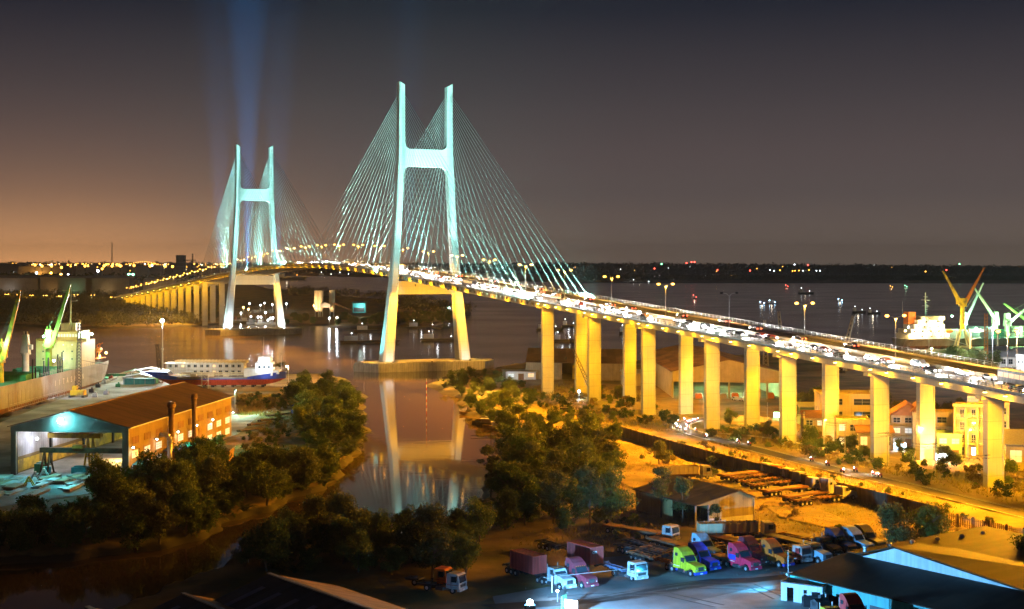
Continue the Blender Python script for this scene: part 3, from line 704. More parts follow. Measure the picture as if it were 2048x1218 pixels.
grass('grass', [([(1060,775),(1240,750),(1350,830),(1360,870),(1260,872),(1090,830)], 1.6, 1.2), ([(1240,870),(1440,930),(1600,968),(1740,1000),(1900,1045),(2048,1085),(2048,1100),(1880,1110),(1560,1060),(1230,1060)], 1.15, .8),
    ([(1380,868),(1540,892),(1745,940),(1880,972),(2060,1020),(2060,930),(1500,850)], 1.3, 1.1), ([(470,790),(660,790),(610,835),(480,830)], .9, 1.3), ([(465,870),(560,815),(610,840),(560,930),(480,930)], 1.1, .7),
    ([(270,985),(360,960),(470,930),(540,940),(420,990),(300,1010)], 1.3, 1.0), ([(1230,872),(1330,896),(1450,930),(1600,968),(1750,1004),(1880,1040),(2060,1078),(2060,1040),(1920,1006),(1720,960),(1520,910),(1400,876),(1360,860),(1300,862)], 1.2, .9), ([(1180,1045),(1330,1050),(1340,1105),(1150,1118),(1000,1110),(1000,1075)], 1.2, .8)], 3, .7, L_grass, 300)
# far woods that read as one mass
def forest(name, px_polys, seed, mat):
    rng = np.random.default_rng(seed); rnd = random.Random(seed); Q = []
    for poly, sp, hh, nl in px_polys:
        for x, y in scatter(poly, sp, rnd):
            h = hh*rnd.uniform(.7,1.25); r = sp*rnd.uniform(.5,.8)
            lob = lobed(rng, h, r, h*.25, 5); q = crown_pts(rng, lob, nl) + np.array([x, y, GZ-.5]); Q.append(leaves(q, hh*.2, rng))
    o = bpy.data.objects.new(name, quads_mesh(name, np.concatenate(Q), mat)); C.objects.link(o); kind(o, 'stuff')
forest('forest', [([(-60,648),(120,653),(220,653),(300,652),(405,648),(395,640),(300,618),(240,602),(180,598),(80,600),(-60,605)], 11, 9, 90), ([(-80,604),(80,599),(180,597),(235,600),(200,588),(60,588),(-80,590)], 24, 11, 70)], 401, L_forest)
forest('forest', [([(405,640),(440,640),(440,625),(400,615)], 10, 7, 80), ([(560,592),(700,596),(780,602),(800,599),(660,588),(580,584)], 22, 12, 90), ([(780,602),(860,612),(930,622),(940,630),(880,630),(760,615)], 18, 12, 90)], 402, L_forest)
for px, py, s in ((590,640,1.2),(600,645,1.1),(612,642,1.2),(625,647,1.0),(575,648,.7),(690,640,1.3),(700,645,1.2),(712,648,1.0),(676,650,.9),(728,649,1.0),(742,648,1.1),(757,648,1.5),(768,645,1.7),(780,650,1.5),(800,648,1.7),(815,645,1.6),(832,648,1.8),(848,644,1.7),(862,645,1.6),(880,644,1.7),(896,641,1.5),(912,640,1.4),(926,636,1.2)):
    one(rnd.choice(MG), px, py, s*1.1, 'green riverside tree on the far bank beyond the towers', px, None, 'green riverside trees on the far bank')
# ================================================================ shipyard on the left bank
M_roofb = pm('brown_roof_sheet', (.085,.045,.03), .6, .25, .25, sheets=(7.3,1.1), spec=.3, corr=('X',1.6,.25))
M_wallo = pm('ochre_wall', (.23,.155,.06), .85, .15, .3, streak=.12)
M_clad = pm('grey_green_cladding', (.20,.24,.22), .6, .2, .4, corr=('X',2.0,.3))
M_shut = pm('brown_shutter', (.20,.10,.05), .7, .3, 1.2)
M_yard = pm('yard_concrete', (.32,.31,.28), .85, .35, .12, dirt=(.16,.14,.11))
M_plate = pm('steel_plate', (.36,.38,.38), .5, .3, .5, .3, dirt=(.25,.17,.1))
M_rplate = pm('rusted_plate', (.30,.16,.08), .75, .35, .7)
M_teal = pm('teal_sheet', (.05,.30,.32), .6, .25, .6, streak=.2)
M_green = pm('green_paint', (.07,.33,.16), .6, .3, .5, streak=.25)
M_blue = pm('blue_paint', (.03,.07,.42), .5, .25, .6, streak=.25)
M_red = pm('red_paint', (.45,.06,.03), .6, .25, .5, streak=.35)
M_orange = pm('orange_paint', (.72,.22,.03), .5, .2, .7)
M_greyhull = pm('grey_hull_paint', (.26,.27,.27), .6, .2, .15, streak=.18, dirt=(.19,.15,.12))
M_cream = pm('cream_paint', (.58,.50,.33), .55, .15, .5, streak=.12)
M_mesh = pm('dark_shed_interior', (.05,.06,.06), .8, .3, .5)
def window(parent, x0, x1, y0, y1, z0, z1, face, mat, n=3, rows=2, frame=None):
    """window on a wall plane; face is the outward axis: '+x','-x','+y','-y'"""
    sg = 1 if face[0] == '+' else -1; m = MB(); f = .07; ax = face[1]
    def bx(a0, a1, b0, b1, d0, d1):
        lo, hi = sorted((sg*d0, sg*d1))
        if ax == 'x': m.b2(x0+lo, x0+hi, a0, a1, b0, b1)
        else: m.b2(a0, a1, y0+lo, y0+hi, b0, b1)
    a0, a1 = (y0, y1) if ax == 'x' else (x0, x1)
    bx(a0, a1, z0, z1, .004, .03); m.k = 1
    for i in range(n+1): c = a0+(a1-a0)*i/n; bx(c-f/2, c+f/2, z0-.03, z1+.03, .032, .09)
    for i in range(rows+1): c = z0+(z1-z0)*i/rows; bx(a0-.05, a1+.05, c-f/2, c+f/2, .034, .08)
    return m.build('window', [mat, frame or M_steel], parent)
def small_lamp(root, loc, mat, r=.3, name='lamp'):
    q = MB(); q.ball(loc, r, 8); return q.build(name, mat, root)

shed = thing('workshop_hall', 'long ochre walled workshop hall with brown roof, two flues and lit windows', 'workshop', (-88.3-28.06, 323.5+2.81, GZ), math.atan2(-.0995, .995))
SW, SL, EZ, RZ = 28.2, 79.4, 11.5, 15.2
m = MB(); m.b2(SW-.3, SW, .05, SL, 0, EZ-.02); m.b2(0, .3, .05, SL, 0, EZ-.02); m.build('wall', M_wallo, shed)
m = MB(); m.b2(0, 1.2, -.12, .5, 0, 10.3); m.b2(SW-1.5, SW+.05, -.12, .5, 0, 10.3); m.ext([(-.05,-.15,10.3),(SW+.05,-.15,10.3),(SW+.05,-.15,EZ-.05),(SW/2,-.15,RZ-.1),(-.05,-.15,EZ-.05)], (0,.4,0)); m.build('gable_front', M_clad, shed)
m = MB(); m.ext([(.3,SL-.3,5),(SW-.3,SL-.3,5),(SW-.3,SL-.3,EZ-.1),(SW/2,SL-.3,RZ-.2),(.3,SL-.3,EZ-.1)], (0,.25,0)); m.b2(.3, 14, SL-.3, SL-.05, 0, 4.99); m.build('gable_rear', M_clad, shed)
m = MB()
for a, b in ((-.6, SW/2), (SW/2, SW+.6)):
    za, zb = (EZ-.12, RZ) if a < 0 else (RZ, EZ-.12)
    m.hexa([(a,-.7,za),(b,-.7,zb),(b,SL+.5,zb),(a,SL+.5,za)], [(a,-.7,za+.15),(b,-.7,zb+.15),(b,SL+.5,zb+.15),(a,SL+.5,za+.15)])
rf = m.build('roof', M_roofb, shed)
q = MB(); q.b2(SW/2-.4, SW/2+.4, -.7, SL+.5, RZ+.12, RZ+.3); q.build('ridge_cap', M_shut, rf)
q = MB(); q.b2(SW+.55, SW+.75, -.7, SL+.5, EZ-.2, EZ+.02); q.build('gutter', M_steel, rf)
for i in range(10):
    y0 = i*7.94 + 2.1; w = 3.9
    m = MB(); m.b2(SW+.003, SW+.1, y0, y0+w, 7.4, 9.0)
    for k in range(5): m.b2(SW+.1, SW+.16, y0+k*w/4-.06, y0+k*w/4+.06, 7.35, 9.05)
    m.build('shutter', M_shut, shed)
    if i == 6: m = MB(); m.b2(SW+.003, SW+.12, y0+.4, y0+2.8, 1.0, 5.6); m.build('door', M_shut, shed)
    else: window(shed, SW, SW, y0, y0+w, 4.1, 5.8, '+x', E_warm if i == 0 else E_win, 4, 3)
    if i in (0, 1, 2, 7, 8, 9): window(shed, SW, SW, y0, y0+w, 1.0, 2.7, '+x', E_win, 4, 3)
M_flue = pm('flue_pipe', (.26,.16,.11), .6, .3, .9, streak=.3)
for y, zt, r in ((25.4, 13.4, .75), (42.8, 13.9, .62)):
    m = MB(); m.cyl((SW+1.25,y,.5), (SW+1.25,y,zt), r, r, 12); m.cyl((SW+1.25,y,zt), (SW+1.25,y,zt+.5), r, r*1.5, 12); m.cyl((SW+1.25,y,zt+.5), (SW+1.25,y,zt+1.5), r*1.5, r*1.2, 12)
    for z in (3, 6, 9, 11.5): m.cyl((SW+1.25,y,z), (SW+1.25,y,z+.15), r*1.12, r*1.12, 12)
    m.build('flue', M_flue, shed, True)
m = MB(); pts = [(SW+2.4,21,0),(SW+2.4,21,6.0),(SW+2.2,21,6.9),(SW+1.5,21,7.4),(SW,21,7.4)]; m.tube(pts, .6, 10); m.build('duct', M_steel, shed, True)
for y in (1.4, 17.0, 32.2, 47.0, 60.5, 79.0):
    m = MB(); m.box((SW+.35, y, 6.9), (.7, .3, .25)); f = m.build('wall_lamp', M_dark, shed); small_lamp(f, (SW+.6, y, 6.75), E_whi, .22)
    spot('wall_light', (SW+.75, y, 6.6), (SW+.3, y, 0), 900, WHI, 120, .6, .15, shed)
m = MB()
for y in (0.9, 20, 40, 60): m.b2(.35, .9, y, y+.8, 0, 10); m.b2(SW-1.2, SW-.35, y+.5, y+1.3, 0, 10)
m.build('column', M_dark, shed)
m = MB(); m.b2(.32, .4, 1, SL-1, 4, 9.8); m.k = 1; m.b2(.32, .42, 1, SL-1, .5, 3.2); m.build('lining', [pm('pale_sheet_lining', (.42,.40,.44), .6, .3, .4, streak=.3), M_yel], shed)
# floodlight on the gable and lamps inside
m = MB(); m.box((12.4, -.7, 13.1), (.9, .7, .7)); fl = m.build('gable_floodlight', M_dark, shed); small_lamp(fl, (12.4, -1.15, 13.0), em('teal_lamp', (.5,.95,1), 60), .7)
spot('gable_light', (12.4, -1.6, 13), (12, -30, 0), 90000, TEA, 150, .5, .4, shed)
spot('gable_wash', (12.4, -2.4, 13.3), (13, 0, 12), 2600, TEA, 150, .6, .3, shed)
for x, y, z, w in ((2.2,9,7.5,1500), (2.2,22,8.2,1500), (14,40,9,2200), (22,58,8,2600)):
    small_lamp(shed, (x,y,z), E_whi, .28, 'hall_lamp'); point('hall_light', (x+.4,y,z), w, (.85,.92,1), .3, shed)
point('hall_warm', (15, 26, 3.0), 3200, (1,.6,.15), .4, shed)
point('hall_green', (23, 76, 6), 5000, (.4,1,.7), .4, shed)
def gantry(label, y, span0, span1, zb, mat, leg_x):
    t = thing('gantry_crane', label, 'gantry crane', shed_pt(0, y), shed.rotation_euler[2])
    m = MB(); m.b2(span0, span1, -.5, .5, zb, zb+1.1); m.b2(span0, span1, .9, 1.5, zb+.2, zb+1.0); m.build('girder', mat, t)
    for x in leg_x:
        for dy in (-1.8, 1.8):
            q = MB(); q.cyl((x, 0, zb), (x-.3, dy, .3), .28, .22, 6); q.cyl((x+1.2, 0, zb), (x+1.5, dy, .3), .24, .2, 6); q.cyl((x-.1, dy*.55, zb*.45), (x+1.3, dy*.55, zb*.45), .14, None, 5); q.build('leg', mat, t)
        q = MB(); q.b2(x-.6, x+1.9, -2.3, 2.3, .05, .35); q.build('bogie', mat, t)
    q = MB(); q.b2(span0+8, span0+10.5, -.9, 1.7, zb+1.11, zb+1.7); q.build('trolley', M_orange, t)
    return t
def shed_pt(x, y, z=0):
    c, s_ = math.cos(shed.rotation_euler[2]), math.sin(shed.rotation_euler[2]); l = shed.location
    return (l[0]+c*x-s_*y, l[1]+s_*x+c*y, GZ+z)
gantry('yellow gantry crane with A frame legs inside the workshop hall', 10, 4.6, 17.6, 7.7, M_yel, (14.4,))
gantry('brown gantry girder on pale A frame standing in the hall mouth', 2.5, 6, 26, 5.2, M_rust, (7.0,))
# platform, boxes and stock on the floor
yard = sheet('yard', [P(-60,1030), P(0,1015), P(200,985), P(262,962), P(330,925), P(478,868), P(520,830), P(600,812), P(600,800), P(480,838), P(455,800), P(300,752), P(180,775), P(-60,870)], GZ+.16, M_yard)
for nm, mt, x, y, d, lab in (('steel_plate', M_plate, 4, -4, (2.6,9,.25), 'pale steel plates lying by the left jamb of the hall'), ('crate', M_teal, 15, 4, (3.5,2.2,1.6), 'blue covered machine crate in the middle of the hall mouth'),
        ('steel_plate', M_rplate, 18, -2, (4.5,5,.5), 'pinkish rusty plate pile in front of the hall'), ('tarpaulin_stack', M_blue, 20.5, -1.5, (3.5,4,.7), 'stack under a bright blue tarpaulin before the hall'),
        ('machine', M_green, 5, 5, (2,3,2.2), 'small green machine by the left wall of the hall'), ('drum', M_teal, 7.5, 3, (1.4,1.4,1.6), 'teal drum beside the hall column'), ('steel_plate', M_plate, 16, 14, (8,16,.5), 'wide assembly floor of grey plates inside the hall')):
    t = thing(nm, lab, nm.replace('_',' '), shed_pt(x, y, .17), shed.rotation_euler[2]); m = MB()
    if nm == 'drum': m.cyl((0,0,0),(0,0,1.6),.8,None,12); m.cyl((0,0,.5),(0,0,.6),.85,None,12); m.cyl((0,0,1.1),(0,0,1.2),.85,None,12)
    else:
        n = 3 if d[2] < 1 else 1
        for i in range(n): m.box((random.uniform(-.2,.2)*i, random.uniform(-.3,.3)*i, d[2]*(i+.5)/n), (d[0]*(1-.1*i), d[1]*(1-.08*i), d[2]/n*.9), rz=.03*i)
        if n == 1: m.box((0,0,d[2]+.1),(d[0]*.7,d[1]*.6,.2)); m.box((d[0]*.3,-d[1]*.52,d[2]*.5),(.5,.1,.6))
    m.build('body', mt, t)
rnd = random.Random(77)
for i in range(30):
    px = rnd.uniform(-20, 205); base = 1012 - px*.16; py = rnd.uniform(base-70, base-2)
    if py < 950 - px*.02: py = 955 + rnd.uniform(0, 30)
    x, y = P(px, py); m = MB(); a, b = rnd.uniform(1.6,3.4), rnd.uniform(5,10); z = 0
    for k in range(rnd.randint(1,3)): m.box((rnd.uniform(-.2,.2), rnd.uniform(-.4,.4), z+.12), (a*rnd.uniform(.85,1), b*rnd.uniform(.85,1), .22), rz=rnd.uniform(-.03,.03)); z += .24
    o = m.build('steel_plate', [M_plate, M_plate, M_rplate][i % 3]); o.location = (x, y, GZ+.17 + .0*i); o.rotation_euler = (0,0,shed.rotation_euler[2]+rnd.uniform(-.1,.1))
    tag(o, ['pale steel plate stack lying in the open stockyard', 'pale steel plate stack lying in the open stockyard', 'rusty brown plate stack lying in the open stockyard'][i % 3], 'steel plate', ['pale plate stacks in the stockyard','pale plate stacks in the stockyard','rusty plate stacks in the stockyard'][i % 3])
for i, (px, py) in enumerate(((70,965),(88,958),(58,975))):
    x, y = P(px, py); t = thing('trestle', ['A shaped steel trestle standing nearest the stockyard centre','pale A shaped trestle behind the other two','yellow box like trestle left of the other two'][i], 'trestle', (x, y, GZ+.4)); m = MB()
    for s_ in (-1,1):
        m.cyl((-1.1,s_*.5,0),(0,s_*.3,2.0),.12); m.cyl((1.1,s_*.5,0),(0,s_*.3,2.0),.12); m.cyl((-.6,s_*.4,1.0),(.6,s_*.4,1.0),.08)
    m.cyl((0,-.6,2.0),(0,.6,2.0),.14); m.build('frame', (M_plate, M_white, M_yel)[i], t)
# lean-to sheds on the hall's sunny side
for px, py, w, d, h, mt, lab in ((345,925,6,4,3.2,M_blue,'small brick lean to with a striped blue roof by the long hall'), (375,912,5,4,2.8,M_teal,'low teal roofed hut between duct and glowing bush'), (448,920,4,4,3.0,M_steel,'small grey roofed hut at the end of the dark bushes'), (290,950,6,3,2.6,M_teal,'teal awning against the near corner of the long hall')):
    x, y = P(px, py); t = thing('hut', lab, 'hut', (x, y, GZ), shed.rotation_euler[2]); m = MB(); m.b2(-w/2, w/2, -d/2, d/2, 0, h); m.build('wall', pm('old_brick', (.24,.13,.08), .9, .3, 1.2), t)
    m = MB(); m.hexa([(-w/2-.4,-d/2-.4,h),(w/2+.4,-d/2-.4,h-.3),(w/2+.4,d/2+.4,h+.2),(-w/2-.4,d/2+.4,h+.5)], [(-w/2-.4,-d/2-.4,h+.12),(w/2+.4,-d/2-.4,h-.18),(w/2+.4,d/2+.4,h+.32),(-w/2-.4,d/2+.4,h+.62)]); m.build('roof', mt, t)
    m = MB(); m.b2(w*.1, w*.1+.9, -d/2-.05, -d/2-.003, 0, 2); m.build('door', M_shut, t)
# yard path right of the hall, logs
rp = P(515, 838)
for i, (px, py) in enumerate(((540,842),(520,850),(555,832),(500,862))):
    x, y = P(px, py); m = MB(); m.cyl((-3,-4,.35),(3,4,.35),.35,.3,8); m.cyl((-2.2,-4,.35),(3.8,4,.35),.3,.26,8); o = m.build('log', M_bark); o.location = (x, y, GZ+.16)
    tag(o, 'dark timber log lying beside the pale yard path', 'log', 'timber logs beside the pale yard path')
for i in range(26):
    px, py = rnd.uniform(585, 640), rnd.uniform(812, 842); x, y = P(px, py); m = MB(); m.box((0,0,.4),(rnd.uniform(.6,1.6),rnd.uniform(.6,1.6),rnd.uniform(.5,1)), rz=rnd.uniform(0,3), rx=rnd.uniform(-.3,.3)); m.ball((.3,.2,.7),.4,6)
    o = m.build('scrap_piece', [M_steel, M_blue, M_white, M_rust][i % 4]); o.location = (x, y, GZ); tag(o, 'mixed scrap piece lying in the dump by the trees', 'scrap', 'scrap pieces in the dump by the trees')

# ---------------------------------------------------------------- cargo ship at the yard quay
cs = thing('cargo_ship', 'large grey cargo ship with yellow house and two raised cranes at the left quay', 'ship', (-180, 0, 0))
st = [(600,5.0,7.6,4.5),(594,7.5,9.4,1.5),(585,9.0,10,0),(560,10,10,-2),(470,10,10,-2),(450,9,10,-2),(436,5,8,-2),(424,.3,2.5,-2)]
m = MB(); vs = []; fs = []
for Y, hw, hd, zb in st:
    for sg in (1, -1):
        a = hw*(.9 if zb > 0 else 1); vs += [(sg*a*.85,Y,min(zb,1)), (sg*(hw+.02),Y,max(2.4,zb)), (sg*(hw*.35+hd*.65),Y,6.2), (sg*hd,Y,9.2)]
n = len(st)
for i in range(n-1):
    for sg in (0, 1):
        for k in range(3):
            a, b = i*8+sg*4+k, (i+1)*8+sg*4+k; m_ = (a, b, b+1, a+1) if sg == 0 else (a+1, b+1, b, a); fs.append((m_, 1 if k == 0 else 0))
    fs.append(((i*8+3, (i+1)*8+3, (i+1)*8+7, i*8+7), 2))
fs.append(((0,1,2,3,7,6,5,4), 0))
b0 = len(m.v); m.v = vs
for f, k in fs: m.f.append(list(f)); m.m.append(k)
m.build('hull', [M_greyhull, M_rust, pm('green_deck', (.07,.17,.11), .7, .3, .5)], cs)
m = MB()
for i in range(len(st)-1):
    for sg in (1,-1):
        (ya,_,ha,_2), (yb,_3,hb,_4) = st[i], st[i+1]; m.hexa([(sg*ha,ya,9.2),(sg*(ha-.2),ya,9.2),(sg*(hb-.2),yb,9.2),(sg*hb,yb,9.2)], [(sg*ha,ya,10.1),(sg*(ha-.2),ya,10.1),(sg*(hb-.2),yb,10.1),(sg*hb,yb,10.1)])
m.build('bulwark', M_greyhull, cs)
for i, ch in enumerate('IITASHIN'): text('hull_letter', ch, 3.0, M_white, cs, (10.02, 523+i*4.8, 6.4), (math.radians(90), 0, math.radians(90)))
m = MB(); m.b2(-9,8.5,558,578,9.2,20.3); m.b2(-6,7,560,576,20.3,24.0); m.b2(-10,10,561,566,20.0,21.2); m.b2(-3,3,570,577,24.0,27); hs = m.build('superstructure', M_cream, cs)
for k in range(11): window(cs, -5.7+k*1.15, -4.8+k*1.15, 560, 560, 21.9, 23.1, '-y', E_win, 1, 1)
for z in (13, 16, 18.6):
    for x in (-6.5,-3.5,1.5,5): window(cs, x, x+.6, 558, 558, z, z+.6, '-y', E_win if z > 18 else M_glass, 1, 1)
m = MB(); m.cyl((1,570,24),(1,570,43),.45,.25,8); m.box((1,570,40.3),(7,.2,.2),rz=.3); m.box((1,570,38),(3.4,.3,.3)); m.box((2.4,570,36),(2,.9,.25)); m.cyl((0,570,24),(1,570,33),.15); m.build('mast', M_cream, cs)
m = MB(); m.b2(-6,-2,578,584,9.2,21); m.build('funnel', M_orange, cs)
for sg in (1,):
    m = MB(); m.ball((8.6,583,15.5),1.5,10,(.8,2.2,.8)); m.tube([(8,581,12),(8.4,581,17.5),(9.6,581,18.2)],.2); m.tube([(8,585,12),(8.4,585,17.5),(9.6,585,18.2)],.2); m.b2(6,9.5,578,590,11.8,12); m.build('lifeboat', M_orange, cs)
def ship_crane(Y, zc, mat, boom=None, w=2.4, hcol=None):
    m = MB(); m.cyl((0,Y,9.2),(0,Y,zc),w*.55,w*.5,12); m.cyl((0,Y,zc-.3),(0,Y,zc+.3),w*.8,None,12); p = m.build('crane_pedestal', mat, cs, False)
    m = MB(); m.hexa([(-w*.6,Y-w*.6,zc+.3),(w*.6,Y-w*.6,zc+.3),(w*.6,Y+w*.6,zc+.3),(-w*.6,Y+w*.6,zc+.3)], [(-w*.4,Y-w*.4,zc+7),(w*.4,Y-w*.4,zc+7),(w*.4,Y+w*.4,zc+7),(-w*.4,Y+w*.4,zc+7)])
    m.b2(w*.6, w*.6+1.1, Y-.8, Y+.8, zc+1.5, zc+3.3); m.cyl((-.6,Y,zc+7),(-.6,Y,zc+8.2),.25); m.cyl((.6,Y,zc+7),(.6,Y,zc+8.2),.25); m.build('crane_cab', mat, cs)
    if boom:
        a = Vector((w*.7, Y-1.2, zc+1.2)); e = Vector(boom); m = MB()
        d = (e-a).normalized(); u = d.cross(Vector((0,1,0))).normalized(); v = d.cross(u)
        def ring(c, h): return [c+u*h+v*h, c-u*h+v*h, c-u*h-v*h, c+u*h-v*h]
        m.hexa(ring(a, .75), ring(a.lerp(e,.9), .5)); m.hexa(ring(a.lerp(e,.9), .38), ring(e, .25)); b = m.build('crane_boom', mat, cs)
        q = MB(); q.cyl((0,Y,zc+8), e, .05, None, 4); q.cyl((0,Y,zc+8), a.lerp(e,.6), .05, None, 4); q.cyl(e, (e.x,e.y,e.z-6), .04, None, 4); q.build('crane_cable', M_dark, cs)
M_limeP = pm('lime_paint', (.35,.50,.09), .5, .2, .6, streak=.2)
ship_crane(546, 18.6, M_limeP, (10.2, 540, 43.0)); ship_crane(520, 17.8, M_cream); ship_crane(494, 16.5, M_yel, (10.6, 484, 41.8))
for Y0, Y1 in ((500,514),(526,541)):
    m = MB(); m.b2(-7,7,Y0,Y1,9.21,11.4)
    for k in range(4): m.b2(-7.2,7.2,Y0+1+k*(Y1-Y0-2)/3-.2,Y0+1+k*(Y1-Y0-2)/3+.2,11.4,11.7)
    m.build('hatch_cover', M_green, cs)
m = MB()
for Y in (503,506,515,517.5,520,531,533.5,536): m.cyl((8.4,Y,9.2),(8.4,Y,16+random.uniform(-3,2)),.28,None,6)
kind(m.build('deck_post', M_dark, cs), 'stuff')
m = MB()
for i in range(30):
    a, b = 505+i*2.6, 0; m.box((9.75,a,10.7),(.08,.08,1.2))
m.box((9.75,544,11.3),(.06,80,.06)); m.box((9.75,544,10.8),(.06,80,.06)); m.build('railing', M_steel, cs)
for loc, mt, W_, col in (((-1,543,23.0),E_grn,12000,(.35,1,.5)), ((9.5,570,22.6),E_grn,6000,(.35,1,.5)), ((1,489,21.5),E_grn,8000,(.35,1,.55)), ((9.0,592,13.6),E_sod,2400,(1,.6,.25)), ((8,586,12.6),E_sod,1800,(1,.6,.25)), ((0,552,13),E_whi,3000,(.6,1,.6)), ((7.4,571,22.6),E_sod,900,(1,.5,.25))):
    small_lamp(cs, loc, mt, .5, 'deck_lamp'); point('deck_light', (loc[0]+.3,loc[1]-1.2,loc[2]+.2), W_, col, .4, cs)
spot('house_flood', (0,547,26), (0,560,16), 6500, (1,.85,.1), 120, .6, .5, cs)
spot('hull_flood', (26,500,24), (10,535,5), 40000, (.8,.85,1), 80, .7, .5, cs)

# lattice derrick on the quay, mast, sheds
dk = thing('lattice_crane', 'dark lattice tower crane with yellow base on the quay before the cargo ship', 'crane', (-160.5, 520, GZ))
m = MB(); m.lattice((0,0,2.6),(.4,0,27.5),1.9,.9,22,.1); m.build('mast', M_dark, dk)
m = MB(); m.b2(-2.4,2.4,-2,2,1.0,2.8); m.b2(-2,-.4,-1.2,1.2,2.8,4.4); m.k = 1; m.b2(-2.9,-1.9,-2.6,2.6,0,1); m.b2(1.9,2.9,-2.6,2.6,0,1); m.build('base', [M_yel, M_dark], dk)
m = MB(); m.ball((.4,0,28.3),.7,8); m.build('crane_head', M_cream, dk)
m = MB(); m.cyl((.4,0,14),(22,16,8),.05,None,4); m.build('guy_cable', M_dark, dk)
fx, fd = XAT(325, 640), 640
fm = thing('floodlight_mast', 'tall thin mast with one dazzling white floodlight by the beached ship', 'floodlight mast', (fx, fd, GZ))
m = MB(); m.cyl((0,0,0),(0,0,23.5),.38,.2,8); m.cyl((0,0,10.4),(0,0,11.2),.6,None,8)
for z in range(1,23): m.box((.42,0,z),(.2,.06,.06))
m.build('pole', M_white, fm); m = MB(); m.box((0,-.3,23.8),(1.8,.6,.7)); h_ = m.build('lamp_head', M_dark, fm); small_lamp(h_, (0,-.8,23.8), em('dazzling_lamp', (.95,1,.98), 320), .75)
spot('mast_light', (0,-1.6,23.6), (5,-70,0), 230000, (.9,1,.95), 150, .4, .6, fm); spot('mast_light', (0,-1.2,23.4), (0,-.3,8), 1500, (.9,1,.95), 60, .4, .3, fm)
point('mast_glow', (0,.9,23.9), 60000, (1,.95,.8), .5, fm)
ld = thing('lattice_derrick', 'short dark lattice derrick beside the bow of the beached ship', 'derrick', (XAT(317,585), 585, GZ))
m = MB(); m.lattice((1,0,0),(-.6,0,16.2),1.6,1.0,10,.12); m.build('mast', M_dark, ld); m = MB(); m.b2(-1,2.2,-1,1,-.1,.5); m.build('base', M_rust, ld)
# low sheds by the quay
for px, py, w, d, h, mt, wl, lab in ((282,768,13,8,4.2,M_steel,M_teal,'open teal walled shed with pale gable roof by the ship bow'), (300,757,14,8,4.6,M_white,M_cream,'pale roofed shed behind the teal one near the floodlight mast'), (268,756,6,6,3.6,M_green,M_white,'small white hut with green roof on the quay')):
    x, y = P(px, py); t = thing('quay_shed', lab, 'shed', (x, y, GZ), .12); m = MB(); m.b2(-w/2,w/2,-d/2,d/2,0,h*.55); m.build('wall', wl, t)
    m = MB(); m.ext([(-w/2-.6,-d/2-.5,h*.7),(0,-d/2-.5,h),(w/2+.6,-d/2-.5,h*.7),(w/2+.6,-d/2-.5,h*.7+.2),(0,-d/2-.5,h+.2),(-w/2-.6,-d/2-.5,h*.7+.2)], (0,d+1,0)); m.build('roof', mt, t)
    m = MB()
    for a in (-w/2+.3, -w/6, w/6, w/2-.3): m.b2(a-.12,a+.12,-d/2-.15,-d/2+.1,0,h*.72)
    m.build('post', M_steel, t)
for i, (px, py) in enumerate(((208,768),(196,776),(183,786),(236,775),(222,760),(212,790),(190,795))):
    x, y = P(px, py); t = thing('quay_gear', ['mesh trolley on the pale quay','dark winch beside the ship stern','small bollard winch on the quay edge','dark covered cart on the quay','tangle of red gear at the quay rail','small welding trestle near the shed roof','small welding trestle nearest the lattice crane'][i], 'machinery', (x, y, GZ+.17)); m = MB()
    m.box((0,0,.9),(1.6,1.2,1.0)); m.cyl((-.9,0,.5),(.9,0,.5),.5,None,10); m.box((.2,0,1.7),(.5,.5,.6)); m.build('body', (M_steel,M_dark,M_dark,M_green,M_red,M_steel,M_steel)[i], t)
m = MB(); x0, y0 = P(202,757); x1, y1 = P(262,748)
m.b2(0,20,0,10,0,1.4); m.b2(0,20,9.6,10,1.4,2.4); o = m.build('floating_dock', M_green); o.location = (x0-2, y0+4, 0); tag(o, 'bright green floating pontoon behind the ship stern', 'pontoon')
m = MB()
for i in range(30): m.box((i*.8,0,.5),(.14,.14,1.1))
m.box((11.6,0,1.0),(24,.1,.1)); o = m.build('quay_fence', M_white); o.location = (x0-1, y0+16, 1.4); tag(o, 'short white picket rail along the pontoon edge', 'fence')
m = MB()
for i in range(26): m.box((i*1.5,0,.6),(.14,.14,1.2))
m.box((18.7,0,1.15),(38,.1,.1)); m.box((18.7,0,.7),(38,.08,.08)); o = m.build('quay_fence', M_white); a, b = P(196,773), P(250,752); o.location = (a[0],a[1],GZ+.1); o.rotation_euler = (0,0,math.atan2(b[1]-a[1],b[0]-a[0])); tag(o, 'white post and rail fence running along the quay edge', 'fence')
# scaffold row standing along the ship's side
m = MB()
for i in range(15):
    y = 470+i*4.2; m.cyl((-168.4,y,GZ),(-168.4,y,7.6),.07,None,5)
    if i < 14: m.cyl((-168.4,y,3.6),(-168.4,y+4.2,3.6),.05,None,4); m.cyl((-168.4,y,GZ+.3),(-168.4,y+4.2,GZ+.3),.08,None,4)
    m.cyl((-167,y,GZ),(-168.4,y,4),.05,None,4)
o = m.build('scaffold', M_steel); tag(o, 'thin pole scaffold standing along the cargo ship side', 'scaffold')

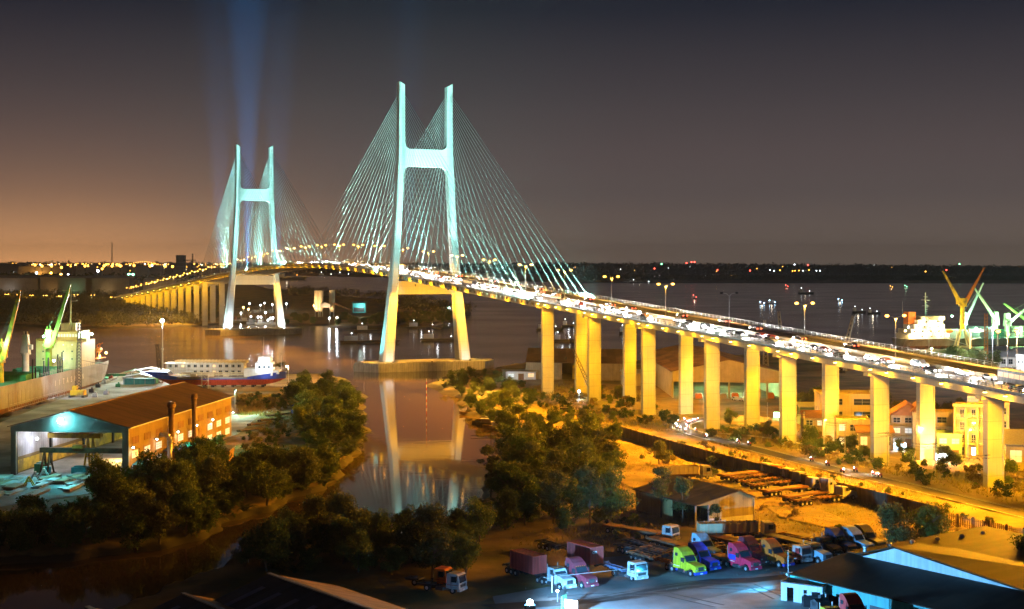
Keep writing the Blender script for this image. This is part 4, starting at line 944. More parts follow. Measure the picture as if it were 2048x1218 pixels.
# ---------------------------------------------------------------- beached blue and red coaster
bs = thing('coaster_ship', 'blue and red coaster drawn up on blocks with a white bridge at its right end', 'ship', (XAT(300,568), 566, GZ), .05)
LN = 55; st = [(0,1.0,5.4,6.2),(4,3.4,5.1,3.6),(9,4.4,4.9,1.2),(14,4.7,4.2,.9),(40,4.7,4.2,.9),(46,4.4,5.2,1.0),(51,3.2,5.8,1.8),(LN,1.6,6.2,3.4)]
m = MB(); vs = []
for i, (x, hw, zt, zb) in enumerate(st):
    xs = -2.6 if i == 0 else 0
    zr = max(zb+.05, 3.2)
    for sg in (-1, 1): vs += [(x, sg*hw*.7, zb), (x, sg*hw*.97, zr), (x+xs, sg*hw, max(zt, zr+.2))]
for i in range(len(st)-1):
    for sg in (0,1):
        for k in range(2):
            a, b = i*6+sg*3+k, (i+1)*6+sg*3+k; m.f.append([a,b,b+1,a+1]); m.m.append(0 if k == 1 else 1)
    m.f.append([i*6+2,(i+1)*6+2,(i+1)*6+5,i*6+5]); m.m.append(2); m.f.append([i*6,(i+1)*6,(i+1)*6+3,i*6+3]); m.m.append(1)
m.f += [[0,1,2,5,4,3],[42,43,44,47,46,45]]; m.m += [0,0]; m.v = vs
m.build('hull', [M_blue, M_red, M_rust], bs)
m = MB(); m.b2(12,40,-4.72,-4.6,3.6,4.3); m.b2(9,40,4.4,4.72,3.6,4.3); m.build('bulwark', M_greyhull, bs)
m = MB(); m.hexa([(0.5,-3,5.3),(9,-4.4,5),(9,4.4,5),(.5,3,5.3)],[(0,-3,6.4),(8,-4.4,6.2),(8,4.4,6.2),(0,3,6.4)]); m.build('forecastle', M_blue, bs)
m = MB(); m.b2(43,50,-3.6,3.6,4.6,9.8); m.b2(44,49,-2.8,2.8,9.8,12.0); m.b2(38.5,43,-3.2,3.2,4.2,7.4); m.b2(50,52.5,-3,3,5.2,6.6); hs = m.build('bridge_house', M_white, bs)
for x in (50.0,): window(bs, x, x, -2.4, 2.4, 7.6, 9, '+x', M_glass, 4, 1)
for x in (44.3,46.2,48.0): window(bs, x, x+.9, -3.6, -3.6, 7.6, 8.6, '-y', M_glass, 1, 1)
m = MB(); m.cyl((46,0,12),(46,0,20),.14,.08,6); m.cyl((53,0,6),(53,0,12.5),.09,.06,6); m.box((46,0,16),(1.6,.1,.1)); m.ball((47.5,0,12.8),.5,8); m.build('mast', M_white, bs)
m = MB()
for x in frange(50,54.5,.9):
    for sg in (-1,1): m.box((x,sg*2.2,6.9),(.06,.06,1.2))
m.box((52.2,-2.2,7.5),(4.6,.05,.05)); m.box((52.2,2.2,7.5),(4.6,.05,.05)); m.build('railing', M_white, bs)
m = MB()
for z in (4.8,5.6): m.cyl((13,-1.2,z),(38,-1.2,z),.14,None,6); m.cyl((13,1.2,z),(38,1.2,z),.14,None,6)
for x in frange(13,38,2.5): m.box((x,-1.2,4.6),(.12,.12,2.2)); m.box((x,1.2,4.6),(.12,.12,2.2)); m.box((x,0,5.7),(.1,2.4,.1))
for x in (18,25,31): m.box((x,0,4.7),(2.2,3,1))
m.build('deck_piping', M_cream, bs)
m = MB()
for x in frange(14,46,4): m.box((x,-2.6,.45),(1.2,.8,.9)); m.box((x,2.6,.45),(1.2,.8,.9))
m.build('keel_block', M_dark, bs)
sc_ = thing('scaffold_tower', 'small pale scaffold tower against the red side of the coaster', 'scaffold', (XAT(410,556), 556, GZ)); m = MB()
for x in (-1.3,1.3):
    for y in (-.8,.8): m.cyl((x,y,0),(x,y,6.6),.08,None,5)
for z in (.3,3.3,6.4):
    for y in (-.8,.8): m.cyl((-1.3,y,z),(1.3,y,z),.07,None,5)
    m.b2(-1.3,1.3,-.8,.8,z-.05,z)
m.cyl((-1.3,-.8,.3),(1.3,-.8,3.3),.05); m.cyl((1.3,-.8,3.3),(-1.3,-.8,6.4),.05); m.build('frame', M_cream, sc_)
spot('ship_flood', (30,-18,9), (36,0,4), 9000, (1,.9,.75), 120, .7, .4, bs); spot('house_flood', (47,-9,9), (47,0,8), 3000, WHI, 100, .6, .3, bs)
# floating two-storey hostel
fh = thing('floating_hostel', 'long white two storey house barge with balconies moored behind the coaster', 'house barge', (XAT(336,640), 640, 0)); 
m = MB(); m.b2(-1,37,-5,5,-.5,.7); m.build('pontoon', M_green, fh)
m = MB(); m.b2(0,35,-3,4,.7,6.0); m.build('wall', M_white, fh)
m = MB(); m.b2(-.8,36,-4.6,4.6,6.0,6.25); m.b2(0,35.6,-4.4,-3.0,3.35,3.5); m.build('roof', M_white, fh)
for k in range(12):
    for z in (1.5,4.2):
        if z < 2 and k < 4: continue
        window(fh, 1+k*2.85, 2.4+k*2.85, -3, -3, z, z+1.3, '-y', E_warm if k % 5 == 2 else M_glass, 2, 1)
m = MB()
for x in frange(0,35.4,1.8): m.b2(x-.05,x+.05,-4.45,-4.35,.7,6.0)
for z in (1.5,4.3): m.b2(0,35.5,-4.44,-4.38,z,z+.08)
for x in frange(4,36,1.6): m.b2(x-.05,x+.05,-4,4,6.25,7.4)
m.b2(4,36,-4,-3.9,7.3,7.4); m.b2(4,36,3.9,4,7.3,7.4); m.build('balcony_frame', M_cream, fh)
spot('hostel_flood', (14,-20,10), (18,-2,4), 9000, (1,.92,.75), 130, .6, .4, fh)
lp = thing('street_lamp', 'single pole lamp standing at the stern of the beached coaster', 'street lamp', (*P(577,768), GZ)); m = MB(); m.cyl((0,0,0),(0,0,7.5),.12,.08,6); m.build('pole', M_steel, lp); m = MB(); m.box((-.5,0,7.5),(1.1,.4,.25)); h_ = m.build('lamp_head', M_steel, lp); small_lamp(h_, (-.7,0,7.3), E_sod, .3); point('lamp_light', (-.7,-.4,7.0), 2500, (1,.75,.4), .3, lp)
# green glow on the yard right of the hall
yl = thing('floodlight_mast', 'low post floodlight casting green white light on the yard path', 'floodlight mast', (*P(470,830), GZ)); m = MB(); m.cyl((0,0,0),(0,0,8),.12,.1,6); m.build('pole', M_steel, yl); m = MB(); m.box((0,0,8.2),(.8,.5,.5)); m.build('lamp_head', M_dark, yl); spot('yard_light', (0,-.6,8.0), (14,-4,0), 26000, (.5,1,.75), 140, .6, .4, yl)
spot('bush_light', (SW+1.5, 36, 6.4), (SW+11, 40, 0), 4200, (.1,1,.5), 120, .6, .3, shed)
spot('bank_light', (SW+1.5, 58, 6.4), (SW+24, 45, 0), 6000, (.1,1,.55), 90, .6, .3, shed)
# ================================================================ right bank: roads, walls, buildings, ships
M_roofo = pm('weathered_brown_roof', (.24,.125,.06), .7, .25, .2, sheets=(3.5,9), corr=('X',1.2,.2), dirt=(.18,.10,.05))
M_wally = pm('yellowish_plaster', (.50,.41,.22), .85, .18, .35, streak=.12)
M_wallg = pm('green_plaster', (.30,.42,.22), .85, .18, .4, streak=.12)
M_wallp = pm('stained_plaster', (.40,.33,.22), .9, .25, .4, streak=.2)
M_brickw = pm('grey_block_wall', (.17,.14,.10), .9, .3, .4, streak=.4)
M_tile = pm('clay_tile_roof', (.32,.15,.08), .8, .25, .6)
E_shop = em('shop_light', (.8,.92,1), 5)
road_c = [(1425,837),(1385,842),(1362,850),(1362,858),(1390,868),(1440,882),(1520,902),(1620,928),(1720,952),(1820,975),(1920,999),(2060,1033),(2200,1068)]
def offset_strip(name, pts, w0, w1, z, mat, k='structure'):
    p = [Vector((*P(*q), 0)) for q in pts]; m = MB(); vs = []
    for i, c in enumerate(p):
        a = p[max(0,i-1)]; b = p[min(len(p)-1,i+1)]; d = (b-a).normalized(); nrm = Vector((-d.y, d.x, 0))
        vs += [c+nrm*w0+Vector((0,0,z)), c+nrm*w1+Vector((0,0,z))]
    m.add(vs, [(2*i,2*i+2,2*i+3,2*i+1) for i in range(len(p)-1)]); o = m.build(name, mat)
    return kind(o, k)
offset_strip('road', road_c, -2.9, 2.9, GZ+.2, pm('worn_asphalt', (.085,.08,.07), .9, .3, .25, spec=.08, dirt=(.12,.10,.07)))
offset_strip('road_marking', road_c, 2.55, 2.7, GZ+.215, M_paint); offset_strip('road_marking', road_c, -2.7, -2.55, GZ+.215, M_paint)
offset_strip('kerb', road_c, 2.92, 3.2, GZ+.3, M_conc2); offset_strip('kerb', road_c, -3.2, -2.92, GZ+.3, M_conc2)
offset_strip('path', [(1745,926),(1650,898),(1560,880),(1480,870),(1400,866)], -.9, .9, GZ+.19, M_conc2)
sheet('dirt_track', [P(1530,1012), P(1640,1020), P(1720,1052), P(1650,1056), P(1560,1035)], GZ+.17, M_soil)
sheet('dirt_track', [P(1240,905), P(1330,905), P(1330,960), P(1290,990), P(1230,960)], GZ+.17, M_soil)
sheet('bare_ground', [P(1090,800), P(1260,800), P(1330,830), P(1240,845), P(1130,828)], GZ+.17, M_soil)
sheet('bare_ground', [P(1590,900), P(1790,900), P(1990,935), P(2060,960), P(1960,950), P(1700,925)], GZ+.17, M_soil)
# boundary wall, then a slatted fence
def wall_run(name, label, cat, pts, h, th, mat, post=4.0, slat=False):
    p = [Vector((*P(*q), GZ)) for q in pts]; t = thing(name, label, cat, tuple(p[0])); o = p[0]; m = MB(); q = MB()
    for a, b in zip(p[:-1], p[1:]):
        L_ = (b-a).length; an = math.atan2(b.y-a.y, b.x-a.x); mid = (a+b)/2 - o
        if slat:
            n = int(L_/.45)
            for i in range(n): c = a.lerp(b, (i+.5)/n)-o; m.box((c.x,c.y,h/2+random.uniform(-.1,.1)), (.22,.05,h), rz=an)
            for z in (h*.3, h*.8): m.box((mid.x,mid.y,z), (L_,.08,.1), rz=an)
        else: m.box((mid.x,mid.y,h/2-.1), (L_,th,h+.2), rz=an); m.box((mid.x,mid.y,h+.06), (L_,th*1.5,.12), rz=an)
        for i in range(int(L_/post)+1): c = a.lerp(b, min(1,i*post/L_))-o; q.box((c.x,c.y,h/2+.06), (.34,th+.2,h+.4), rz=an)
    m.build('panel', mat, t); q.build('post', mat, t); return t
wall_run('boundary_wall', 'long grey block boundary wall between the truck yard and the lower road', 'wall', [(1240,872),(1330,899),(1450,933),(1600,972),(1750,1009),(1880,1044)], 2.7, .25, M_brickw)
wall_run('slat_fence', 'ragged wooden slat fence continuing right from the block wall', 'fence', [(1884,1046),(2048,1083),(2120,1100)], 2.2, .1, pm('old_timber', (.22,.15,.08), .9, .4, 1.5), 4, True)
wall_run('low_wall', 'low pale wall between the viaduct piers and the river warehouses', 'wall', [(1235,828),(1320,830),(1345,832)], 1.4, .2, M_wallp)
wall_run('low_wall', 'low wall with gate in front of the big warehouse', 'wall', [(1452,842),(1500,842),(1540,846)], 1.6, .2, M_wallp)

def house(label, px, py, w, d, h, rz, wall, roof=None, rh=2.0, floors=2, bays=3, name='house', cat='house', lit=0.2, balcony=False, parapet=True, axis='x', z0=GZ, seed=0):
    """front-left ground corner at a photo pixel; local x along the front, y away"""
    x, y = P(px, py); t = thing(name, label, cat, (x, y, z0), rz); r = random.Random(seed+int(px))
    m = MB(); m.b2(0,w,0,d,-.3,h); m.build('wall', wall, t)
    if roof:
        m = MB()
        if axis == 'x': m.ext([(-.5,-.6,h),(w+.5,-.6,h),(w+.5,d/2,h+rh),(-.5,d/2,h+rh)], (0,0,.18)); m.ext([(-.5,d+.6,h),(w+.5,d+.6,h),(w+.5,d/2,h+rh),(-.5,d/2,h+rh)][::-1], (0,0,.18)); m.ext([(.1,.1,h),(.1,d-.1,h),(.1,d/2,h+rh-.05)], (w-.2,0,0))
        else: m.ext([(-.6,-.5,h),(-.6,d+.5,h),(w/2,d+.5,h+rh),(w/2,-.5,h+rh)], (0,0,.18)); m.ext([(w+.6,-.5,h),(w+.6,d+.5,h),(w/2,d+.5,h+rh),(w/2,-.5,h+rh)][::-1], (0,0,.18)); m.ext([(.1,.1,h),(w-.1,.1,h),(w/2,.1,h+rh-.05)], (0,d-.2,0))
        m.build('roof', roof, t)
    elif parapet:
        m = MB(); m.b2(-.15,w+.15,-.15,.1,h,h+.7); m.b2(-.15,w+.15,d-.1,d+.15,h,h+.7); m.b2(-.15,.1,.1,d-.1,h,h+.7); m.b2(w-.1,w+.15,.1,d-.1,h,h+.7); m.build('parapet', wall, t)
    fh_ = h/floors; bw = w/bays
    for f in range(floors):
        for b_ in range(bays):
            x0, x1 = b_*bw+bw*.2, (b_+1)*bw-bw*.2; z0_, z1_ = f*fh_+fh_*.32, f*fh_+fh_*.8
            mt = E_warm if r.random() < lit*.5 else (E_win if r.random() < lit else M_glass)
            if f == 0 and b_ == bays//2: m = MB(); m.b2(x0+.1,x1-.1,-.1,-.003,0,fh_*.78); m.build('door', M_shut, t)
            else: window(t, x0, x1, 0, 0, z0_, z1_, '-y', mt, 2, 2)
        if balcony and f: 
            m = MB(); m.b2(.1,w-.1,-1.3,-.16,f*fh_-.05,f*fh_+.12)
            for k in range(int(w/.5)): m.b2(.2+k*.5,.26+k*.5,-1.28,-1.22,f*fh_+.12,f*fh_+.95)
            m.b2(.1,w-.1,-1.3,-1.2,f*fh_+.95,f*fh_+1.03); m.build('balcony', wall, t)
    for yy in (.25, .65):
        window(t, w, w, d*yy, d*yy+1.2, h*.55, h*.55+1.2, '+x', M_glass, 2, 2)
        window(t, 0, 0, d*yy, d*yy+1.2, h*.55, h*.55+1.2, '-x', M_glass, 2, 2)
    return t
# four-storey apartment front with deep loggias
x, y = P(1908, 915); ap = thing('apartment_block', 'yellow four storey apartment block with rows of deep recessed balconies', 'apartment block', (x, y, GZ), -.35)
W_, D_, H_ = 8.6, 11, 13.2
m = MB(); m.b2(0,W_,1.4,D_,-.3,H_)
for i in range(4): m.b2(-.12+i*(W_-.2)/3, .32+i*(W_-.2)/3, 0, 1.39, 0, H_)
for f in range(1,5): m.b2(.33,W_-.3,.02,1.38,f*3.2-.25+.4,f*3.2+.4) if f < 4 else m.b2(-.3,W_+.3,-.2,1.39,H_-.2,H_+.5)
m.build('wall', M_wally, ap)
for f in range(4):
    for b_ in range(3):
        x0 = .5+b_*2.8; window(ap, x0+.9, x0+1.9, 1.4, 1.4, f*3.2+.6, f*3.2+2.6, '-y', E_shop if f == 0 and b_ == 1 else M_glass, 2, 2)
        if f:
            m = MB()
            for k in range(7): m.b2(x0+k*.36,x0+k*.36+.05,.05,.1,f*3.2+.42,f*3.2+1.3)
            m.b2(x0,x0+2.3,.04,.12,f*3.2+1.3,f*3.2+1.38); m.build('balcony_rail', M_steel, ap)
m = MB(); m.b2(3,6,4,8,H_,H_+2.2); m.cyl((7,5,H_),(7,5,H_+1.6),.8,None,10); m.build('roof_tank', M_steel, ap)
house('tall narrow yellow house with blank side wall right of the apartment block', 1960, 915, 7, 14, 13.5, -.35, M_wally, None, 0, 4, 2, lit=.1)
house('low yellow hall with pitched sheet roof half behind the rightmost pier', 2012, 940, 18, 12, 6.0, -.2, M_wally, M_steel, 3.0, 1, 4, 'hall', 'hall', lit=.3)
house('blank walled flat roofed workshop block behind the two middle piers', 1640, 868, 16, 14, 11.0, -.1, M_wally, None, 0, 3, 2, 'workshop', 'workshop', lit=0)
house('stained plaster house with white lit shop below and a dark balcony', 1674, 897, 8.5, 9, 7.2, -.15, M_wallp, None, 0, 2, 3, lit=.4, balcony=True)
house('single storey stained house beside the white lit shop', 1716, 902, 9, 8, 4.8, -.1, M_wallp, M_tile, 1.5, 1, 3, lit=.2)
house('tile roofed villa with pointed gable and balcony between two piers', 1782, 893, 9, 9, 8.4, -.2, M_wallp, M_tile, 3.2, 3, 3, lit=.2, balcony=True, axis='y')
house('narrow yellow gabled house joined to the right of the villa', 1826, 897, 4, 10, 9.6, -.2, M_wally, M_tile, 2.4, 3, 1, lit=.1, axis='y')
house('small green plaster house with parapet left of the apartment block', 1874, 916, 6, 8, 5.6, -.25, M_wallg, None, 0, 2, 2, lit=.5)
house('dim yellow house with dark balcony behind the green house', 1868, 900, 8, 8, 9.4, -.25, M_wally, None, 0, 3, 2, lit=.1, balcony=True)
house('low house with lit terrace behind leafy shrubs left of the blank block', 1608, 880, 9, 9, 6.2, -.1, M_wallp, M_tile, 1.6, 2, 3, lit=.5)
house('green tinted hut with a white lamp behind the piers', 1600, 850, 11, 7, 5.4, 0, M_wallg, M_steel, 1.2, 1, 3, 'hut', 'hut', lit=.4)
for i, (px, py, w, h) in enumerate(((2000,735,14,5),(2040,730,16,6),(1985,722,10,5),(2052,745,12,7))):
    house(['white gabled house beyond the viaduct railing at far right','bluish roofed house at the right edge beyond the railing','small dim house half hidden by the dark trees','flat roofed dim house at the right edge'][i], px, py, w, 10, h, .1, M_white, M_steel if i < 3 else None, 2.2, 1+(h > 5), 4, lit=.35)
# shop light and street signs glowing under the viaduct
for i, (px, py, z, e, col, pw) in enumerate(((1686,888,3.4,E_shop,(.8,.92,1),4200),(1628,866,3.0,E_shop,(.75,.9,1),2000),(1800,902,2.6,E_blu,(.5,.7,1),1800),(1885,924,2.6,E_shop,(.7,.9,1),2000),(2014,918,3.2,E_blu,(.4,.75,1),1500),(1558,838,2.6,E_grn,(.2,1,.7),1500))):
    x, y = P(px, py); t = thing('shop_sign', ['bright white shopfront panel below the stained house','white lit stall panel by the leafy terrace','bluish lit stall panel below the villa','white lit shop panel by the small green house','bright blue screen like panel beside the rightmost pier','greenish lit stall panel behind the warehouse trees'][i], 'sign', (x, y, GZ), -.15)
    m = MB(); m.box((0,0,z*.5),(3.0,.15,1.6)); m.k = 1; m.box((-1.6,0,z*.5-.2),(.12,.12,z)); m.box((1.6,0,z*.5-.2),(.12,.12,z)); m.build('panel', [e, M_steel], t); point('sign_light', (0,-1.2,z*.6), pw, col, .4, t)
# river warehouses
def warehouse(label, pts, ez, rz_, mat, wall, ridge_dir, name='warehouse'):
    """pts: front-left, front-right, back-right, back-left on the ground (world)"""
    t = thing(name, label, 'warehouse', (*pts[0], GZ)); o = Vector((*pts[0],0)); q = [Vector((*p,0))-o for p in pts]; m = MB()
    up = Vector((0,0,ez)); rp_ = Vector((0,0,rz_))
    th = .3
    for a, b in ((3,0),(1,2),(2,3)):
        d = (q[b]-q[a]).normalized(); nn = Vector((-d.y,d.x,0))*th
        m.hexa([q[a],q[b],q[b]+nn,q[a]+nn],[p+up for p in (q[a],q[b],q[b]+nn,q[a]+nn)])
    m.build('wall', wall, t)
    m = MB()
    if ridge_dir == 'depth':
        fa, fb = (q[0]+q[1])/2+rp_, (q[2]+q[3])/2+rp_
        for a, b in ((0,3),(1,2)):
            out = ((q[a]-q[1-a if a < 2 else a])).normalized()*.8; vs = [q[a]+up+out, q[b]+up+out, fb, fa]; m.hexa(vs, [p+Vector((0,0,.25)) for p in vs])
        mm = MB(); mm.ext([q[0]+up*.62, q[1]+up*.62, q[1]+up, (q[0]+q[1])/2+rp_-Vector((0,0,.1)), q[0]+up], (q[3]-q[0]).normalized()*.3)
    else:
        fa, fb = (q[0]+q[3])/2+rp_, (q[1]+q[2])/2+rp_
        for a, b in ((0,1),(3,2)):
            out = (q[a]-q[3-a]).normalized()*.8; vs = [q[a]+up+out, q[b]+up+out, fb, fa]; m.hexa(vs, [p+Vector((0,0,.25)) for p in vs])
        mm = MB(); mm.ext([q[0]+up*.0+Vector((0,0,.0)), q[1]*.35+q[0]*.65, (q[1]*.35+q[0]*.65)+up, q[0]+up], Vector((0,.3,0))); m2 = MB(); m2.ext([q[1]*.6+q[0]*.4, q[1], q[1]+up, (q[1]*.6+q[0]*.4)+up], Vector((0,.3,0))); m2.build('gable_panel', wall, t)
    m.build('roof', mat, t); mm.build('gable_panel', wall, t)
    m = MB()
    for i in range(7): c = q[0].lerp(q[1], i/6); m.box((c.x,c.y+.25,ez*.31),(.6,.6,ez*.62))
    m.build('column', wall, t); return t
wA = warehouse('wide brown roofed warehouse with arched yellow gable open at the front, under the viaduct', [(59.5,520),(100,512),(96,622),(58,628)], 9.6, 14.2, M_roofo, M_wally, 'depth')
for x, y, w in ((12,10,9000),(28,12,9000),(20,40,9000)): small_lamp(wA, (x,y,7.4), E_grn, .3, 'hall_lamp'); point('hall_light', (x,y,6.6), w, (.5,1,.6), .4, wA)
wB = warehouse('long low warehouse with brown ridged roof by the river behind the first piers', [(6,605),(50,596),(54,628),(8,640)], 7.2, 12.2, M_roofo, M_wallp, 'width')
m = MB(); m.b2(20,25,-.2,-.02,0,6); m.build('door', M_yel, wB)
house('small yellow shed at the right end of the river warehouse', 1246, 772, 12, 12, 5, 0, M_wally, M_steel, 1.2, 1, 2, 'shed', 'shed', lit=0)
house('white lit low shed at the creek mouth left of the warehouse', 1012, 760, 13, 10, 3.4, .15, M_white, M_steel, .6, 1, 3, 'shed', 'shed', lit=.6)
x, y = P(1030,766); point('shed_light', (x, y, 4), 3500, (.6,.85,1), .4)
house('small pale house on the bank just beyond the viaduct deck', 1660, 742, 20, 14, 9, .05, M_wally, M_tile, 4, 1, 3, lit=.1)
# goods in the warehouse mouth, parked vans come later
for i in range(8):
    m = MB(); h0 = random.uniform(1.5,3.2); m.box((0,0,h0/2),(2.4,2.2,h0)); m.box((0,0,h0+.15),(2.0,1.8,.3)); o = m.build('goods_crate', [M_wallp, M_orange, M_white][i % 3]); o.location = (64+i*4.4, 514+random.uniform(0,6), GZ+.2)
    tag(o, 'stacked goods crate in the open mouth of the wide warehouse', 'crate', 'goods crates in the warehouse mouth')
# crawler crane with lattice jib by the first piers
x, y = P(1188, 800); cc = thing('crawler_crane', 'small crawler crane whose thin lattice jib leans left across a pier', 'crane', (x, y, GZ)); m = MB(); m.lattice((-.5,0,2.5),(-10.2,0,24.0),1.3,.7,14,.09); m.cyl((-10.2,0,24),(-10.2,0,15.5),.04,None,4); m.box((-10.2,0,15.2),(.6,.6,.9)); m.build('jib', M_dark, cc)
m = MB(); m.b2(-1.8,2.6,-1.5,1.5,1.2,3.4); m.b2(-1.8,-.4,-1.5,.1,3.4,4.2); m.k = 1; m.b2(-2.4,2.4,-1.9,-1.1,0,1.1); m.b2(-2.4,2.4,1.1,1.9,0,1.1); m.build('body', [M_yel, M_tyre], cc)
x, y = P(1158, 800); wl = thing('site_light', 'dazzling bluish white site light on a short post among the first piers', 'site light', (x, y, GZ)); m = MB(); m.cyl((0,0,0),(0,0,3),.1,None,6); m.build('post', M_steel, wl); m = MB(); m.box((0,.1,3.2),(.8,.4,.5)); h_ = m.build('lamp_head', M_dark, wl); small_lamp(h_, (0,-.25,3.2), E_blu, .42); point('site_glow', (0,-1.0,3.2), 3500, (.6,.8,1), .3, wl)
for i, (px, py) in enumerate(((1176,832),(1130,825),(1205,810))):
    x, y = P(px, py); t = thing('site_bin', ['rounded metal bin by the site light','dark crate row left of the site light','grey cabin panel right of the site light'][i], 'bin', (x,y,GZ)); m = MB(); m.cyl((0,0,0),(0,0,1.9),1.0,1.15,12) if i == 0 else m.box((0,0,.8),(3.5,1.4,1.6)); m.box((0,0,1.95),(1.2,1.0,.2)); m.build('body', (M_steel,M_dark,M_wallp)[i], t)
# graffiti at the foot of the piers: loose dark and coloured strokes
M_spray = pm('dark_spray_paint', (.05,.05,.06), .7, .3, 2); M_spray2 = pm('violet_spray_paint', (.16,.13,.22), .7, .3, 2); M_spray3 = pm('red_spray_paint', (.32,.07,.03), .7, .3, 2)
def graffiti(s, sg, mat, w, h, n, seed):
    r = random.Random(seed); m = MB(); pts = []; t0 = sg*7.0 - w/2
    for i in range(n): pts.append((s+.77, t0+w*i/(n-1)+r.uniform(-.25,.25), 1.6+h*r.random()))
    for a, b in zip(pts[:-1], pts[1:]): m.cyl(a, b, .07, None, 4)
    for i in range(3): c = r.uniform(.2,w-.2); m.cyl((s+.77,t0+c,1.7),(s+.77,t0+c+.4,1.7+h),.09,None,4)
    m.build('graffiti', mat, near)
graffiti(PIERS[0], -1, M_spray, 3.6, 1.1, 11, 1); graffiti(PIERS[1], -1, M_spray3, 4.0, 1.3, 14, 2); graffiti(PIERS[1], 1, M_spray2, 3.6, 1.6, 24, 3)

# ---------------------------------------------------------------- shed in the truck yard
rz = math.atan2(6, 11.9); sh = thing('yard_shed', 'small metal shed with long brown roof and amber lit gable in the truck yard', 'shed', (34.2, 262, GZ), rz)
w, d, e, r_ = 13.3, 21, 4.6, 6.1; ax = 9.8
m = MB(); m.ext([(3.2,0,1.3),(w,0,1.3),(w,0,e),(ax,0,r_),(0,0,e-.5),(0,0,3.9),(3.2,0,3.9)], (0,.2,0)); m.ext([(0,d-.2,0),(w,d-.2,0),(w,d-.2,e),(ax,d-.2,r_),(0,d-.2,e-.5)], (0,.2,0)); m.b2(w-.2,w,.21,d-.21,0,e-.05); m.b2(0,.2,8,d-.21,0,e-.6); m.build('wall', pm('ochre_sheet_wall', (.40,.33,.14), .6, .2, .4, sheets=(1.1,40), corr=('X',2.2,.3), streak=.2), sh)
m = MB(); m.b2(3.2,w,-.02,.22,0,1.29); m.build('plinth', M_white, sh)
m = MB(); m.b2(0,.25,-.02,.3,0,3.9); m.b2(2.95,3.2,-.02,.3,0,3.89); m.b2(w,w+.15,-.1,.1,0,e-.2); m.build('post', M_steel, sh)
m = MB()
for a, b, za, zb in ((-.5,ax,e-.62,r_),(ax,w+.6,r_,e-.2)): m.hexa([(a,-.6,za+.02),(b,-.6,zb+.02),(b,d+.5,zb+.02),(a,d+.5,za+.02)],[(a,-.6,za+.16),(b,-.6,zb+.16),(b,d+.5,zb+.16),(a,d+.5,za+.16)])
m.build('roof', pm('rust_brown_roof', (.10,.06,.035), .7, .25, .3, sheets=(5,1.1), corr=('Y',1.2,.3)), sh)

# ---------------------------------------------------------------- right-hand cargo ship at its berth
rs = thing('cargo_ship', 'brightly lit cargo ship with white house and mast at the far right berth', 'ship', (XAT(1797,850), 850, 0), .24)
m = MB(); st = [(0,6,9,2),(4,9,10.5,0),(12,11,11,-1),(140,11,11,-1),(158,2,5,-1)]; vs = []
for x, hw, hd, zb in st:
    for sg in (-1,1): vs += [(x,sg*hw*.9,zb),(x,sg*hw,2.2),(x,sg*hd,6.4)]
for i in range(4):
    for sg in (0,1):
        for k in range(2): a, b = i*6+sg*3+k, (i+1)*6+sg*3+k; m.f.append([a,b,b+1,a+1]); m.m.append(1 if k == 0 else 0)
    m.f.append([i*6+2,(i+1)*6+2,(i+1)*6+5,i*6+5]); m.m.append(0)
m.f.append([0,1,2,5,4,3]); m.m.append(0); m.v = vs; m.build('hull', [M_greyhull, M_rust], rs)
m = MB(); m.b2(2,30,-8,8,6.4,9.5); m.b2(4,28,-8,8,9.52,12.2); m.b2(7,27,-7,7,12.22,15); m.b2(9,26,-7,7,15.02,17.6); m.b2(12,25,-10.5,10.5,17.62,20.0); m.build('superstructure', M_white, rs)
m = MB(); m.b2(5,10,-3,3,15,22.5); m.build('funnel', M_orange, rs)
m = MB(); m.cyl((18,0,20),(18,0,34),.45,.3,8); m.box((18,0,29.5),(1.2,8,.5)); m.box((18,0,31.5),(.6,4,.4)); m.box((18,0,26),(1.6,5,.3))
for i in range(6): m.box((18.8,0,21+i*1.4),(1.2,.4,.2))
m.cyl((6,6,20),(6,6,29),.1,.06,5); m.build('mast', M_white, rs)
for f, (x0, x1, z) in enumerate(((4,29,7.4),(5,27,10.3),(8,26,13),(10,25,16))):
    for k in range(8): window(rs, x0+k*(x1-x0)/8+.4, x0+k*(x1-x0)/8+1.6, -8 if f < 2 else -7, 0, z, z+1.1, '-y', E_warm if k % 2 else M_glass, 1, 1) if False else None
    for k in range(8):
        yy = -8 if f < 2 else -7; window(rs, x0+k*(x1-x0)/8+.4, x0+k*(x1-x0)/8+1.6, yy, yy, z, z+1.1, '-y', E_warm if k % 2 else M_glass, 1, 1)
m = MB()
for x in frange(0,31,1.5): m.b2(x-.05,x+.05,-9.6,-9.5,6.4,7.5)
m.b2(0,31,-9.6,-9.52,7.4,7.5); m.b2(30,140,-10.8,-10.7,7.3,7.4)
for x in frange(30,140,2.5): m.b2(x-.06,x+.06,-10.8,-10.7,6.4,7.4)
m.build('railing', M_white, rs)
m = MB(); m.ball((29,-9,11),1.6,10,(1.6,.8,.8)); m.build('lifeboat', M_orange, rs)
for i, (x, y, z) in enumerate(((1,-9.8,13.6),(3,-8.6,9),(5,-8.6,8.2),(9,-8.8,8.4),(13,-8.8,8.4),(17,-8.8,8.6),(8,-8,12.2),(15,-8,13),(20,-8,13.2),(24,-8,13),(11,-7.6,16.4),(16,-7.6,16.4),(20,-7.6,16.5),(13,-10.8,18.6),(24,-10.8,18.4),(28,-8.8,8.2),(23,-8.8,8.6))):
    small_lamp(rs, (x,y,z), E_sod if i % 3 else E_whi, .42, 'deck_lamp')
    if i % 2 == 0: point('deck_light', (x,y-1.4,z+.3), 1900, (1,.72,.32), .4, rs)
small_lamp(rs, (30,-10,20), E_grn, .6, 'deck_lamp'); point('deck_light', (31,-11,20.5), 9000, (.5,1,.6), .4, rs)
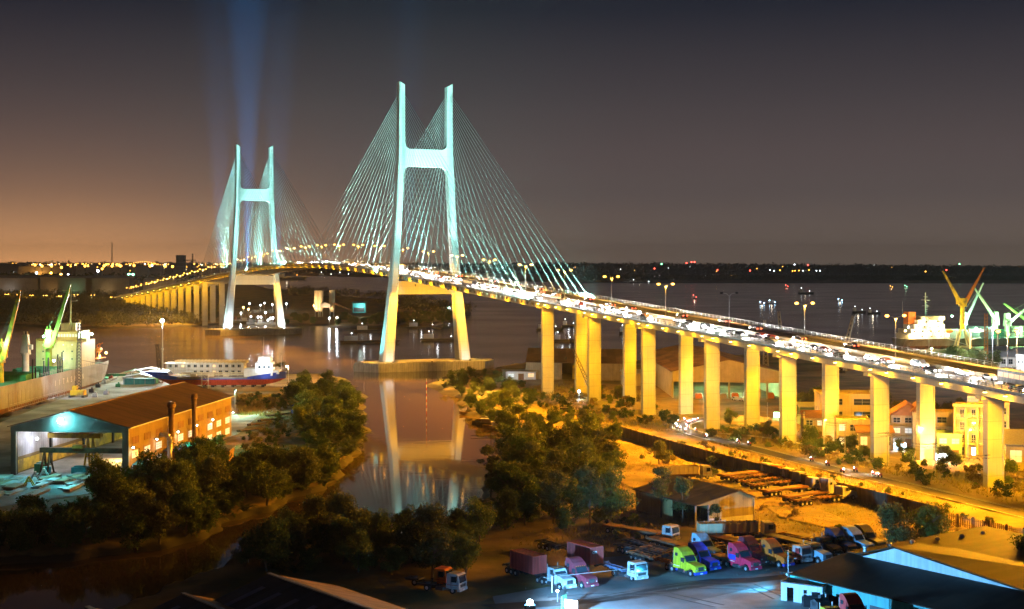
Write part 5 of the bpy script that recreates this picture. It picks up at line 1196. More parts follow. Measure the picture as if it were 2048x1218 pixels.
small_lamp(rs, (-1,-10,11.5), E_sod, .6, 'deck_lamp'); point('deck_light', (-2,-11,11.5), 6000, (1,.6,.15), .4, rs)
def wedge_crane(x, boom, mat, zc=14):
    m = MB(); m.cyl((x,0,6.4),(x,0,zc),1.6,1.5,10); m.hexa([(x-1.8,-1.8,zc),(x+1.8,-1.8,zc),(x+1.8,1.8,zc),(x-1.8,1.8,zc)],[(x-1.3,-1.3,zc+8),(x+1.3,-1.3,zc+8),(x+1.3,1.3,zc+8),(x-1.3,1.3,zc+8)]); m.build('crane_pedestal', mat, rs)
    m = MB(); a = Vector((x, -1.5, zc+2)); e_ = Vector(boom); d_ = (e_-a).normalized(); u = d_.cross(Vector((0,1,0))).normalized(); v = d_.cross(u)
    ring = lambda c, h: [c+u*h+v*h, c-u*h+v*h, c-u*h-v*h, c+u*h-v*h]; m.hexa(ring(a,.85), ring(e_,.35)); m.cyl((x,0,zc+8), e_, .06, None, 4); m.build('crane_boom', mat, rs)
wedge_crane(44, (55,-4,40), M_white); wedge_crane(66, (48,-4,38), M_cream); wedge_crane(74, (95,-6,33), M_cream, 13); wedge_crane(90, (70,-3,27), M_limeP, 12)
for k, (x0, mt) in enumerate(((34,M_white),(50,M_steel),(58,M_green),(80,M_cream),(92,M_steel),(102,M_green))):
    m = MB(); m.b2(x0,x0+9,-8,8,6.42,11.5+(k % 2)*1.5)
    for q in range(5): m.b2(x0+.5+q*2,x0+.7+q*2,-8.1,-8.0,6.5,11.3)
    m.build('hatch_house', mt, rs)
for x, z, c in ((40,15,E_grn),(60,13.5,E_grn),(73,17,E_grn),(96,13,E_grn),(110,16,E_grn)):
    small_lamp(rs, (x,-7,z), c, .7, 'deck_lamp'); point('deck_light', (x,-8.5,z+.4), 22000, (.35,1,.55), .4, rs)
spot('hull_flood', (14,-60,3), (16,-9,8), 60000, (1,.65,.2), 70, .7, .5, rs)
m = MB(); m.hexa([(26,-11.5,6.6),(26,-10.6,6.6),(38,-20,1.6),(38,-21,1.6)],[(26,-11.5,6.9),(26,-10.6,6.9),(38,-20,1.9),(38,-21,1.9)]); m.build('gangway', M_white, rs)
qc = thing('harbour_crane', 'yellow Y shaped harbour crane with one yellow and one orange jib beside the lit ship', 'crane', (XAT(1925,838), 838, GZ))
m = MB()
for a in (-1,1):
    for b_ in (-1,1): m.cyl((a*4.2,b_*3,0),(a*1.0,b_*1.0,11),.6,.5,6)
m.b2(-4.8,4.8,-3.5,-2.5,.2,1.0); m.b2(-4.8,4.8,2.5,3.5,.2,1.0); m.build('portal', M_cream, qc)
m = MB(); m.cyl((0,0,10.8),(0,0,25),1.5,1.3,12); m.hexa([(-2,-1.5,24.5),(2,-1.5,24.5),(2,1.5,24.5),(-2,1.5,24.5)],[(-2.8,-1,29.5),(2.8,-1,29.5),(2.8,1,29.5),(-2.8,1,29.5)]); m.b2(-3.6,-1.8,-1,1,26,29); m.build('tower', M_yel, qc)
for e_, mt in (((-12.2,-2,45.5),M_yel),((13.5,2,47.5),M_orange)):
    m = MB(); a = Vector((math.copysign(1.6,e_[0]), 0, 27)); e_ = Vector(e_); d_ = (e_-a).normalized(); u = d_.cross(Vector((0,1,0))).normalized(); v = d_.cross(u)
    ring = lambda c, h: [c+u*h+v*h, c-u*h+v*h, c-u*h-v*h, c+u*h-v*h]; m.hexa(ring(a,1.1), ring(e_,.4)); m.box(tuple(e_),(1.2,.6,.6)); m.build('jib', mt, qc)
spot('crane_flood', (-10,-16,3), (0,0,30), 60000, (1,.85,.1), 90, .7, .5, qc)
gt = thing('goalpost_gantry', 'pale steel goalpost gantry on the quay right of the yellow crane', 'gantry', (XAT(1968,812), 812, GZ)); m = MB(); m.b2(-9,9,-1,1,10.6,12.2); m.cyl((-8,0,0),(-8,0,10.6),.6,None,6); m.cyl((8,0,0),(8,0,10.6),.6,None,6); m.cyl((-8,0,6),(8,0,10),.2); m.build('frame', M_cream, gt)
small_lamp(gt, (-5,-1.4,12.6), E_whi, .6); point('gantry_light', (-5,-2.4,12.6), 9000, (.9,.95,1), .4, gt)
for i, (px, py, hgt, e_, col, w, lab) in enumerate(((1985,745,20,E_whi,(.75,.88,1),90000,'tall dazzling white floodlight pole beyond the railing at right'),(2034,752,19,E_sod,(1,.6,.3),60000,'orange lit pole near the right edge beyond the railing'),(1863,730,8,E_grn,(.5,1,.4),6000,'short greenish lamp below the lit ship hull'),(1858,700,10,E_sod,(1,.7,.2),5000,'amber lamp at the stern quay of the lit ship'))):
    x, y = P(px, py); t = thing('floodlight_mast', lab, 'floodlight mast', (x,y,GZ)); m = MB(); m.cyl((0,0,0),(0,0,hgt),.2,.12,6); m.build('pole', M_steel, t); m = MB(); m.box((0,0,hgt+.2),(1.2,.6,.5)); h_ = m.build('lamp_head', M_dark, t); small_lamp(h_, (0,-.5,hgt+.1), e_, .55 if i < 2 else .45); point('mast_light', (0,-1.4,hgt), w, col, .5, t)
for i, px in enumerate((1532,1568,1680)):
    y = 640; x = XAT(px, y); hh = (24,28,26)[i]; t = thing('lattice_crane', ['slimmer leftmost lattice jib sticking up behind the deck','taller lattice jib sticking up behind the deck','leaning lattice jib right of the pale bank house'][i], 'crane', (x,y,GZ)); m = MB(); m.lattice((0,0,1),((-.6,-2.4,6)[i],0,hh),2.4,.8,12,.16); m.build('jib', M_cream, t); m = MB(); m.b2(-2,2,-2,2,0,1.2); m.box((0,0,1.8),(2,2,1.2)); m.build('base', M_dark, t)
gd = thing('sign_gantry', 'orange lattice portal mast rising by the right end of the railing', 'mast', (XAT(1972,700), 700, GZ)); m = MB(); m.lattice((0,0,0),(0,0,25),1.6,1.2,16,.14); m.build('mast', M_orange, gd)
# ambers that light the ground by the lower road
def lamp_single(label, px, py, h=8, w=9000, col=SOD, group=None, aim=(0,-1)):
    x, y = P(px, py); t = thing('street_lamp', label, 'street lamp', (x,y,GZ), group=group); m = MB(); m.cyl((0,0,0),(0,0,h),.12,.07,6); m.tube([(0,0,h),(aim[0]*.8,aim[1]*.8,h+.4),(aim[0]*1.6,aim[1]*1.6,h+.45)],.05,5); m.build('pole', M_steel, t)
    q = MB(); q.ball((aim[0]*1.9,aim[1]*1.9,h+.42),.34,8,(1,1,.5)); q.build('lamp_head', E_sod, t); point('lamp_light', (aim[0]*1.9,aim[1]*1.9,h-.1), w, col, .4, t); return t
for i, (px, py) in enumerate(((1648,902),(1936,925),(1500,845),(1836,920))):
    lamp_single(['amber street lamp before the stained houses left of a pier','amber street lamp in front of the apartment block','amber lamp by the warehouse gate','amber lamp in front of the villa between piers'][i], px, py, 8.0, 14000)

# poles and sagging wires by the lower road
uw = None
for i, (px, py) in enumerate(((1535,862),(1608,884),(1690,908),(1775,932),(1870,958),(1975,985))):
    x, y = P(px, py); t = thing('utility_pole', 'slim concrete utility pole with crossarm beside the lower road', 'utility pole', (x,y,GZ), .6, 'utility poles beside the lower road'); m = MB(); m.cyl((0,0,0),(0,0,8.5),.16,.1,6); m.build('pole', M_conc2, t); m = MB(); m.box((0,0,8.0),(1.8,.12,.12)); m.box((0,0,7.3),(1.2,.1,.1)); m.build('crossarm', M_dark, t)
    if uw:
        m = MB()
        for o_, z in ((-.7,8.1),(.7,8.1),(.4,7.4)):
            a, b_ = Vector((uw[0]+o_*.6,uw[1]+o_*.5,GZ+z)), Vector((x+o_*.6,y+o_*.5,GZ+z)); m.tube([a.lerp(b_,k/6)-Vector((0,0,1.1*(1-(k/3-1)**2))) for k in range(7)], .035, 4)
        kind(tag(m.build('overhead_wire', M_dark), 'sagging overhead wires between utility poles by the lower road', 'overhead wire', 'overhead wires by the lower road'), 'stuff')
    uw = (x, y)
# ================================================================ vehicles
def wheel(parent, x, y, r=.5, w=.32, dual=False):
    m = MB(); m.cyl((x,y-w/2,r),(x,y+w/2,r),r,None,14); t = m.build('wheel', M_tyre, parent)
    sg = 1 if y > 0 else -1; q = MB(); q.cyl((x,y+sg*(w/2-.03),r),(x,y+sg*(w/2+.015),r),r*.58,r*.5,10); q.build('rim', M_rim, t); return t
def paint(name, col): return pm(name, tuple(c*.82+.012 for c in col), .4, .22, .7, spec=.45, streak=.25, dirt=tuple(c*.62+.03 for c in col))
M_chrome = pm('bright_metal', (.6,.6,.6), .2, .1, 2, .9)
M_lens = pm('lamp_lens', (.7,.7,.65), .15, .1, 2, 0, .6)
def extr_y(mb, prof, y0, y1, ins=0.0):               # profile in (x, z) pushed across the width, optionally narrower on top
    zs = [p[1] for p in prof]; zt = max(zs); zb = min(zs); n = len(prof)
    sh = lambda z: ins*max(0, (z-zb)/(zt-zb+1e-6)-.45)/.55
    vs = [(x, y0+sh(z), z) for x, z in prof] + [(x, y1-sh(z), z) for x, z in prof]
    mb.add(vs, [list(range(n)), list(range(n,2*n))[::-1]] + [(i, n+i, n+(i+1) % n, (i+1) % n) for i in range(n)])
def tractor(label, paint_m, style='sleeper', band=None, group=None, bumper=None, roof_m=None):
    """nose at x = 0, body behind it along -x"""
    t = thing('truck_tractor', label, 'truck', group=group)
    m = MB(); m.b2(-7.6,-.7,-.45,.45,.55,.85); m.b2(-7.5,-4.9,-.9,.9,.85,1.0); m.cyl((-3.9,-1.15,.62),(-2.7,-1.15,.62),.32,None,10); m.cyl((-3.9,1.15,.62),(-2.7,1.15,.62),.32,None,10); m.cyl((-6.2,0,1.0),(-6.2,0,1.18),.55,None,12); m.build('chassis', M_dark, t)
    b = MB()
    if style == 'cabover':
        extr_y(b, [(-.05,.75),(0,1.5),(-.2,2.75),(-.5,2.95),(-2.1,2.95),(-2.2,.9),(-1.9,.75)], -1.2, 1.2, .08)
        fx, fz0, fz1, fxt = -.02, 1.65, 2.6, -.19; hx = .02; dx0, dx1 = -1.35, -.45; fw = 1.05
    else:
        hood = [(-.15,.75),(0,1.0),(-.05,1.6),(-.35,1.78),(-1.9,2.02),(-2.3,2.05),(-2.3,.95),(-1.7,.95),(-1.55,1.15),(-1.15,1.28),(-.75,1.15),(-.62,.85)]
        extr_y(b, hood, -1.12, 1.12, .22)
        if style == 'sleeper': cab = [(-2.25,.75),(-2.25,2.08),(-2.85,2.92),(-3.3,3.45),(-4.2,3.98),(-4.8,4.05),(-5.2,3.98),(-5.25,.9),(-3.6,.75)]
        elif style == 'over': cab = [(-2.25,.75),(-2.25,2.08),(-2.8,2.9),(-3.2,3.4),(-4.3,3.95),(-5.5,4.0),(-5.9,3.8),(-5.9,3.1),(-4.6,2.7),(-4.3,.9),(-3.4,.75)]
        else: cab = [(-2.25,.75),(-2.25,2.08),(-2.75,2.85),(-3.0,2.95),(-4.05,2.95),(-4.2,2.8),(-4.2,.9),(-3.6,.75)]
        extr_y(b, cab, -1.22, 1.22, .14)
        fx, fz0, fz1, fxt = -2.3, 2.1, 2.86, -2.82; hx = .02; dx0, dx1 = -3.35, -2.65; fw = 1.02
    body = b.build('cab', paint_m, t)
    if band:
        q = MB(); q.b2(-5.0,-3.4,-1.245,-1.225,1.5,2.3); q.b2(-5.0,-3.4,1.225,1.245,1.5,2.3); q.build('painted_band', band, body)
    g = MB(); dx = (fxt-fx)/(fz1-fz0)
    ox = .03 if style == 'cabover' else .05
    g.add([(fx+ox,-fw,fz0),(fx+ox,fw,fz0),(fxt+ox,fw*.94,fz1),(fxt+ox,-fw*.94,fz1)], [(0,1,2,3)]); g.build('windscreen', M_glass, t)
    for sg in (-1,1):
        g = MB(); y = sg*1.222; g.b2(dx0,dx1,min(y,y+sg*.012),max(y,y+sg*.012),2.02 if style != 'cabover' else 1.75,2.7 if style != 'cabover' else 2.6); g.build('side_window', M_glass, t)
        if style in ('sleeper','over'): g = MB(); g.b2(-4.75,-4.15,min(y,y+sg*.012),max(y,y+sg*.012),2.75 if style == 'sleeper' else 3.35,3.25 if style == 'sleeper' else 3.7); g.build('sleeper_window', M_glass, t)
        g = MB(); g.b2(fx-.35,fx-.25,sg*1.38-.1,sg*1.38+.1,2.0,2.75); g.cyl((fx-.3,sg*1.2,2.4),(fx-.3,sg*1.38,2.4),.03); g.build('mirror', M_dark, t)
        g = MB(); g.ball((hx-.1,sg*.88,1.08),.16,8,(.6,1.2,1)); g.build('headlight', M_lens, t)
        wheel(t, -1.15, sg*1.02)
        wheel(t, -5.5, sg*.98, .5, .55); 
        if style != 'cabover': wheel(t, -6.75, sg*.98, .5, .55)
        g = MB(); g.b2(-4.6 if style != 'cabover' else -4.0, -2.5, sg*1.18-.06, sg*1.18+.06, .5, .78); g.build('side_skirt', bumper or paint_m, t)
    g = MB(); g.b2(hx-.08,hx+.03,-.52,.52,.98,1.56) if style != 'cabover' else g.b2(hx-.04,hx+.03,-.75,.75,1.0,1.4); g.k = 1
    for i in range(5): z = 1.04+i*.11; g.b2(hx+.03,hx+.05,-.5,.5,z,z+.03)
    g.build('grille', [M_dark, M_chrome], t)
    g = MB(); g.b2(hx-.35,hx+.12,-1.18,1.18,.42,.82); g.k = 1; g.b2(hx+.12,hx+.14,-.26,.26,.5,.66); g.build('bumper', [bumper or paint_m, M_white], t)
    for sg in (-1,1):
        g = MB(); y = sg*1.222; d0, d1, z0, z1 = (dx0-.12, dx1+.28, .95, 2.78) if style != 'cabover' else (dx0-.1, dx1+.15, 1.0, 2.7)
        for a, b_, c_, d_ in ((d0,d0+.035,z0,z1),(d1-.035,d1,z0,z1),(d0,d1,z0,z0+.03)): g.b2(a,b_,min(y,y+sg*.01),max(y,y+sg*.01),c_,d_)
        g.b2(d0+.1,d0+.3,min(y,y+sg*.04),max(y,y+sg*.04),1.62,1.68); g.build('door_seam', M_dark, t)
        g = MB(); y = sg*1.224; g.b2(-3.4 if style == 'cabover' else -5.1, d0-.15, min(y,y+sg*.008),max(y,y+sg*.008), 1.22, 1.30) if style != 'cabover' else g.b2(-2.0,-.2,min(y,y+sg*.008),max(y,y+sg*.008),1.3,1.38); g.build('stripe', M_white if style != 'cabover' else M_red, t)
        g = MB(); g.cyl((-2.75,sg*1.0,.62),(-1.75 if style == 'cabover' else -2.35,sg*1.0,.62),.3,None,10); g.build('fuel_tank', M_chrome, t)
    zr = 2.97 if style == 'cabover' else 2.98
    g = MB(); xx = -.5 if style == 'cabover' else -2.95
    for k in range(5): g.box((xx+.02, -.8+k*.4, zr), (.1,.12,.06))
    g.build('marker_lamp', M_orange, t)
    g = MB(); g.box((fxt+.12, 0, fz1+.03), (.3, 2.0, .06), ry=.25); g.build('sun_visor', M_dark, t)
    if style != 'cabover':
        for sg in (-1,1): g = MB(); g.cyl((-4.5 if style == 'day' else -5.45, sg*.95, .9),(-4.5 if style == 'day' else -5.45, sg*.95, 3.4),.09,None,8); g.build('exhaust_stack', M_chrome, t)
    return t
def trailer(label, kind_='skeletal', L_=12.0, mat=None, group=None):
    """kingpin end at x = 0, running back along -x"""
    t = thing('semi_trailer', label, 'trailer', group=group); mat = mat or M_rust; m = MB()
    for y in (-.5,.5): m.b2(-L_,0,y-.1,y+.1,.95,1.3)
    for i in range(int(L_/1.5)+1): m.b2(-.2-i*1.5,-i*1.5,-1.2,1.2,1.02,1.22)
    if kind_ == 'flat': m.b2(-L_,0,-1.25,1.25,1.31,1.42); m.b2(-L_,0,-1.27,-1.2,1.1,1.3); m.b2(-L_,0,1.2,1.27,1.1,1.3)
    else:
        for x in (-.3,-L_/2,-L_+.3): m.b2(x-.25,x+.25,-1.22,1.22,1.31,1.4)
    m.build('frame', mat, t)
    if kind_ == 'stake':
        q = MB(); q.b2(-L_,0,-1.25,1.25,1.31,1.45)
        for y in (-1.22,1.22):
            q.b2(-L_,0,y-.04,y+.04,1.45,3.0)
            for i in range(9): q.b2(-L_+i*(L_-.2)/8,-L_+i*(L_-.2)/8+.16,y-.1,y+.1,1.45,3.1)
        q.b2(-L_-.04,-L_+.04,-1.2,1.2,1.45,3.0); q.b2(-.08,0,-1.2,1.2,1.45,3.2); q.build('stake_body', M_cream, t)
    for x in ((-L_+1.2,-L_+2.4,-L_+3.6) if L_ > 10 else (-L_+1.2,-L_+2.4)):
        for sg in (-1,1): wheel(t, x, sg*.95, .48, .55)
    for sg in (-1,1): q = MB(); q.b2(-2.6,-2.4,sg*.7-.08,sg*.7+.08,.1,1.0); q.build('landing_leg', M_dark, t)
    return t
def put(t, x, y, a, z=0): t.location = (x, y, GZ+.18+z); t.rotation_euler = (0,0,a)
A1 = math.atan2(-.83,.56)
def rig(px, py, tr, ang=A1, tl=None, gap=5.0):
    x, y = P(px, py); put(tr, x, y, ang)
    if tl: put(tl, x-gap*math.cos(ang), y-gap*math.sin(ang), ang)
    return x, y
P_yel, P_blue, P_mag, P_dred, P_or, P_lb, P_w, P_navy, P_blk, P_sil = paint('lime_yellow_truck_paint', (.55,.52,.01)), paint('deep_blue_truck_paint', (.015,.05,.55)), paint('magenta_truck_paint', (.72,.015,.07)), paint('dark_red_truck_paint', (.22,.02,.04)), paint('orange_truck_paint', (.85,.17,.008)), paint('pale_blue_truck_paint', (.30,.52,.70)), paint('white_truck_paint', (.52,.53,.54)), paint('navy_truck_paint', (.02,.025,.10)), paint('black_truck_paint', (.02,.02,.025)), paint('silver_truck_paint', (.42,.46,.5))
g_tr = 'trailers behind the front row of trucks'
rig(1402,1157, tractor('lime yellow sleeper truck with blue bumper at the front of the yard row', P_yel, bumper=P_blue), tl=trailer('dark skeletal trailer behind the lime yellow truck'))
rig(1430,1147, tractor('deep blue sleeper truck directly behind the yellow one', P_blue), tl=trailer('dark skeletal trailer behind the deep blue truck', L_=12.4))
rig(1436,1125, tractor('pale sky blue high roofed truck third behind the yellow one', P_lb), tl=trailer('rusty flatbed trailer behind the pale blue high roofed truck', 'flat'))
rig(1512,1147, tractor('magenta red sleeper truck with blue side band', P_mag, band=P_blue), tl=trailer('rusty flat trailer behind the magenta truck', 'flat'))
rig(1532,1133, tractor('dark crimson sleeper truck tucked behind the magenta one', P_dred), tl=trailer('dark skeletal trailer behind the crimson truck'))
rig(1578,1139, tractor('orange sleeper truck with blue bumper beside the white cabover', P_or, bumper=P_blue), tl=trailer('rusty skeletal trailer behind the orange truck'))
rig(1614,1131, tractor('white cabover truck between the orange truck and the white day cab', P_w, 'cabover'), tl=trailer('blue green skeletal trailer behind the white cabover', mat=M_teal), gap=3.4)
rig(1656,1131, tractor('pale blue white day cab truck nearest the big foreground roof', P_lb, 'day'), tl=trailer('dark skeletal trailer behind the white day cab', mat=M_dark), gap=4.4)
rig(1676,1118, tractor('black flat topped day cab truck behind the pale day cab', P_blk, 'day'), tl=trailer('dark flatbed trailer behind the black truck', 'flat', mat=M_dark), gap=4.4)
rig(1706,1114, tractor('navy sleeper truck left of the pale overhanging one', P_navy), tl=trailer('rusty skeletal trailer behind the navy truck'))
rig(1741,1111, tractor('pale blue truck with overhanging sleeper roof lit amber on top', P_lb, 'over'))
rig(1764,1106, tractor('black sleeper truck at the right end of the row by the round trees', P_blk))
rig(1284,1166, tractor('white cabover truck in front of the skeletal trailers at left of the yard', P_w, 'cabover'), tl=trailer('long bluish skeletal trailer carrying the marked red container', L_=13, mat=pm('faded_blue_steel', (.10,.13,.22), .6, .3, .6)), gap=3.4)
rig(1184,1181, tractor('maroon sleeper truck standing beside the grey day cab', P_dred), tl=trailer('dark skeletal trailer behind the maroon sleeper', mat=M_dark))
rig(1140,1184, tractor('silver grey day cab truck beside the maroon sleeper', P_sil, 'day'), tl=trailer('dark skeletal trailer carrying the unmarked red container', mat=M_dark), gap=4.4)
A2 = math.atan2(-.45,.9)
rig(926,1189, tractor('small white cabover truck alone at the dark left side of the yard', P_w, 'cabover'), A2)
rig(900,1178, tractor('small orange cabover truck behind the lone white one', P_or, 'cabover'), A2)
rig(1352,1087, tractor('white cabover truck parked nose out below the slender trees', P_w, 'cabover'), A1+.25, trailer('reddish loaded trailer behind the white cabover by the slender trees', 'flat', 12, M_rust), 3.4)
A3 = .12
rig(1548,1078, tractor('cream cabover truck pulling the pale stake trailer', P_w, 'cabover'), A3, trailer('pale high sided stake trailer loaded with dark goods', 'stake', 10.6), 3.2)
A4 = math.atan2(.55,.83)
for i, (px, py, st_, pt, lab, tk_) in enumerate(((1542,952,'cabover',P_w,'cream cabover farthest left in the rear row by the wall','flat'),(1563,956,'cabover',P_or,'orange cabover second in the rear row by the wall','skeletal'),(1585,963,'cabover',P_w,'cream cabover between the orange and the boxy one in the rear row','skeletal'),(1605,970,'cabover',P_sil,'boxy grey cabover in the middle of the rear row','skeletal'),(1632,982,'cabover',P_w,'tall cream cabover at the near end of the rear row','flat'),(1684,992,'sleeper',P_w,'cream sleeper truck set back from the near day cab','flat'),(1706,999,'day',P_w,'cream bonneted day cab nearest the dirt track','skeletal'))):
    rig(px, py, tractor(lab, pt, st_), A4, trailer(['pale flat trailer','rusty skeletal trailer','thin skeletal trailer','grey skeletal trailer','long pale flat trailer','low flat trailer','three axle skeletal trailer'][i]+' behind the '+['leftmost cream cabover','orange rear row cabover','middle cream cabover','boxy grey cabover','tall cream cabover','cream sleeper truck','cream bonneted day cab'][i], tk_, 12, M_rust), 3.4 if st_ == 'cabover' else 5)
rig(1421,958, tractor('cream cabover truck behind the roof of the small shed', P_w, 'cabover'), .2, trailer('pale stake sided trailer beyond the roof of the small shed', 'stake', 9), 3.2)
for i, (px, py) in enumerate(((1345,1118),(1330,1128),(1165,1120),(1520,1110))):
    tl = trailer(['empty skeletal trailer in the shadow left of the pale blue truck','empty dark trailer nearest the yellow truck','empty dark trailer behind the two red containers','empty rusty flat trailer between magenta and orange trucks'][i], 'flat' if i == 3 else 'skeletal', 12, M_dark if i < 3 else M_rust); x, y = P(px, py); put(tl, x, y, A1)
M_cont = pm('container_red', (.30,.045,.04), .6, .2, .5, streak=.35, corr=('X',3.2,.5)); M_cont2 = pm('container_end_red', (.36,.06,.05), .6, .2, .5, streak=.35, corr=('Y',3.2,.5))
for lab, ex, ey, word in (('dull red shipping container at left with an amber lit lid',4.2,215.5,None),('dull red shipping container marked on, behind the left white cabover',13.4,222.4,'on')):
    t = thing('shipping_container', lab, 'container', (ex, ey, GZ+.18+1.41), A1)
    m = MB(); m.b2(-6.1,0,-1.22,1.22,0,2.6); m.build('box', M_cont, t); m = MB()
    for xx in (-6.1,0):
        for yy in (-1.22,1.22): m.box((xx,yy,1.3),(.16,.16,2.66))
    for zz in (0.02,2.6):
        m.box((-3.05,-1.22,zz),(6.1,.14,.14)); m.box((-3.05,1.22,zz),(6.1,.14,.14)); m.box((0,0,zz),(.14,2.44,.14)); m.box((-6.1,0,zz),(.14,2.44,.14))
    for k in range(9): m.box((.05,-1.0+k*.25,1.3),(.08,.09,2.4))
    m.build('corner_frame', M_cont2, t)
    if word: text('lettering', word, .9, M_white, t, (.11,-.45,1.9), (math.radians(90),0,math.radians(90)))

# cars, buses and motorbikes with their lights on (one of each kind, then copies)
def car(label, col, group=None, van=False, lit=True):
    t = thing('van' if van else 'car', label, 'van' if van else 'car', group=group); b = MB(); h = 2.0 if van else 1.42
    prof = [(2.2,.35),(2.25,.7),(1.5,.92),(.8,h),(-1.9,h),(-2.25,.95),(-2.25,.35)] if van else [(2.1,.3),(2.2,.62),(1.1,.88),(.45,1.38),(-.9,1.42),(-1.7,.98),(-2.15,.92),(-2.2,.35)]
    extr_y(b, prof, -.88, .88, .16); b.build('body', col, t)
    x0, x1 = (-1.8,.75) if van else (-1.35,.55)
    for sg in (-1,1): g = MB(); g.b2(x0,x1,min(sg*.80,sg*.86),max(sg*.80,sg*.86),.98,h-.14); g.build('window', M_glass, t)
    for x in (1.35,-1.35):
        for sg in (-1,1): w_ = MB(); w_.cyl((x,sg*.72,.32),(x,sg*.92,.32),.32,None,10); w_.build('wheel', M_tyre, t)
    for sg in (-1,1):
        q = MB(); q.ball((2.15,sg*.62,.66),.22,8,(.6,1.2,.8)); q.build('headlight', E_head if lit else M_lens, t)
        q = MB(); q.box((-2.2,sg*.65,.8),(.1,.3,.18)); q.build('taillight', E_tail if lit else M_red, t)
    return t
def bus(label, col, group=None):
    t = thing('bus', label, 'bus', group=group); b = MB(); extr_y(b, [(5.4,.4),(5.5,1.4),(5.2,3.1),(-5.4,3.1),(-5.5,.4)], -1.22, 1.22, .08); b.build('body', col, t)
    for sg in (-1,1):
        for k in range(6): g = MB(); g.b2(-5+k*1.65,-3.6+k*1.65,min(sg*1.19,sg*1.24),max(sg*1.19,sg*1.24),1.5,2.5); g.build('window', E_warm, t)
    for x in (3.4,-3.2):
        for sg in (-1,1): wheel(t, x, sg*1.05, .48, .3)
    for sg in (-1,1):
        q = MB(); q.ball((5.5,sg*.9,.85),.2,8,(.6,1.2,.8)); q.build('headlight', E_head, t); q = MB(); q.box((-5.5,sg*.95,1.1),(.1,.3,.3)); q.build('taillight', E_tail, t)
    return t
def motorbike(label, group=None):
    t = thing('motorbike', label, 'motorbike', group=group); b = MB(); b.box((0,0,.62),(1.1,.25,.4)); b.box((-.35,0,.85),(.7,.28,.14)); b.cyl((.55,0,.35),(.4,0,1.05),.06); b.box((.42,0,1.05),(.1,.6,.06)); b.build('frame', M_red, t)
    for x in (.62,-.6): w_ = MB(); w_.cyl((x,-.06,.3),(x,.06,.3),.3,None,10); w_.build('wheel', M_tyre, t)
    q = MB(); q.ball((.58,0,.95),.12,6); q.build('headlight', E_head, t)
    return t
def rider(parent_xyz, rz):
    pass
def head_spot(t, x=2.4, z=.8, w=24000): spot('headlight_beam', (x,0,z), (x+14,0,0), w, (1,.97,.9), 95, .7, .2, t)
LG = 'cars with headlights coming down the bridge'; TG = 'cars with red taillights driving away over the bridge'
P_car = [paint('white_car_paint', (.7,.7,.7)), paint('silver_car_paint', (.4,.41,.43)), paint('dark_car_paint', (.04,.04,.05)), paint('wine_car_paint', (.25,.03,.03))]
C0 = [car('car with bright white headlights coming down the near lanes of the bridge', p, LG) for p in P_car]
V0 = car('van with bright white headlights coming down the near lanes of the bridge', P_car[0], 'vans with headlights coming down the bridge', True)
B0 = bus('bus with lit windows coming down the near lanes of the bridge', P_car[0], 'buses coming down the bridge')
for c_ in C0+[V0]: head_spot(c_)
head_spot(B0, 5.8, 1.0)
D0 = [car('car with red taillights driving away on the far lanes of the bridge', p, TG) for p in P_car[1:3]]
used = set()
def drive(proto, s, t, d):
    sl = (DZ(s+2)-DZ(s-2))/4; loc = B(s, t, DZ(s)+.03); o = proto
    if id(proto) in used: o = dup(proto)
    used.add(id(proto)); o.location = loc; a = BA if d > 0 else BA+math.pi
    o.rotation_euler = Matrix.Rotation(a, 3, 'Z').to_4x4().to_euler() if abs(sl) < 1e-4 else (Matrix.Rotation(a, 3, 'Z') @ Matrix.Rotation(-math.atan(sl)*d, 3, 'Y')).to_euler()
    return o
rnd = random.Random(12); s = 560
while s > -1075:
    lane = rnd.choice((-10.4,-6.9,-3.2)); r_ = rnd.random()
    drive(B0 if r_ < .08 else V0 if r_ < .25 else rnd.choice(C0), s, lane+rnd.uniform(-.2,.2), 1)
    s -= rnd.uniform(4.5, 9) if s > -60 else rnd.uniform(13, 22)
s = 330
while s > -60: drive(rnd.choice(D0), s, rnd.choice((3.2,6.9,10.4)), -1); s -= rnd.uniform(14, 30)
# lower road: motorbikes with headlights; vans before the warehouse
mb0 = motorbike('motorbike with its headlight on riding the lower road', 'motorbikes with headlights on the lower road'); spot('headlight_beam', (.8,0,.95), (10,0,0), 1800, (.95,.97,1), 90, .7, .2, mb0)
pr = [Vector((*P(*q), 0)) for q in road_c]; firstm = True
for i in range(26):
    u = rnd.uniform(0.3, 8.4); k = int(u); a, b_ = pr[k], pr[k+1]; c = a.lerp(b_, u-k); d = (b_-a).normalized(); nrm = Vector((-d.y,d.x,0)); sd = rnd.choice((-1.5,1.5,2.1)); o = mb0 if firstm else dup(mb0); firstm = False
    ang = math.atan2(d.y,d.x) if sd < 0 else math.atan2(-d.y,-d.x); o.location = (*(c+nrm*sd).to_2d(), GZ+.21); o.rotation_euler = (0,0,ang)
for i, (px, py, col) in enumerate(((1472,802,P_car[0]),(1487,803,P_car[0]))):
    t = car(['white parked car, left of the two before the warehouse','white parked car, right of the two before the warehouse'][i], col, None, False, False); x, y = P(px, py); put(t, x, y, -1.4)
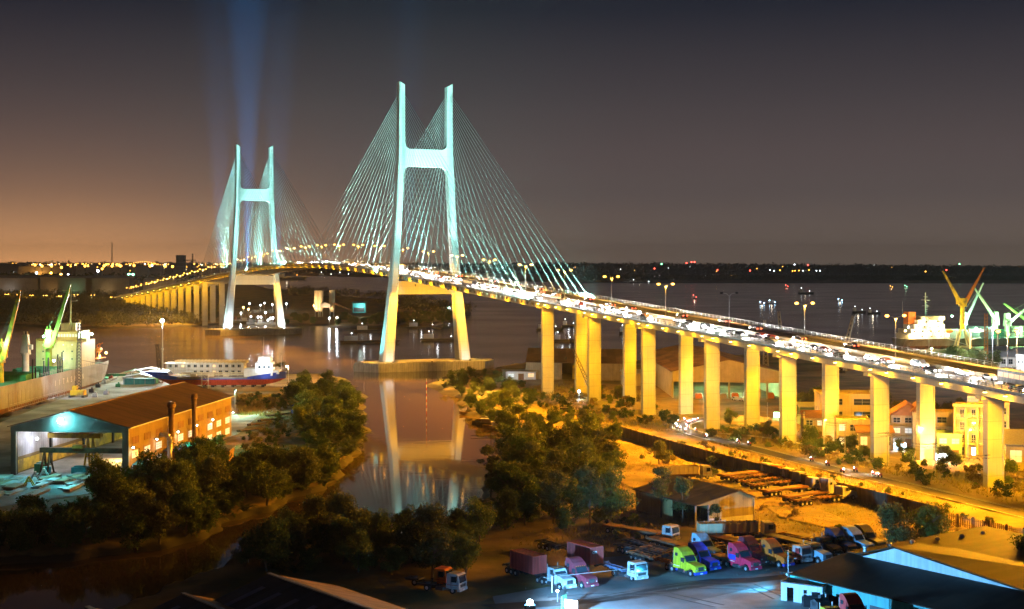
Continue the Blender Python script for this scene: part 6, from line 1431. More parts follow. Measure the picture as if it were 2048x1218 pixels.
# ================================================================ the near yard and the roofs in front
M_apron = pm('worn_yard_surface', (.20,.20,.20), .7, .35, .12, spec=.4, bump=.15, bscale=1.2, dirt=(.09,.085,.08))
sheet('truck_yard', [P(1000,1240), P(985,1195), P(1100,1175), P(1150,1120), P(1340,1108), P(1560,1100), P(1780,1098), P(1800,1115), P(1640,1180), P(1700,1240)], GZ+.165, M_apron)
ps = MB(); pts = [(960,1212),(1060,1205),(1180,1200),(1260,1188),(1330,1172),(1420,1160),(1500,1158),(1580,1150),(1600,1157),(1500,1168),(1430,1172),(1350,1186),(1270,1200),(1150,1212),(1000,1222)]
kind((lambda m: (m.quad(*[(*P(*q), GZ+.172) for q in pts]), m.build('drain_channel', pm('damp_tarmac', (.03,.027,.024), .6, .3, .3, spec=.3)))[1])(MB()), 'structure')
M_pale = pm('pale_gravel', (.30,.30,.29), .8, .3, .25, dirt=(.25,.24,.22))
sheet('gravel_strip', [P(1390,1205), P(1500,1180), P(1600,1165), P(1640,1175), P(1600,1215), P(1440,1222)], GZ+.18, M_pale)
M_droof = pm('dark_sheet_roof', (.024,.016,.012), .6, .25, .2, sheets=(1.1,6), spec=.12, corr=('X',1.4,.3), dirt=(.038,.025,.017))
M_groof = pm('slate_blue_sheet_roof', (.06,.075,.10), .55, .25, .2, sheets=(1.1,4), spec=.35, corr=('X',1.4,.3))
M_fascia = pm('teal_fascia', (.06,.30,.30), .6, .15, .4, streak=.25)
M_clere = pm('white_clerestory', (.48,.52,.55), .6, .12, .4, streak=.2)
# big workshop lower right: local x along the eave toward the viewer, y across it to the right
ba = math.atan2(-.82,.58); bl = thing('workshop_building', 'large dark roofed workshop with teal fascia and white triangular clerestory, lower right', 'workshop', (41.7, 208, GZ-1.9), ba)
# y is +left of heading; the building lies to +y
LB = 60
m = MB(); m.hexa([(-.4,-.6,4.9),(LB,-.6,4.9),(LB,12,6.6),(-.4,12,6.6)],[(-.4,-.6,5.05),(LB,-.6,5.05),(LB,12,6.75),(-.4,12,6.75)]); m.build('roof', M_droof, bl)
m = MB(); m.hexa([(-.4,12.05,6.75),(LB,12.05,6.75),(LB,46,5.0),(-.4,46,7.0)],[(-.4,12.05,6.9),(LB,12.05,6.9),(LB,46,5.15),(-.4,46,7.15)]); rf2 = m.build('rear_roof', M_droof, bl)
m = MB(); m.add([(3,11.7,6.72),(30,11.7,6.72),(9,11.7,8.9),(3,12.0,6.72),(30,12.0,6.72),(9,12.0,8.9)], [(0,1,2),(5,4,3),(0,3,4,1),(1,4,5,2),(2,5,3,0)]); m.build('clerestory', M_clere, bl)
m = MB(); m.hexa([(2.2,11.4,6.9),(9,11.4,9.0),(9,26,7.2),(2.2,26,7.0)],[(2.2,11.4,7.1),(9,11.4,9.2),(9,26,7.3),(2.2,26,7.1)]); m.hexa([(9.02,11.4,9.0),(31.5,11.4,6.7),(31.5,26,6.9),(9.02,26,7.2)],[(9.02,11.4,9.2),(31.5,11.4,6.9),(31.5,26,7.0),(9.02,26,7.3)]); m.build('dormer_roof', M_droof, bl)
m = MB(); m.b2(-.2,LB,-.45,-.25,3.4,4.88); m.b2(-.35,-.2,-.45,12,3.4,5.0); m.build('fascia', M_fascia, bl)
m = MB(); m.b2(0,LB,.6,.9,0,4.85); m.b2(.1,.4,.9,46,0,4.85); m.build('wall', M_teal, bl)
for i in range(6): m = MB(); m.b2(6+i*8,9.5+i*8,.4,.58,0,3.2); m.build('door', M_dark, bl)
m = MB(); m.b2(-.6,-.35,-1,12,4.85,5.1); m.build('gutter', M_clere, bl)
for i, (x, y) in enumerate(((1.5,14),(2,19),(2,24.5),(2.5,30),(3,35.5),(3,41),(14,26),(11,37),(22,31))):
    z = 6.9-(y-12)*.02 if x < 5 else 6.6-(y-12)*.03; m = MB(); m.cyl((x,y,z-.4),(x,y,z+.55),.28,None,8); m.ball((x,y,z+.75),.42,8,(1,1,.7)); m.build('roof_vent', M_steel, bl)
# roofless white hut
x, y = P(1562,1203); ht = thing('site_hut', 'roofless white panel hut with doorway and broken window, bottom right', 'hut', (x, y, GZ), -.55); w, d, h = 6.2, 3.2, 2.8
m = MB(); m.b2(0,.9,0,.1,0,h); m.b2(1.9,3.4,0,.1,0,h); m.b2(4.6,w,0,.1,0,h); m.b2(.9,1.9,0,.1,2.2,h); m.b2(3.4,4.6,0,.1,0,.95); m.b2(3.4,4.6,0,.1,2.1,h); m.b2(w-.1,w,.11,.9,0,h); m.b2(w-.1,w,1.9,d,0,h); m.b2(w-.1,w,.9,1.9,0,1); m.b2(w-.1,w,.9,1.9,2.1,h); m.b2(0,.1,.11,d,0,h); m.b2(.1,w-.11,d-.1,d,0,h); m.build('wall', M_clere, ht)
m = MB(); m.b2(-.05,w+.05,-.05,.15,h,h+.15); m.b2(-.05,.15,.16,d+.05,h,h+.15); m.b2(w-.15,w+.05,.16,d+.05,h,h+.15); m.b2(.16,w-.16,d-.15,d+.05,h,h+.15); m.build('top_rail', M_dark, ht)
m = MB(); m.b2(3.9,3.97,.02,.08,.95,2.1); m.b2(3.4,4.6,.02,.08,1.5,1.56); m.build('window_bar', M_steel, ht)
pl = thing('flag_pole', 'thin pale pole standing at the corner of the big workshop roof', 'pole', (41.0, 208.6, GZ)); m = MB(); m.cyl((0,0,0),(0,0,6.4),.05,.03,6); m.ball((0,0,6.5),.1,6); m.build('pole', M_steel, pl)
t_ = tractor('bright red sleeper truck below the teal fascia at the bottom edge', paint('bright_red_truck_paint', (.55,.03,.03))); put(t_, 47.2, 186.5, math.atan2(-.93,.3))
t_ = tractor('yellow truck cab partly cut by the bottom edge', P_yel, 'day'); put(t_, 43.6, 184.5, math.atan2(-.93,.3))
for i, (px, py) in enumerate(((1622,1214),(1640,1220))):
    x, y = P(px, py); m = MB(); m.box((0,0,.6),(2.4,1.4,1.2)); m.cyl((-1.2,0,1.0),(1.2,0,1.0),.5,None,8); m.box((.6,.3,1.6),(.8,.5,.5)); o = m.build('engine_part', M_dark); o.location = (x,y,GZ+.17); o.rotation_euler = (0,0,.6*i); tag(o, ['dark engine block lying beside the white hut','dark greasy gearbox in front of the yellow cab'][i], 'engine part')
# roofs along the bottom left
def gable_building(label, apex, fwd, L_, half, zr, drop, m_l, m_r, strips=0):
    x, y = apex; a = math.atan2(fwd[1], fwd[0]); t = thing('shed_building', label, 'shed', (x,y,GZ), a); ze = zr-drop
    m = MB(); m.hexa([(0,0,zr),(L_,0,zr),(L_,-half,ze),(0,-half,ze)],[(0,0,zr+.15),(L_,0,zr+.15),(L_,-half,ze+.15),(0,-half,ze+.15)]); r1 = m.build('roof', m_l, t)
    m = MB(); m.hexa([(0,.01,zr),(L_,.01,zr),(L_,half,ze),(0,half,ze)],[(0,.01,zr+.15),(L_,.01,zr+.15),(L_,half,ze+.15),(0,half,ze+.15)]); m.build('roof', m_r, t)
    m = MB(); m.b2(-.1,L_,-.3,.3,zr+.13,zr+.27); m.build('ridge_cap', M_steel, r1)
    for i in range(strips): 
        q = MB(); x0 = 3+i*4.5; s0, s1 = .25, .8; q.hexa([(x0,-half*s0,zr-drop*s0+.155),(x0+1.1,-half*s0,zr-drop*s0+.155),(x0+1.1,-half*s1,zr-drop*s1+.155),(x0,-half*s1,zr-drop*s1+.155)],[(x0,-half*s0,zr-drop*s0+.18),(x0+1.1,-half*s0,zr-drop*s0+.18),(x0+1.1,-half*s1,zr-drop*s1+.18),(x0,-half*s1,zr-drop*s1+.18)]); q.build('roof_light', pm('translucent_sheet', (.22,.24,.34), .5, .2, .5), r1)
    m = MB(); m.ext([(.2,-half+.5,0),(.2,half-.5,0),(.2,half-.5,ze-.05),(.2,0,zr-.05),(.2,-half+.5,ze-.05)], (.25,0,0)); m.b2(.5,L_,-half+.5,-half+.75,0,ze-.05); m.b2(.5,L_,half-.75,half-.5,0,ze-.05); m.build('wall', M_wallp, t); return t
M_litroof = pm('amber_lit_sheet_roof', (.30,.19,.09), .6, .2, .3, sheets=(1.1,4), corr=('X',1.4,.3))  # amber light on the right slopes, put into the sheet colour
gable_building('dark blue grey shed roof with pale strips, middle of the bottom edge', (-33.2,192), (.62,-.78), 42, 11, 6.5, 3.2, M_groof, M_litroof, 4)
gable_building('striped blue grey shed roof left of the middle one at the bottom edge', (-43.5,186), (.62,-.78), 42, 9, 5.2, 2.8, M_groof, M_litroof, 5)
gable_building('nearly black shed roof farthest left at the bottom edge', (-55,182), (.62,-.78), 42, 8, 4.4, 2.4, M_droof, M_litroof, 1)
# flood light that washes the yard, and its small neighbour
fl = thing('yard_floodlight', 'dazzling bluish floodlight at the bottom edge lighting the truck yard', 'floodlight', (XAT(1060,184), 184, GZ)); m = MB(); m.cyl((0,0,0),(0,0,4.0),.15,.12,8); m.build('pole', M_steel, fl); m = MB(); m.box((0,-.1,4.1),(1.4,.7,.5)); h_ = m.build('lamp_head', M_dark, fl); small_lamp(h_, (0,-.25,4.7), em('bluish_dazzle', (.4,.75,1), 60), .42)
spot('yard_light', (.4,.9,4.6), (58,44,-2), 270000, (.17,.53,1), 112, .6, .5, fl); point('yard_glow', (0,.9,5.0), 6000, (.1,.45,1), .4, fl)
x, y = P(1115,1206); sl = thing('yard_lamp', 'small white lamp on a short post right of the dazzling floodlight', 'lamp', (x,y,GZ)); m = MB(); m.cyl((0,0,0),(0,0,1.6),.07,None,6); m.build('post', M_steel, sl); small_lamp(sl, (0,0,1.75), E_whi, .2); point('lamp_light', (0,.5,1.9), 500, (.6,.8,1), .2, sl)
bo = thing('barrier_gate', 'thin white boom barrier reaching across the truck yard', 'barrier', (*P(1104,1187), GZ)); m = MB(); m.cyl((0,0,0),(0,0,2.6),.1,None,6); m.build('post', M_white, bo); m = MB(); m.cyl((0,0,2.5),(13,6,2.5),.045,.03,6); m.build('boom', M_plate, bo)
sb = thing('sign_board', 'green backed sign board with a white lit face at the bottom edge', 'sign', (*P(1128,1226), GZ), -.5); m = MB(); m.box((0,0,1.6),(.15,1.4,1.8)); m.k = 1; m.box((1.2,-.2,1.4),(2.0,.12,1.2)); m.build('panel', [M_green, E_shop], sb)
# second light near the big roof that turns the right of the yard cyan
f2 = thing('yard_floodlight', 'small floodlight bracketed to the corner of the big workshop washing the gravel pale blue', 'floodlight', (40.0,208.4,GZ)); m = MB(); m.box((1.2,.2,3.2),(2.2,.12,.12)); m.build('bracket', M_steel, f2); m = MB(); m.box((0,0,3.2),(.5,.4,.35)); m.build('lamp_head', M_dark, f2); spot('yard_light', (-.4,-.3,3.1), (-8,-4,0), 250, (.2,.6,1), 150, .5, .4, f2); spot('yard_light', (-.5,.4,3.1), (-20,20,1), 7000, (.03,.5,1), 120, .5, .4, f2)
spot('wall_light', (-.6,-.6,3.0), (6,-10,1), 500, (.06,.75,.85), 120, .5, .4, f2)
# boats and marks on the creek
def sampan(label, px, py, L_, a, mat, cabin=False, group=None):
    x, y = P(px, py, 0); t = thing('wooden_boat', label, 'boat', (x,y,0), a, group); m = MB(); n = 9; vs = []
    for i in range(n):
        u = i/(n-1)*2-1; w_ = L_*.14*(1-abs(u)**2.2); sh_ = .25*abs(u)**2*L_*.22
        vs += [(u*L_/2,-w_,.75+sh_),(u*L_/2,-w_*.55,-.2+sh_*.6),(u*L_/2,w_*.55,-.2+sh_*.6),(u*L_/2,w_,.75+sh_),(u*L_/2,w_*.85,.6+sh_),(u*L_/2,-w_*.85,.6+sh_)]
    fs = [(i*6+k,(i+1)*6+k,(i+1)*6+(k+1) % 6,i*6+(k+1) % 6) for i in range(n-1) for k in range(6)]
    m.add(vs, fs); m.build('hull', mat, t)
    if cabin:
        m = MB(); m.b2(-L_*.22,L_*.12,-L_*.09,L_*.09,.5,1.9); m.build('cabin', M_wallp, t); m = MB(); m.b2(-L_*.25,L_*.16,-L_*.11,L_*.11,1.9,2.05); m.build('roof', M_white, t); m = MB(); m.cyl((L_*.25,0,.6),(L_*.25,0,4),.06); m.build('mast', M_bark, t)
    else:
        m = MB()
        for u in (-.25,.0,.25): m.b2(u*L_-.12,u*L_+.12,-L_*.1,L_*.1,.5,.58)
        m.build('thwart', M_bark, t)
    return t
M_boat = pm('weathered_boat_wood', (.22,.15,.08), .8, .35, 1.2)
sampan('roofed wooden fishing boat farthest up the creek mooring', 992, 845, 13, .25, M_boat, True)
sampan('broad cabin boat moored in front of the roofed fishing boat', 1002, 856, 12, .3, M_boat, True)
sampan('dark low boat left of the cabin boats', 978, 850, 11, -.2, pm('tarred_wood', (.05,.045,.04), .7, .3, 1), True)
sampan('pale curved canoe lying on the mud at the creek bend', 945, 829, 9, .15, M_boat)
sampan('single pale sampan moored just below the jetty pole', 1014, 881, 6, .1, M_cream)
for i in range(4): sampan(['pale sampan at the top of the moored cluster','pale sampan second in the moored cluster','pale sampan with dark thwarts in the moored cluster','pale sampan nearest the trees in the moored cluster'][i], 1011+i % 2*5, 890+i*5, 6, .1, M_cream)
for i, (px, py, hgt, lab, mt) in enumerate(((982,874,5,'thin mooring pole with a crossbar standing in the creek',M_dark),(853,828,13,'tall striped channel pole standing in the creek mouth',M_white),(728,748,4,'short pale pole on the left end of the near pile cap',M_white))):
    x, y = P(px, py, 0); t = thing('channel_pole', lab, 'pole', (x,y,-1 if i < 2 else 4)); m = MB()
    for k in range(int(hgt)): m.k = k % 2; m.cyl((0,0,k),(0,0,k+1.001),.13,None,6)
    m.build('pole', [mt, M_red if i == 1 else mt], t)
    if i == 0: m = MB(); m.cyl((-6,0,1.5),(6,0,1.5),.1,None,5); m.build('crossbar', M_dark, t)
for i, (px, py, lab) in enumerate(((497,1126,'dark red arrow shaped river sign on a post'),(540,1112,'red framed river marker with pale uprights'))):
    x, y = P(px, py); t = thing('river_sign', lab, 'sign', (x,y,GZ-1), .2); m = MB(); m.cyl((0,0,0),(0,0,4.2),.07,None,6); m.build('post', M_steel, t); m = MB()
    if i == 0: m.ext([(-1.1,0,3.0),(.6,0,3.0),(1.2,0,3.7),(.6,0,4.4),(-1.1,0,4.4)], (0,.08,0)); m.build('panel', M_red, t)
    else:
        m.box((0,0,4),(1.4,.1,.2)); m.box((-.6,0,3.2),(.15,.1,1.8)); m.box((.6,0,3.2),(.15,.1,1.8)); m.box((0,0,2.4),(1.4,.1,.2)); m.cyl((.1,0,3.8),(.1,0,5.4),.08); m.build('panel', M_red, t)

# small stones and litter nobody could count
rng = np.random.default_rng(500); Q = []
for poly, n in (([P(1000,1225), P(1020,1180), P(1160,1125), P(1340,1112), P(1600,1105), P(1780,1100), P(1640,1180)], 120), ([P(1240,900), P(1440,945), P(1700,1010), P(1880,1060), P(1700,1090), P(1560,1050), P(1240,1070)], 1500), ([P(1100,800), P(1300,830), P(1250,850), P(1130,830)], 300), ([P(1560,895), P(1800,905), P(2000,945), P(1960,960), P(1700,925)], 500), ([P(480,840), P(600,805), P(610,840), P(520,880)], 400)):
    a = np.array(poly); lo, hi = a.min(0), a.max(0); pts = rng.uniform(lo, hi, (n*3,2)); pts = np.array([q for q in pts if in_poly(q[0], q[1], poly)])[:n]
    c = np.c_[pts, np.full(len(pts), GZ+.22)]; Q.append(leaves(c, .26, rng))
o = bpy.data.objects.new('litter', quads_mesh('litter', np.concatenate(Q), pm('pale_litter', (.22,.20,.17), .8, .5, 3))); C.objects.link(o); kind(o, 'stuff')
# tyre ruts pressed into the yard
M_rut = pm('tyre_rut', (.11,.105,.10), .8, .4, .4)
for i, pts in enumerate(([(1560,1200),(1500,1172),(1400,1168),(1250,1190),(1120,1214)], [(1600,1190),(1480,1178),(1380,1176),(1240,1200)], [(1440,1215),(1330,1190),(1200,1192),(1100,1200)], [(1700,1052),(1600,1030),(1500,1030),(1420,1068)], [(1720,1046),(1600,1022),(1540,1016)])):
    for off in (-.95,.95): offset_strip('tyre_track', pts, off-.22, off+.22, GZ+.186+.003*i, M_rut)
# ================================================================ far bank, far city, boats on the wide water
M_fb = pm('far_building_wall', (.30,.25,.20), .9, .3, .05); M_fb2 = pm('far_pale_wall', (.5,.46,.4), .9, .2, .05); M_mud = pm('ochre_spoil', (.30,.20,.10), .95, .3, .05)
E_far = em('far_amber_lamp', (1,.42,.05), 7); E_farw = em('far_white_lamp', (.85,.95,1), 6); E_farg = em('far_green_lamp', (.25,1,.5), 8)
def far_lamp(px, ypx, d, hgt, mat, r, label, group, watts=0, col=SOD):
    x = XAT(px, d); zt = ZAT(ypx, d); zb = max(0.5, zt-hgt); t = MB(); t.cyl((0,0,0),(0,0,zt-zb),r*.22,None,4); t.k = 1; t.ball((0,0,zt-zb),r,6); o = t.build('street_lamp', [M_dark, mat]); o.location = (x,d,zb); tag(o, label, 'street lamp', group)
    if watts: point('lamp_light', (0,-2,zt-zb), watts, col, 1, o)
    return o
rnd = random.Random(91)
# lamps of the city at left, brightest first
for px, py in ((70,530),(123,535),(170,532),(208,532),(224,532),(241,532),(268,531),(300,532),(331,532),(345,533),(370,533),(84,532),(103,532)):
    far_lamp(px, py, 3600, 14, E_far, 3.4, 'strong amber city lamp on the far left skyline', 'strong amber lamps on the left skyline', 60000, (1,.5,.12))
for px, py, c in ((27,546,E_farw),(73,546,E_farw),(137,550,E_farw),(196,542,E_farw),(122,549,E_far),(102,546,E_far),(266,549,E_farg),(258,549,E_farg)):
    far_lamp(px, py, 2700, 12, c, 2.6, {id(E_farw):'cold white yard lamp below the left skyline',id(E_far):'amber yard lamp below the left skyline',id(E_farg):'green white lamp of the far left depot'}[id(c)], {id(E_farw):'cold white lamps below the left skyline',id(E_far):'amber lamps below the left skyline',id(E_farg):'green white lamps of the far left depot'}[id(c)], 30000, (.9,.95,1) if c is E_farw else (.3,1,.6) if c is E_farg else SOD)
for i in range(110):
    px = rnd.uniform(-10,400); far_lamp(px, 527.5+abs(rnd.gauss(0,4.5)), rnd.uniform(4500,9000), 10, E_far if rnd.random() < .86 else E_farw, rnd.uniform(2.2,4.4), 'tiny amber city light on the far left horizon', 'tiny city lights on the far left horizon')
m = MB()
for i in range(420):
    px = rnd.uniform(-40,455); d = rnd.uniform(5000,10500); z = max(2, ZAT(527+abs(rnd.gauss(0,5)), d)); m.k = 0 if rnd.random() < .8 else 1; m.ball((XAT(px,d), d, z), rnd.uniform(1.3,2.6), 4)
kind(m.build('city_lights', [em('distant_amber_light', (1,.42,.05), 5), em('distant_pale_light', (1,.8,.5), 4)]), 'stuff')
for i in range(18):                                  # the arched bridge far off
    u = i/17; far_lamp(250+u*75, 531-7.5*math.sin(u*math.pi), 7000, 8, E_far, 1.9, 'one of a faint arch of lights on the left horizon', 'faint arch of lights on the left horizon')
for i in range(46):
    px = rnd.choice((rnd.uniform(1140,1420), rnd.uniform(1380,1640), rnd.uniform(1620,2048))); far_lamp(px, rnd.uniform(530,543), rnd.uniform(6500,9000), 10, rnd.choice((E_far,E_far,E_farw)), rnd.uniform(1.2,2.4), 'tiny light on the far right shore', 'tiny lights on the far right shore')
for px in (1540,1548,1560,1585,1590,1598,1606,1618,1633,1640): far_lamp(px, 541+rnd.uniform(-1,1), 6000, 8, E_farw if rnd.random() < .5 else E_far, 2.4, 'one of a close string of lights on the far right shore', 'close string of lights on the far right shore')
for px, py, m_, lab in ((1383,524,E_red,'red beacon on a far mast, right horizon'),(1373,526,E_red,'second red beacon left of the far mast'),(1389,524,E_red,'third red beacon right of the far mast'),(1323,528,E_farg,'lone green light on the right horizon'),(1309,537,E_red,'dim red light on the far right shore'),(1435,540,E_red,'reddish light cluster lamp on the far shore'),(1500,541,E_red,'red lamp at the middle of the far shore'),(1589,529,E_farw,'bright white lamp on the right horizon'),(1616,530,E_red,'pink lamp right of the bright white one'),(1919,528,E_farg,'lime green lit tower top on the right horizon'),(1893,540,E_red,'red and white lamp below the lime tower'),(1851,543,E_far,'larger amber lamp on the far right shore')):
    far_lamp(px, py, 6500, 14, m_, 3.2, lab, None)
# long shed rows and the tower block on the left
def far_block(px, ytop, d, w, h, dep, label, mat=M_fb, cat='building', lit=0, roof=True):
    x = XAT(px, d); zt = ZAT(ytop, d); zb = GZ-1; t = thing('far_building', label, cat, (x,d,zb)); hh = zt-zb
    m = MB(); m.b2(-w/2,w/2,0,dep,0,hh); m.build('wall', mat, t)
    if roof: m = MB(); m.ext([(-w/2-1,-1,hh),(-w/2-1,dep+1,hh),(-w/2-1,dep/2,hh+min(4,w*.06))], (w+2,0,0)); m.build('roof', M_fb2, t)
    for i in range(lit): x0 = -w/2+(i+.2)*w/lit; window(t, x0, x0+w/lit*.55, 0, 0, hh*.35, hh*.75, '-y', E_warm if i % 3 else E_win, 2, 1)
    return t
for i, (px, yt, d, w, lab) in enumerate(((20,556,2300,90,'long pale depot shed at the far left edge'),(105,554,2300,40,'dim depot shed between two far lamps'),(150,556,2250,55,'long depot shed with green lit front'),(215,556,2250,70,'long pale depot shed with amber lit front'),(80,533,3900,120,'broad amber lit hall on the far left skyline'),(320,560,2100,50,'low dark depot shed behind the far viaduct'))):
    far_block(px, yt, d, w, 8, 30, lab, M_fb, 'depot', 0)
    x = XAT(px, d); point('depot_light', (x, d-14, 12), 3000 if i != 4 else 120000, ((.9,.95,1),(1,.6,.2),(.4,1,.6),(1,.7,.3),(1,.5,.1),(1,.6,.2))[i], 2)
tb = far_block(360, 510, 3300, 19, 0, 20, 'dark unfinished tower block on the left skyline', M_fb, 'tower block', 0, False)
m = MB()
for k in range(6): m.b2(-9.6,9.6,-.4,20.4,8+k*10,8.7+k*10)
m.build('floor_slab', M_fb2, tb)
x = XAT(385,3300); tw = thing('tower_crane', 'thin tower crane beside the dark unfinished block on the skyline', 'crane', (x,3300,GZ)); m = MB(); m.lattice((0,0,0),(0,0,78),3,2.2,14,.4); m.build('mast', M_dark, tw); m = MB(); m.lattice((-22,0,62),(8,0,62),2.4,2.4,10,.35); m.build('jib', M_dark, tw)
x = XAT(224,6000); rm = thing('radio_mast', 'very thin radio mast above the far left skyline', 'mast', (x,6000,GZ)); m = MB(); m.lattice((0,0,0),(0,0,150),5,2,18,.5); m.build('mast', M_rust, rm)
for i in range(34):
    px = rnd.uniform(-30,440); far_block(px, rnd.uniform(527,536), rnd.uniform(5000,8000), rnd.uniform(40,150), 10, 40, 'low city block on the hazy left horizon', rnd.choice((M_fb,M_fb2)), 'building', 0)['group'] = 'low city blocks on the left horizon'
# far treelines close the horizon
def treeline(px0, px1, d0, d1, ytop0, ytop1, seed):
    rng = np.random.default_rng(seed); Q = []; n = int(abs(px1-px0)*1.3)
    for i in range(n):
        u = (i+rng.uniform(-.5,.5))/n; px = px0+(px1-px0)*u; d = rng.uniform(d0, d1); top = ZAT(ytop0+(ytop1-ytop0)*u+rng.uniform(-1.2,1.0), d); x = XAT(px, d); hh = max(6, top-GZ)
        lob = [(0,0,hh*.55,d*.0011+6,14,hh*.5)]; q = crown_pts(rng, lob, 46)+np.array([x,d,GZ-1]); Q.append(leaves(q, hh*.32, rng))
    o = bpy.data.objects.new('treeline', quads_mesh('treeline', np.concatenate(Q), L_forest)); C.objects.link(o); kind(o, 'stuff')
treeline(-80, 1120, 8500, 11500, 527, 529, 1); treeline(1100, 2130, 6800, 10000, 528, 534, 2); treeline(-60, 420, 2400, 3200, 550, 556, 3); treeline(1120, 2130, 4600, 5600, 549, 552, 4)
# batching plant on the far bank
def silo(px, lab, r=2.7, h=25, yt=None):
    d = 1350; x = XAT(px, d); t = thing('silo', lab, 'silo', (x,d,GZ)); m = MB(); m.cyl((0,0,8),(0,0,h),r,None,14); m.cyl((0,0,4.5),(0,0,8),.8,r,14)
    for z in (12,16,20): m.cyl((0,0,z),(0,0,z+.2),r*1.03,None,14)
    m.build('tank', M_cream, t); m = MB()
    for a in range(4): c, s_ = r*.85*math.cos(a*1.57+.78), r*.85*math.sin(a*1.57+.78); m.cyl((c,s_,0),(c,s_,9),.22)
    m.build('leg', M_steel, t); m = MB()
    for k in range(10): a = k*.628; m.cyl((r*math.cos(a),r*math.sin(a),h),(r*math.cos(a),r*math.sin(a),h+1.1),.06,None,4)
    m.build('railing', M_steel, t); spot('silo_light', (-6,-14,3), (0,0,16), 26000, (1,.62,.3), 70, .7, .4, t)
silo(634, 'left silo of the close pair at the far bank plant'); silo(641.5, 'right silo of the close pair at the far bank plant'); silo(664, 'single silo standing apart at the far bank plant', 2.9, 25.5)
d = 1345; t = thing('conveyor', 'long inclined conveyor running right from the silos', 'conveyor', (XAT(667,d),d,GZ)); m = MB(); m.hexa([(0,-1,12.5),(19,-1,5),(19,1,5),(0,1,12.5)],[(0,-1,14),(19,-1,6.5),(19,1,6.5),(0,1,14)]); m.cyl((9,0,0),(9,0,9),.3); m.cyl((18,0,0),(18,0,5),.3); m.build('belt', M_rust, t)
t = thing('plant_shed', 'frame shed between the silos on the far bank', 'shed', (XAT(651,d),d,GZ)); m = MB(); m.b2(-5,5,-3,5,9,12); m.ext([(-5.5,-3.4,12),(5.5,-3.4,12),(0,-3.4,14)], (0,9,0)); m.cyl((-4.5,-2,0),(-4.5,-2,9),.3); m.cyl((4.5,-2,0),(4.5,-2,9),.3); m.build('frame', M_steel, t)
t = thing('plant_shed', 'teal lit square plant shed right of the conveyor', 'shed', (XAT(719,d),d,GZ)); m = MB(); m.b2(-6,6,-4,5,4,13); m.hexa([(-7,-5,13),(7,-5,13),(7,6,14.5),(-7,6,14.5)],[(-7,-5,13.3),(7,-5,13.3),(7,6,14.8),(-7,6,14.8)]); m.build('wall', M_teal, t); point('shed_light', (2,-9,10), 5000, (.7,1,.9), .4, t); m = MB(); m.b2(-5,5,-4.3,-4.03,5,9); m.build('hopper', M_dark, t)
for px, py, w, h in ((520,618,90,5),(690,635,24,6),(740,645,26,5),(560,632,60,3)):
    x, y = P(px, py); m = MB(); n = 14; m.add([(0,0,h)]+[(w/2*math.cos(6.28*i/n)*random.uniform(.8,1.1), 16*math.sin(6.28*i/n), -.5) for i in range(n)], [(0,1+i,1+(i+1) % n) for i in range(n)]); o = m.build('spoil_heap', M_mud); o.location = (x,y,GZ-.2); tag(o, {520:'long ochre spoil heap seen between the far tower legs',690:'small ochre spoil heap by the silos',740:'reddish spoil heap at the riverside right of the silos',560:'low spoil heap right of the far tower leg'}[px], 'spoil heap')
for i, (px, py, c) in enumerate(((448,610,E_sod),(487,615,E_sod),(497,618,E_sod),(628,611,E_sod),(499,607,E_farw),(521,610,E_farw),(529,606,E_farw),(545,609,E_farw),(573,607,E_farw),(482,626,E_farw),(502,633,E_farw),(516,634,E_farw),(522,634,E_farw),(531,625,E_farw),(536,640,E_farw),(541,636,E_farw),(546,636,E_farw),(659,636,E_farw),(674,635,E_farw),(898,616,E_blu))):
    x, y = P(px, py+14); d_ = y; t = MB(); hh = max(3, ZAT(py, d_)-GZ); t.cyl((0,0,0),(0,0,hh),.15,None,5); t.k = 1; t.ball((0,0,hh),.8 if c is not E_sod else .95,6); o = t.build('work_lamp', [M_steel, c]); o.location = (x,y,GZ); am = c is E_sod
    tag(o, 'bluish white lamp beside the near tower on the far bank' if c is E_blu else ('amber work lamp on the far bank work site' if am else 'white work lamp on the far bank work site'), 'work lamp', 'single' if False else ('amber work lamps on the far bank' if am else 'white work lamps on the far bank'))
    point('work_light', (0,-2,hh), 3500, (1,.6,.2) if am else (.8,.9,1), .5, o)
for i, (px, py) in enumerate(((500,642),(515,645),(532,646),(550,645),(480,640))):
    x, y = P(px, py); t = thing('work_barge', ['white work boat second from the left between the tower legs','low white barge in the middle between the tower legs','pale barge with lamp right of the middle one','pale barge nearest the right tower leg','small dark barge nearest the left tower leg'][i], 'barge', (x,y,.2)); m = MB(); m.b2(-9,9,-2.5,2.5,0,1.8); m.b2(-7,-3,-1.8,1.8,1.8,4.2); m.cyl((5,0,1.8),(5,0,6),.15); m.build('hull', [M_white,M_white,M_cream,M_cream,M_rust][i], t)
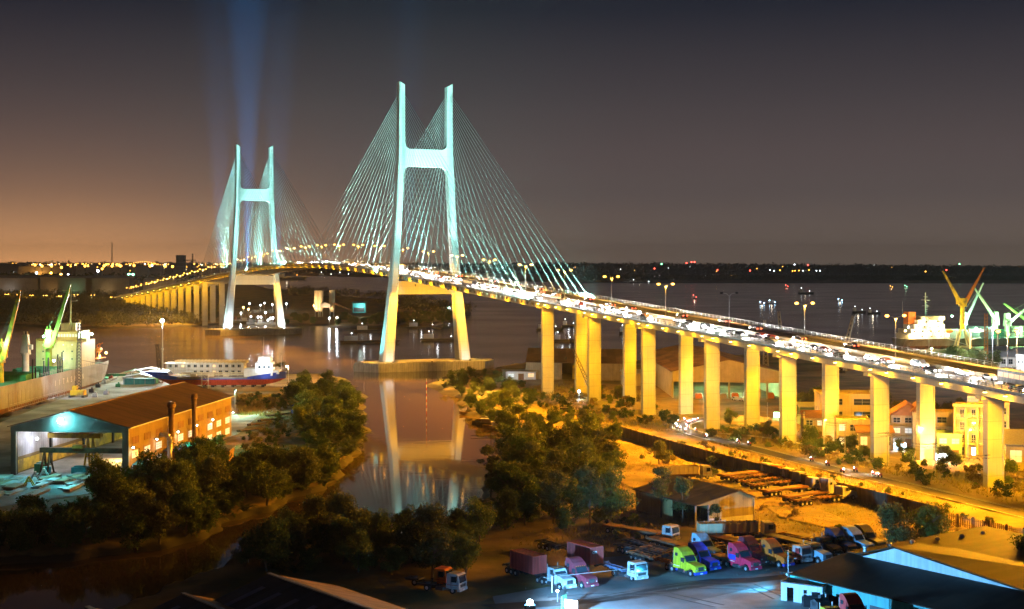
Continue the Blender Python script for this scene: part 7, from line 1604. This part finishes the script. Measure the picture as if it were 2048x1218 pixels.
# boats out on the wide river
def far_boat(px, py, L_, h, mats, label, lampm=None, w=350, col=(1,.85,.6)):
    x, y = P(px, py, 0); t = thing('river_boat', label, 'boat', (x,y,0), random.uniform(-.15,.15)); m = MB(); m.hexa([(-L_*.46,-L_*.06,-.5),(L_*.42,-L_*.06,-.5),(L_*.42,L_*.06,-.5),(-L_*.46,L_*.06,-.5)],[(-L_*.5,-L_*.08,h*.3),(L_*.5,-L_*.03,h*.36),(L_*.5,L_*.03,h*.36),(-L_*.5,L_*.08,h*.3)]); m.build('hull', mats[0], t)
    m = MB(); m.b2(-L_*.42,-L_*.2,-L_*.05,L_*.05,h*.3,h*.85); m.cyl((-L_*.3,0,h*.85),(-L_*.3,0,h*1.3),.02*h,None,5); m.cyl((L_*.2,0,h*.3),(L_*.2,0,h),.015*h,None,5); m.build('deckhouse', mats[1], t)
    if lampm:
        for k, u in enumerate((-.3,.2)): small_lamp(t, (u*L_,-L_*.06,h*(1.2 if k == 0 else .6)), lampm, max(.35, y*.00028), 'deck_lamp')
        point('deck_light', (-L_*.1,-L_*.12,h), w, col, .6, t)
for i, a in enumerate(((1450,560,110,26,E_far,'brightly lit far ship on the right reach, covered in lights'),(1420,561,60,14,E_farw,'thin lit barge left of the bright far ship'),(1285,566,90,8,E_farw,'long low lit barge behind the twin street lamps'),(1612,588,30,9,E_farw,'white lit tug in mid river'),(1718,626,16,6,E_farw,'small lit boat left of the pair near the right berth'),(1748,628,14,5,E_farw,'small lit boat right of the pair near the right berth'),(1545,608,14,4,E_blu,'tiny bluish lit boat in mid river'),(1525,609,10,3,E_blu,'tiniest bluish boat left of mid river'),(1681,603,10,3,E_blu,'tiny bluish boat right of the white tug'),(1390,598,8,5,E_red,'red buoy boat in the wide reach'),(1574,575,10,5,E_red,'small red lit boat above the white tug'),(1783,576,9,4,E_far,'single lit boat high on the right reach'),(1812,575,9,4,E_farg,'single green lit boat high on the right reach'))):
    far_boat(a[0], a[1], a[2], a[3], (M_dark, M_fb2), a[5], a[4])
for i, (px, py, L_) in enumerate(((752,664,34),(850,657,30),(740,686,40),(885,682,30),(1100,661,22),(1140,654,14),(1256,668,14),(1130,684,16))):
    far_boat(px, py, L_, 5.5, (M_dark, M_white), ['low barge with white lamps left of the near tower, upper','low barge crossing right behind the near tower, upper','low barge with white lamps left of the near tower, lower','low barge seen between the near tower legs','lit barge just left of the first pier','small lit boat between the first two piers','small lit boat right of the third pier','lit boat near the roof of the river warehouse'][i], E_farw, 200, (.9,.95,1))
for px, py, L_, h in ((582,560,120,30),(655,552,100,16),(690,551,90,14),(770,553,90,14)):
    far_boat(px, py, L_, h, (M_dark, M_fb2), {582:'amber lit ship seen under the main span near the far tower',655:'far ship under the crown of the main span',690:'far barge right of the crown of the main span',770:'far ship seen just left of the near tower'}[px], E_far if px == 582 else E_farw, 3000)
for i, (px, py) in enumerate(((905,632),(893,640))):
    x, y = P(px, py, 0); t = thing('channel_mark', ['white channel mark between the near tower legs','small pale channel mark beside the far point'][i], 'channel mark', (x,y,-1)); m = MB(); m.cyl((0,0,0),(0,0,9),.4,.3,6); m.box((0,0,8),(2,.3,3)); m.build('post', M_white, t)
# ---------------------------------------------------------------- the air
hz = MB(); hz.b2(-9000, 9000, -400, 14600, -4, 252)
mh = bpy.data.materials.new('haze'); mh.use_nodes = True; N, L = mh.node_tree.nodes, mh.node_tree.links
N.remove(N['Principled BSDF']); pv = N.new('ShaderNodeVolumePrincipled')
pv.inputs['Color'].default_value = (.9,.9,.9,1); pv.inputs['Density'].default_value = 0.000045; pv.inputs['Anisotropy'].default_value = .1
L.new(pv.outputs[0], N['Material Output'].inputs['Volume'])
mh.cycles.homogeneous_volume = True
kind(hz.build('haze', mh), 'stuff')
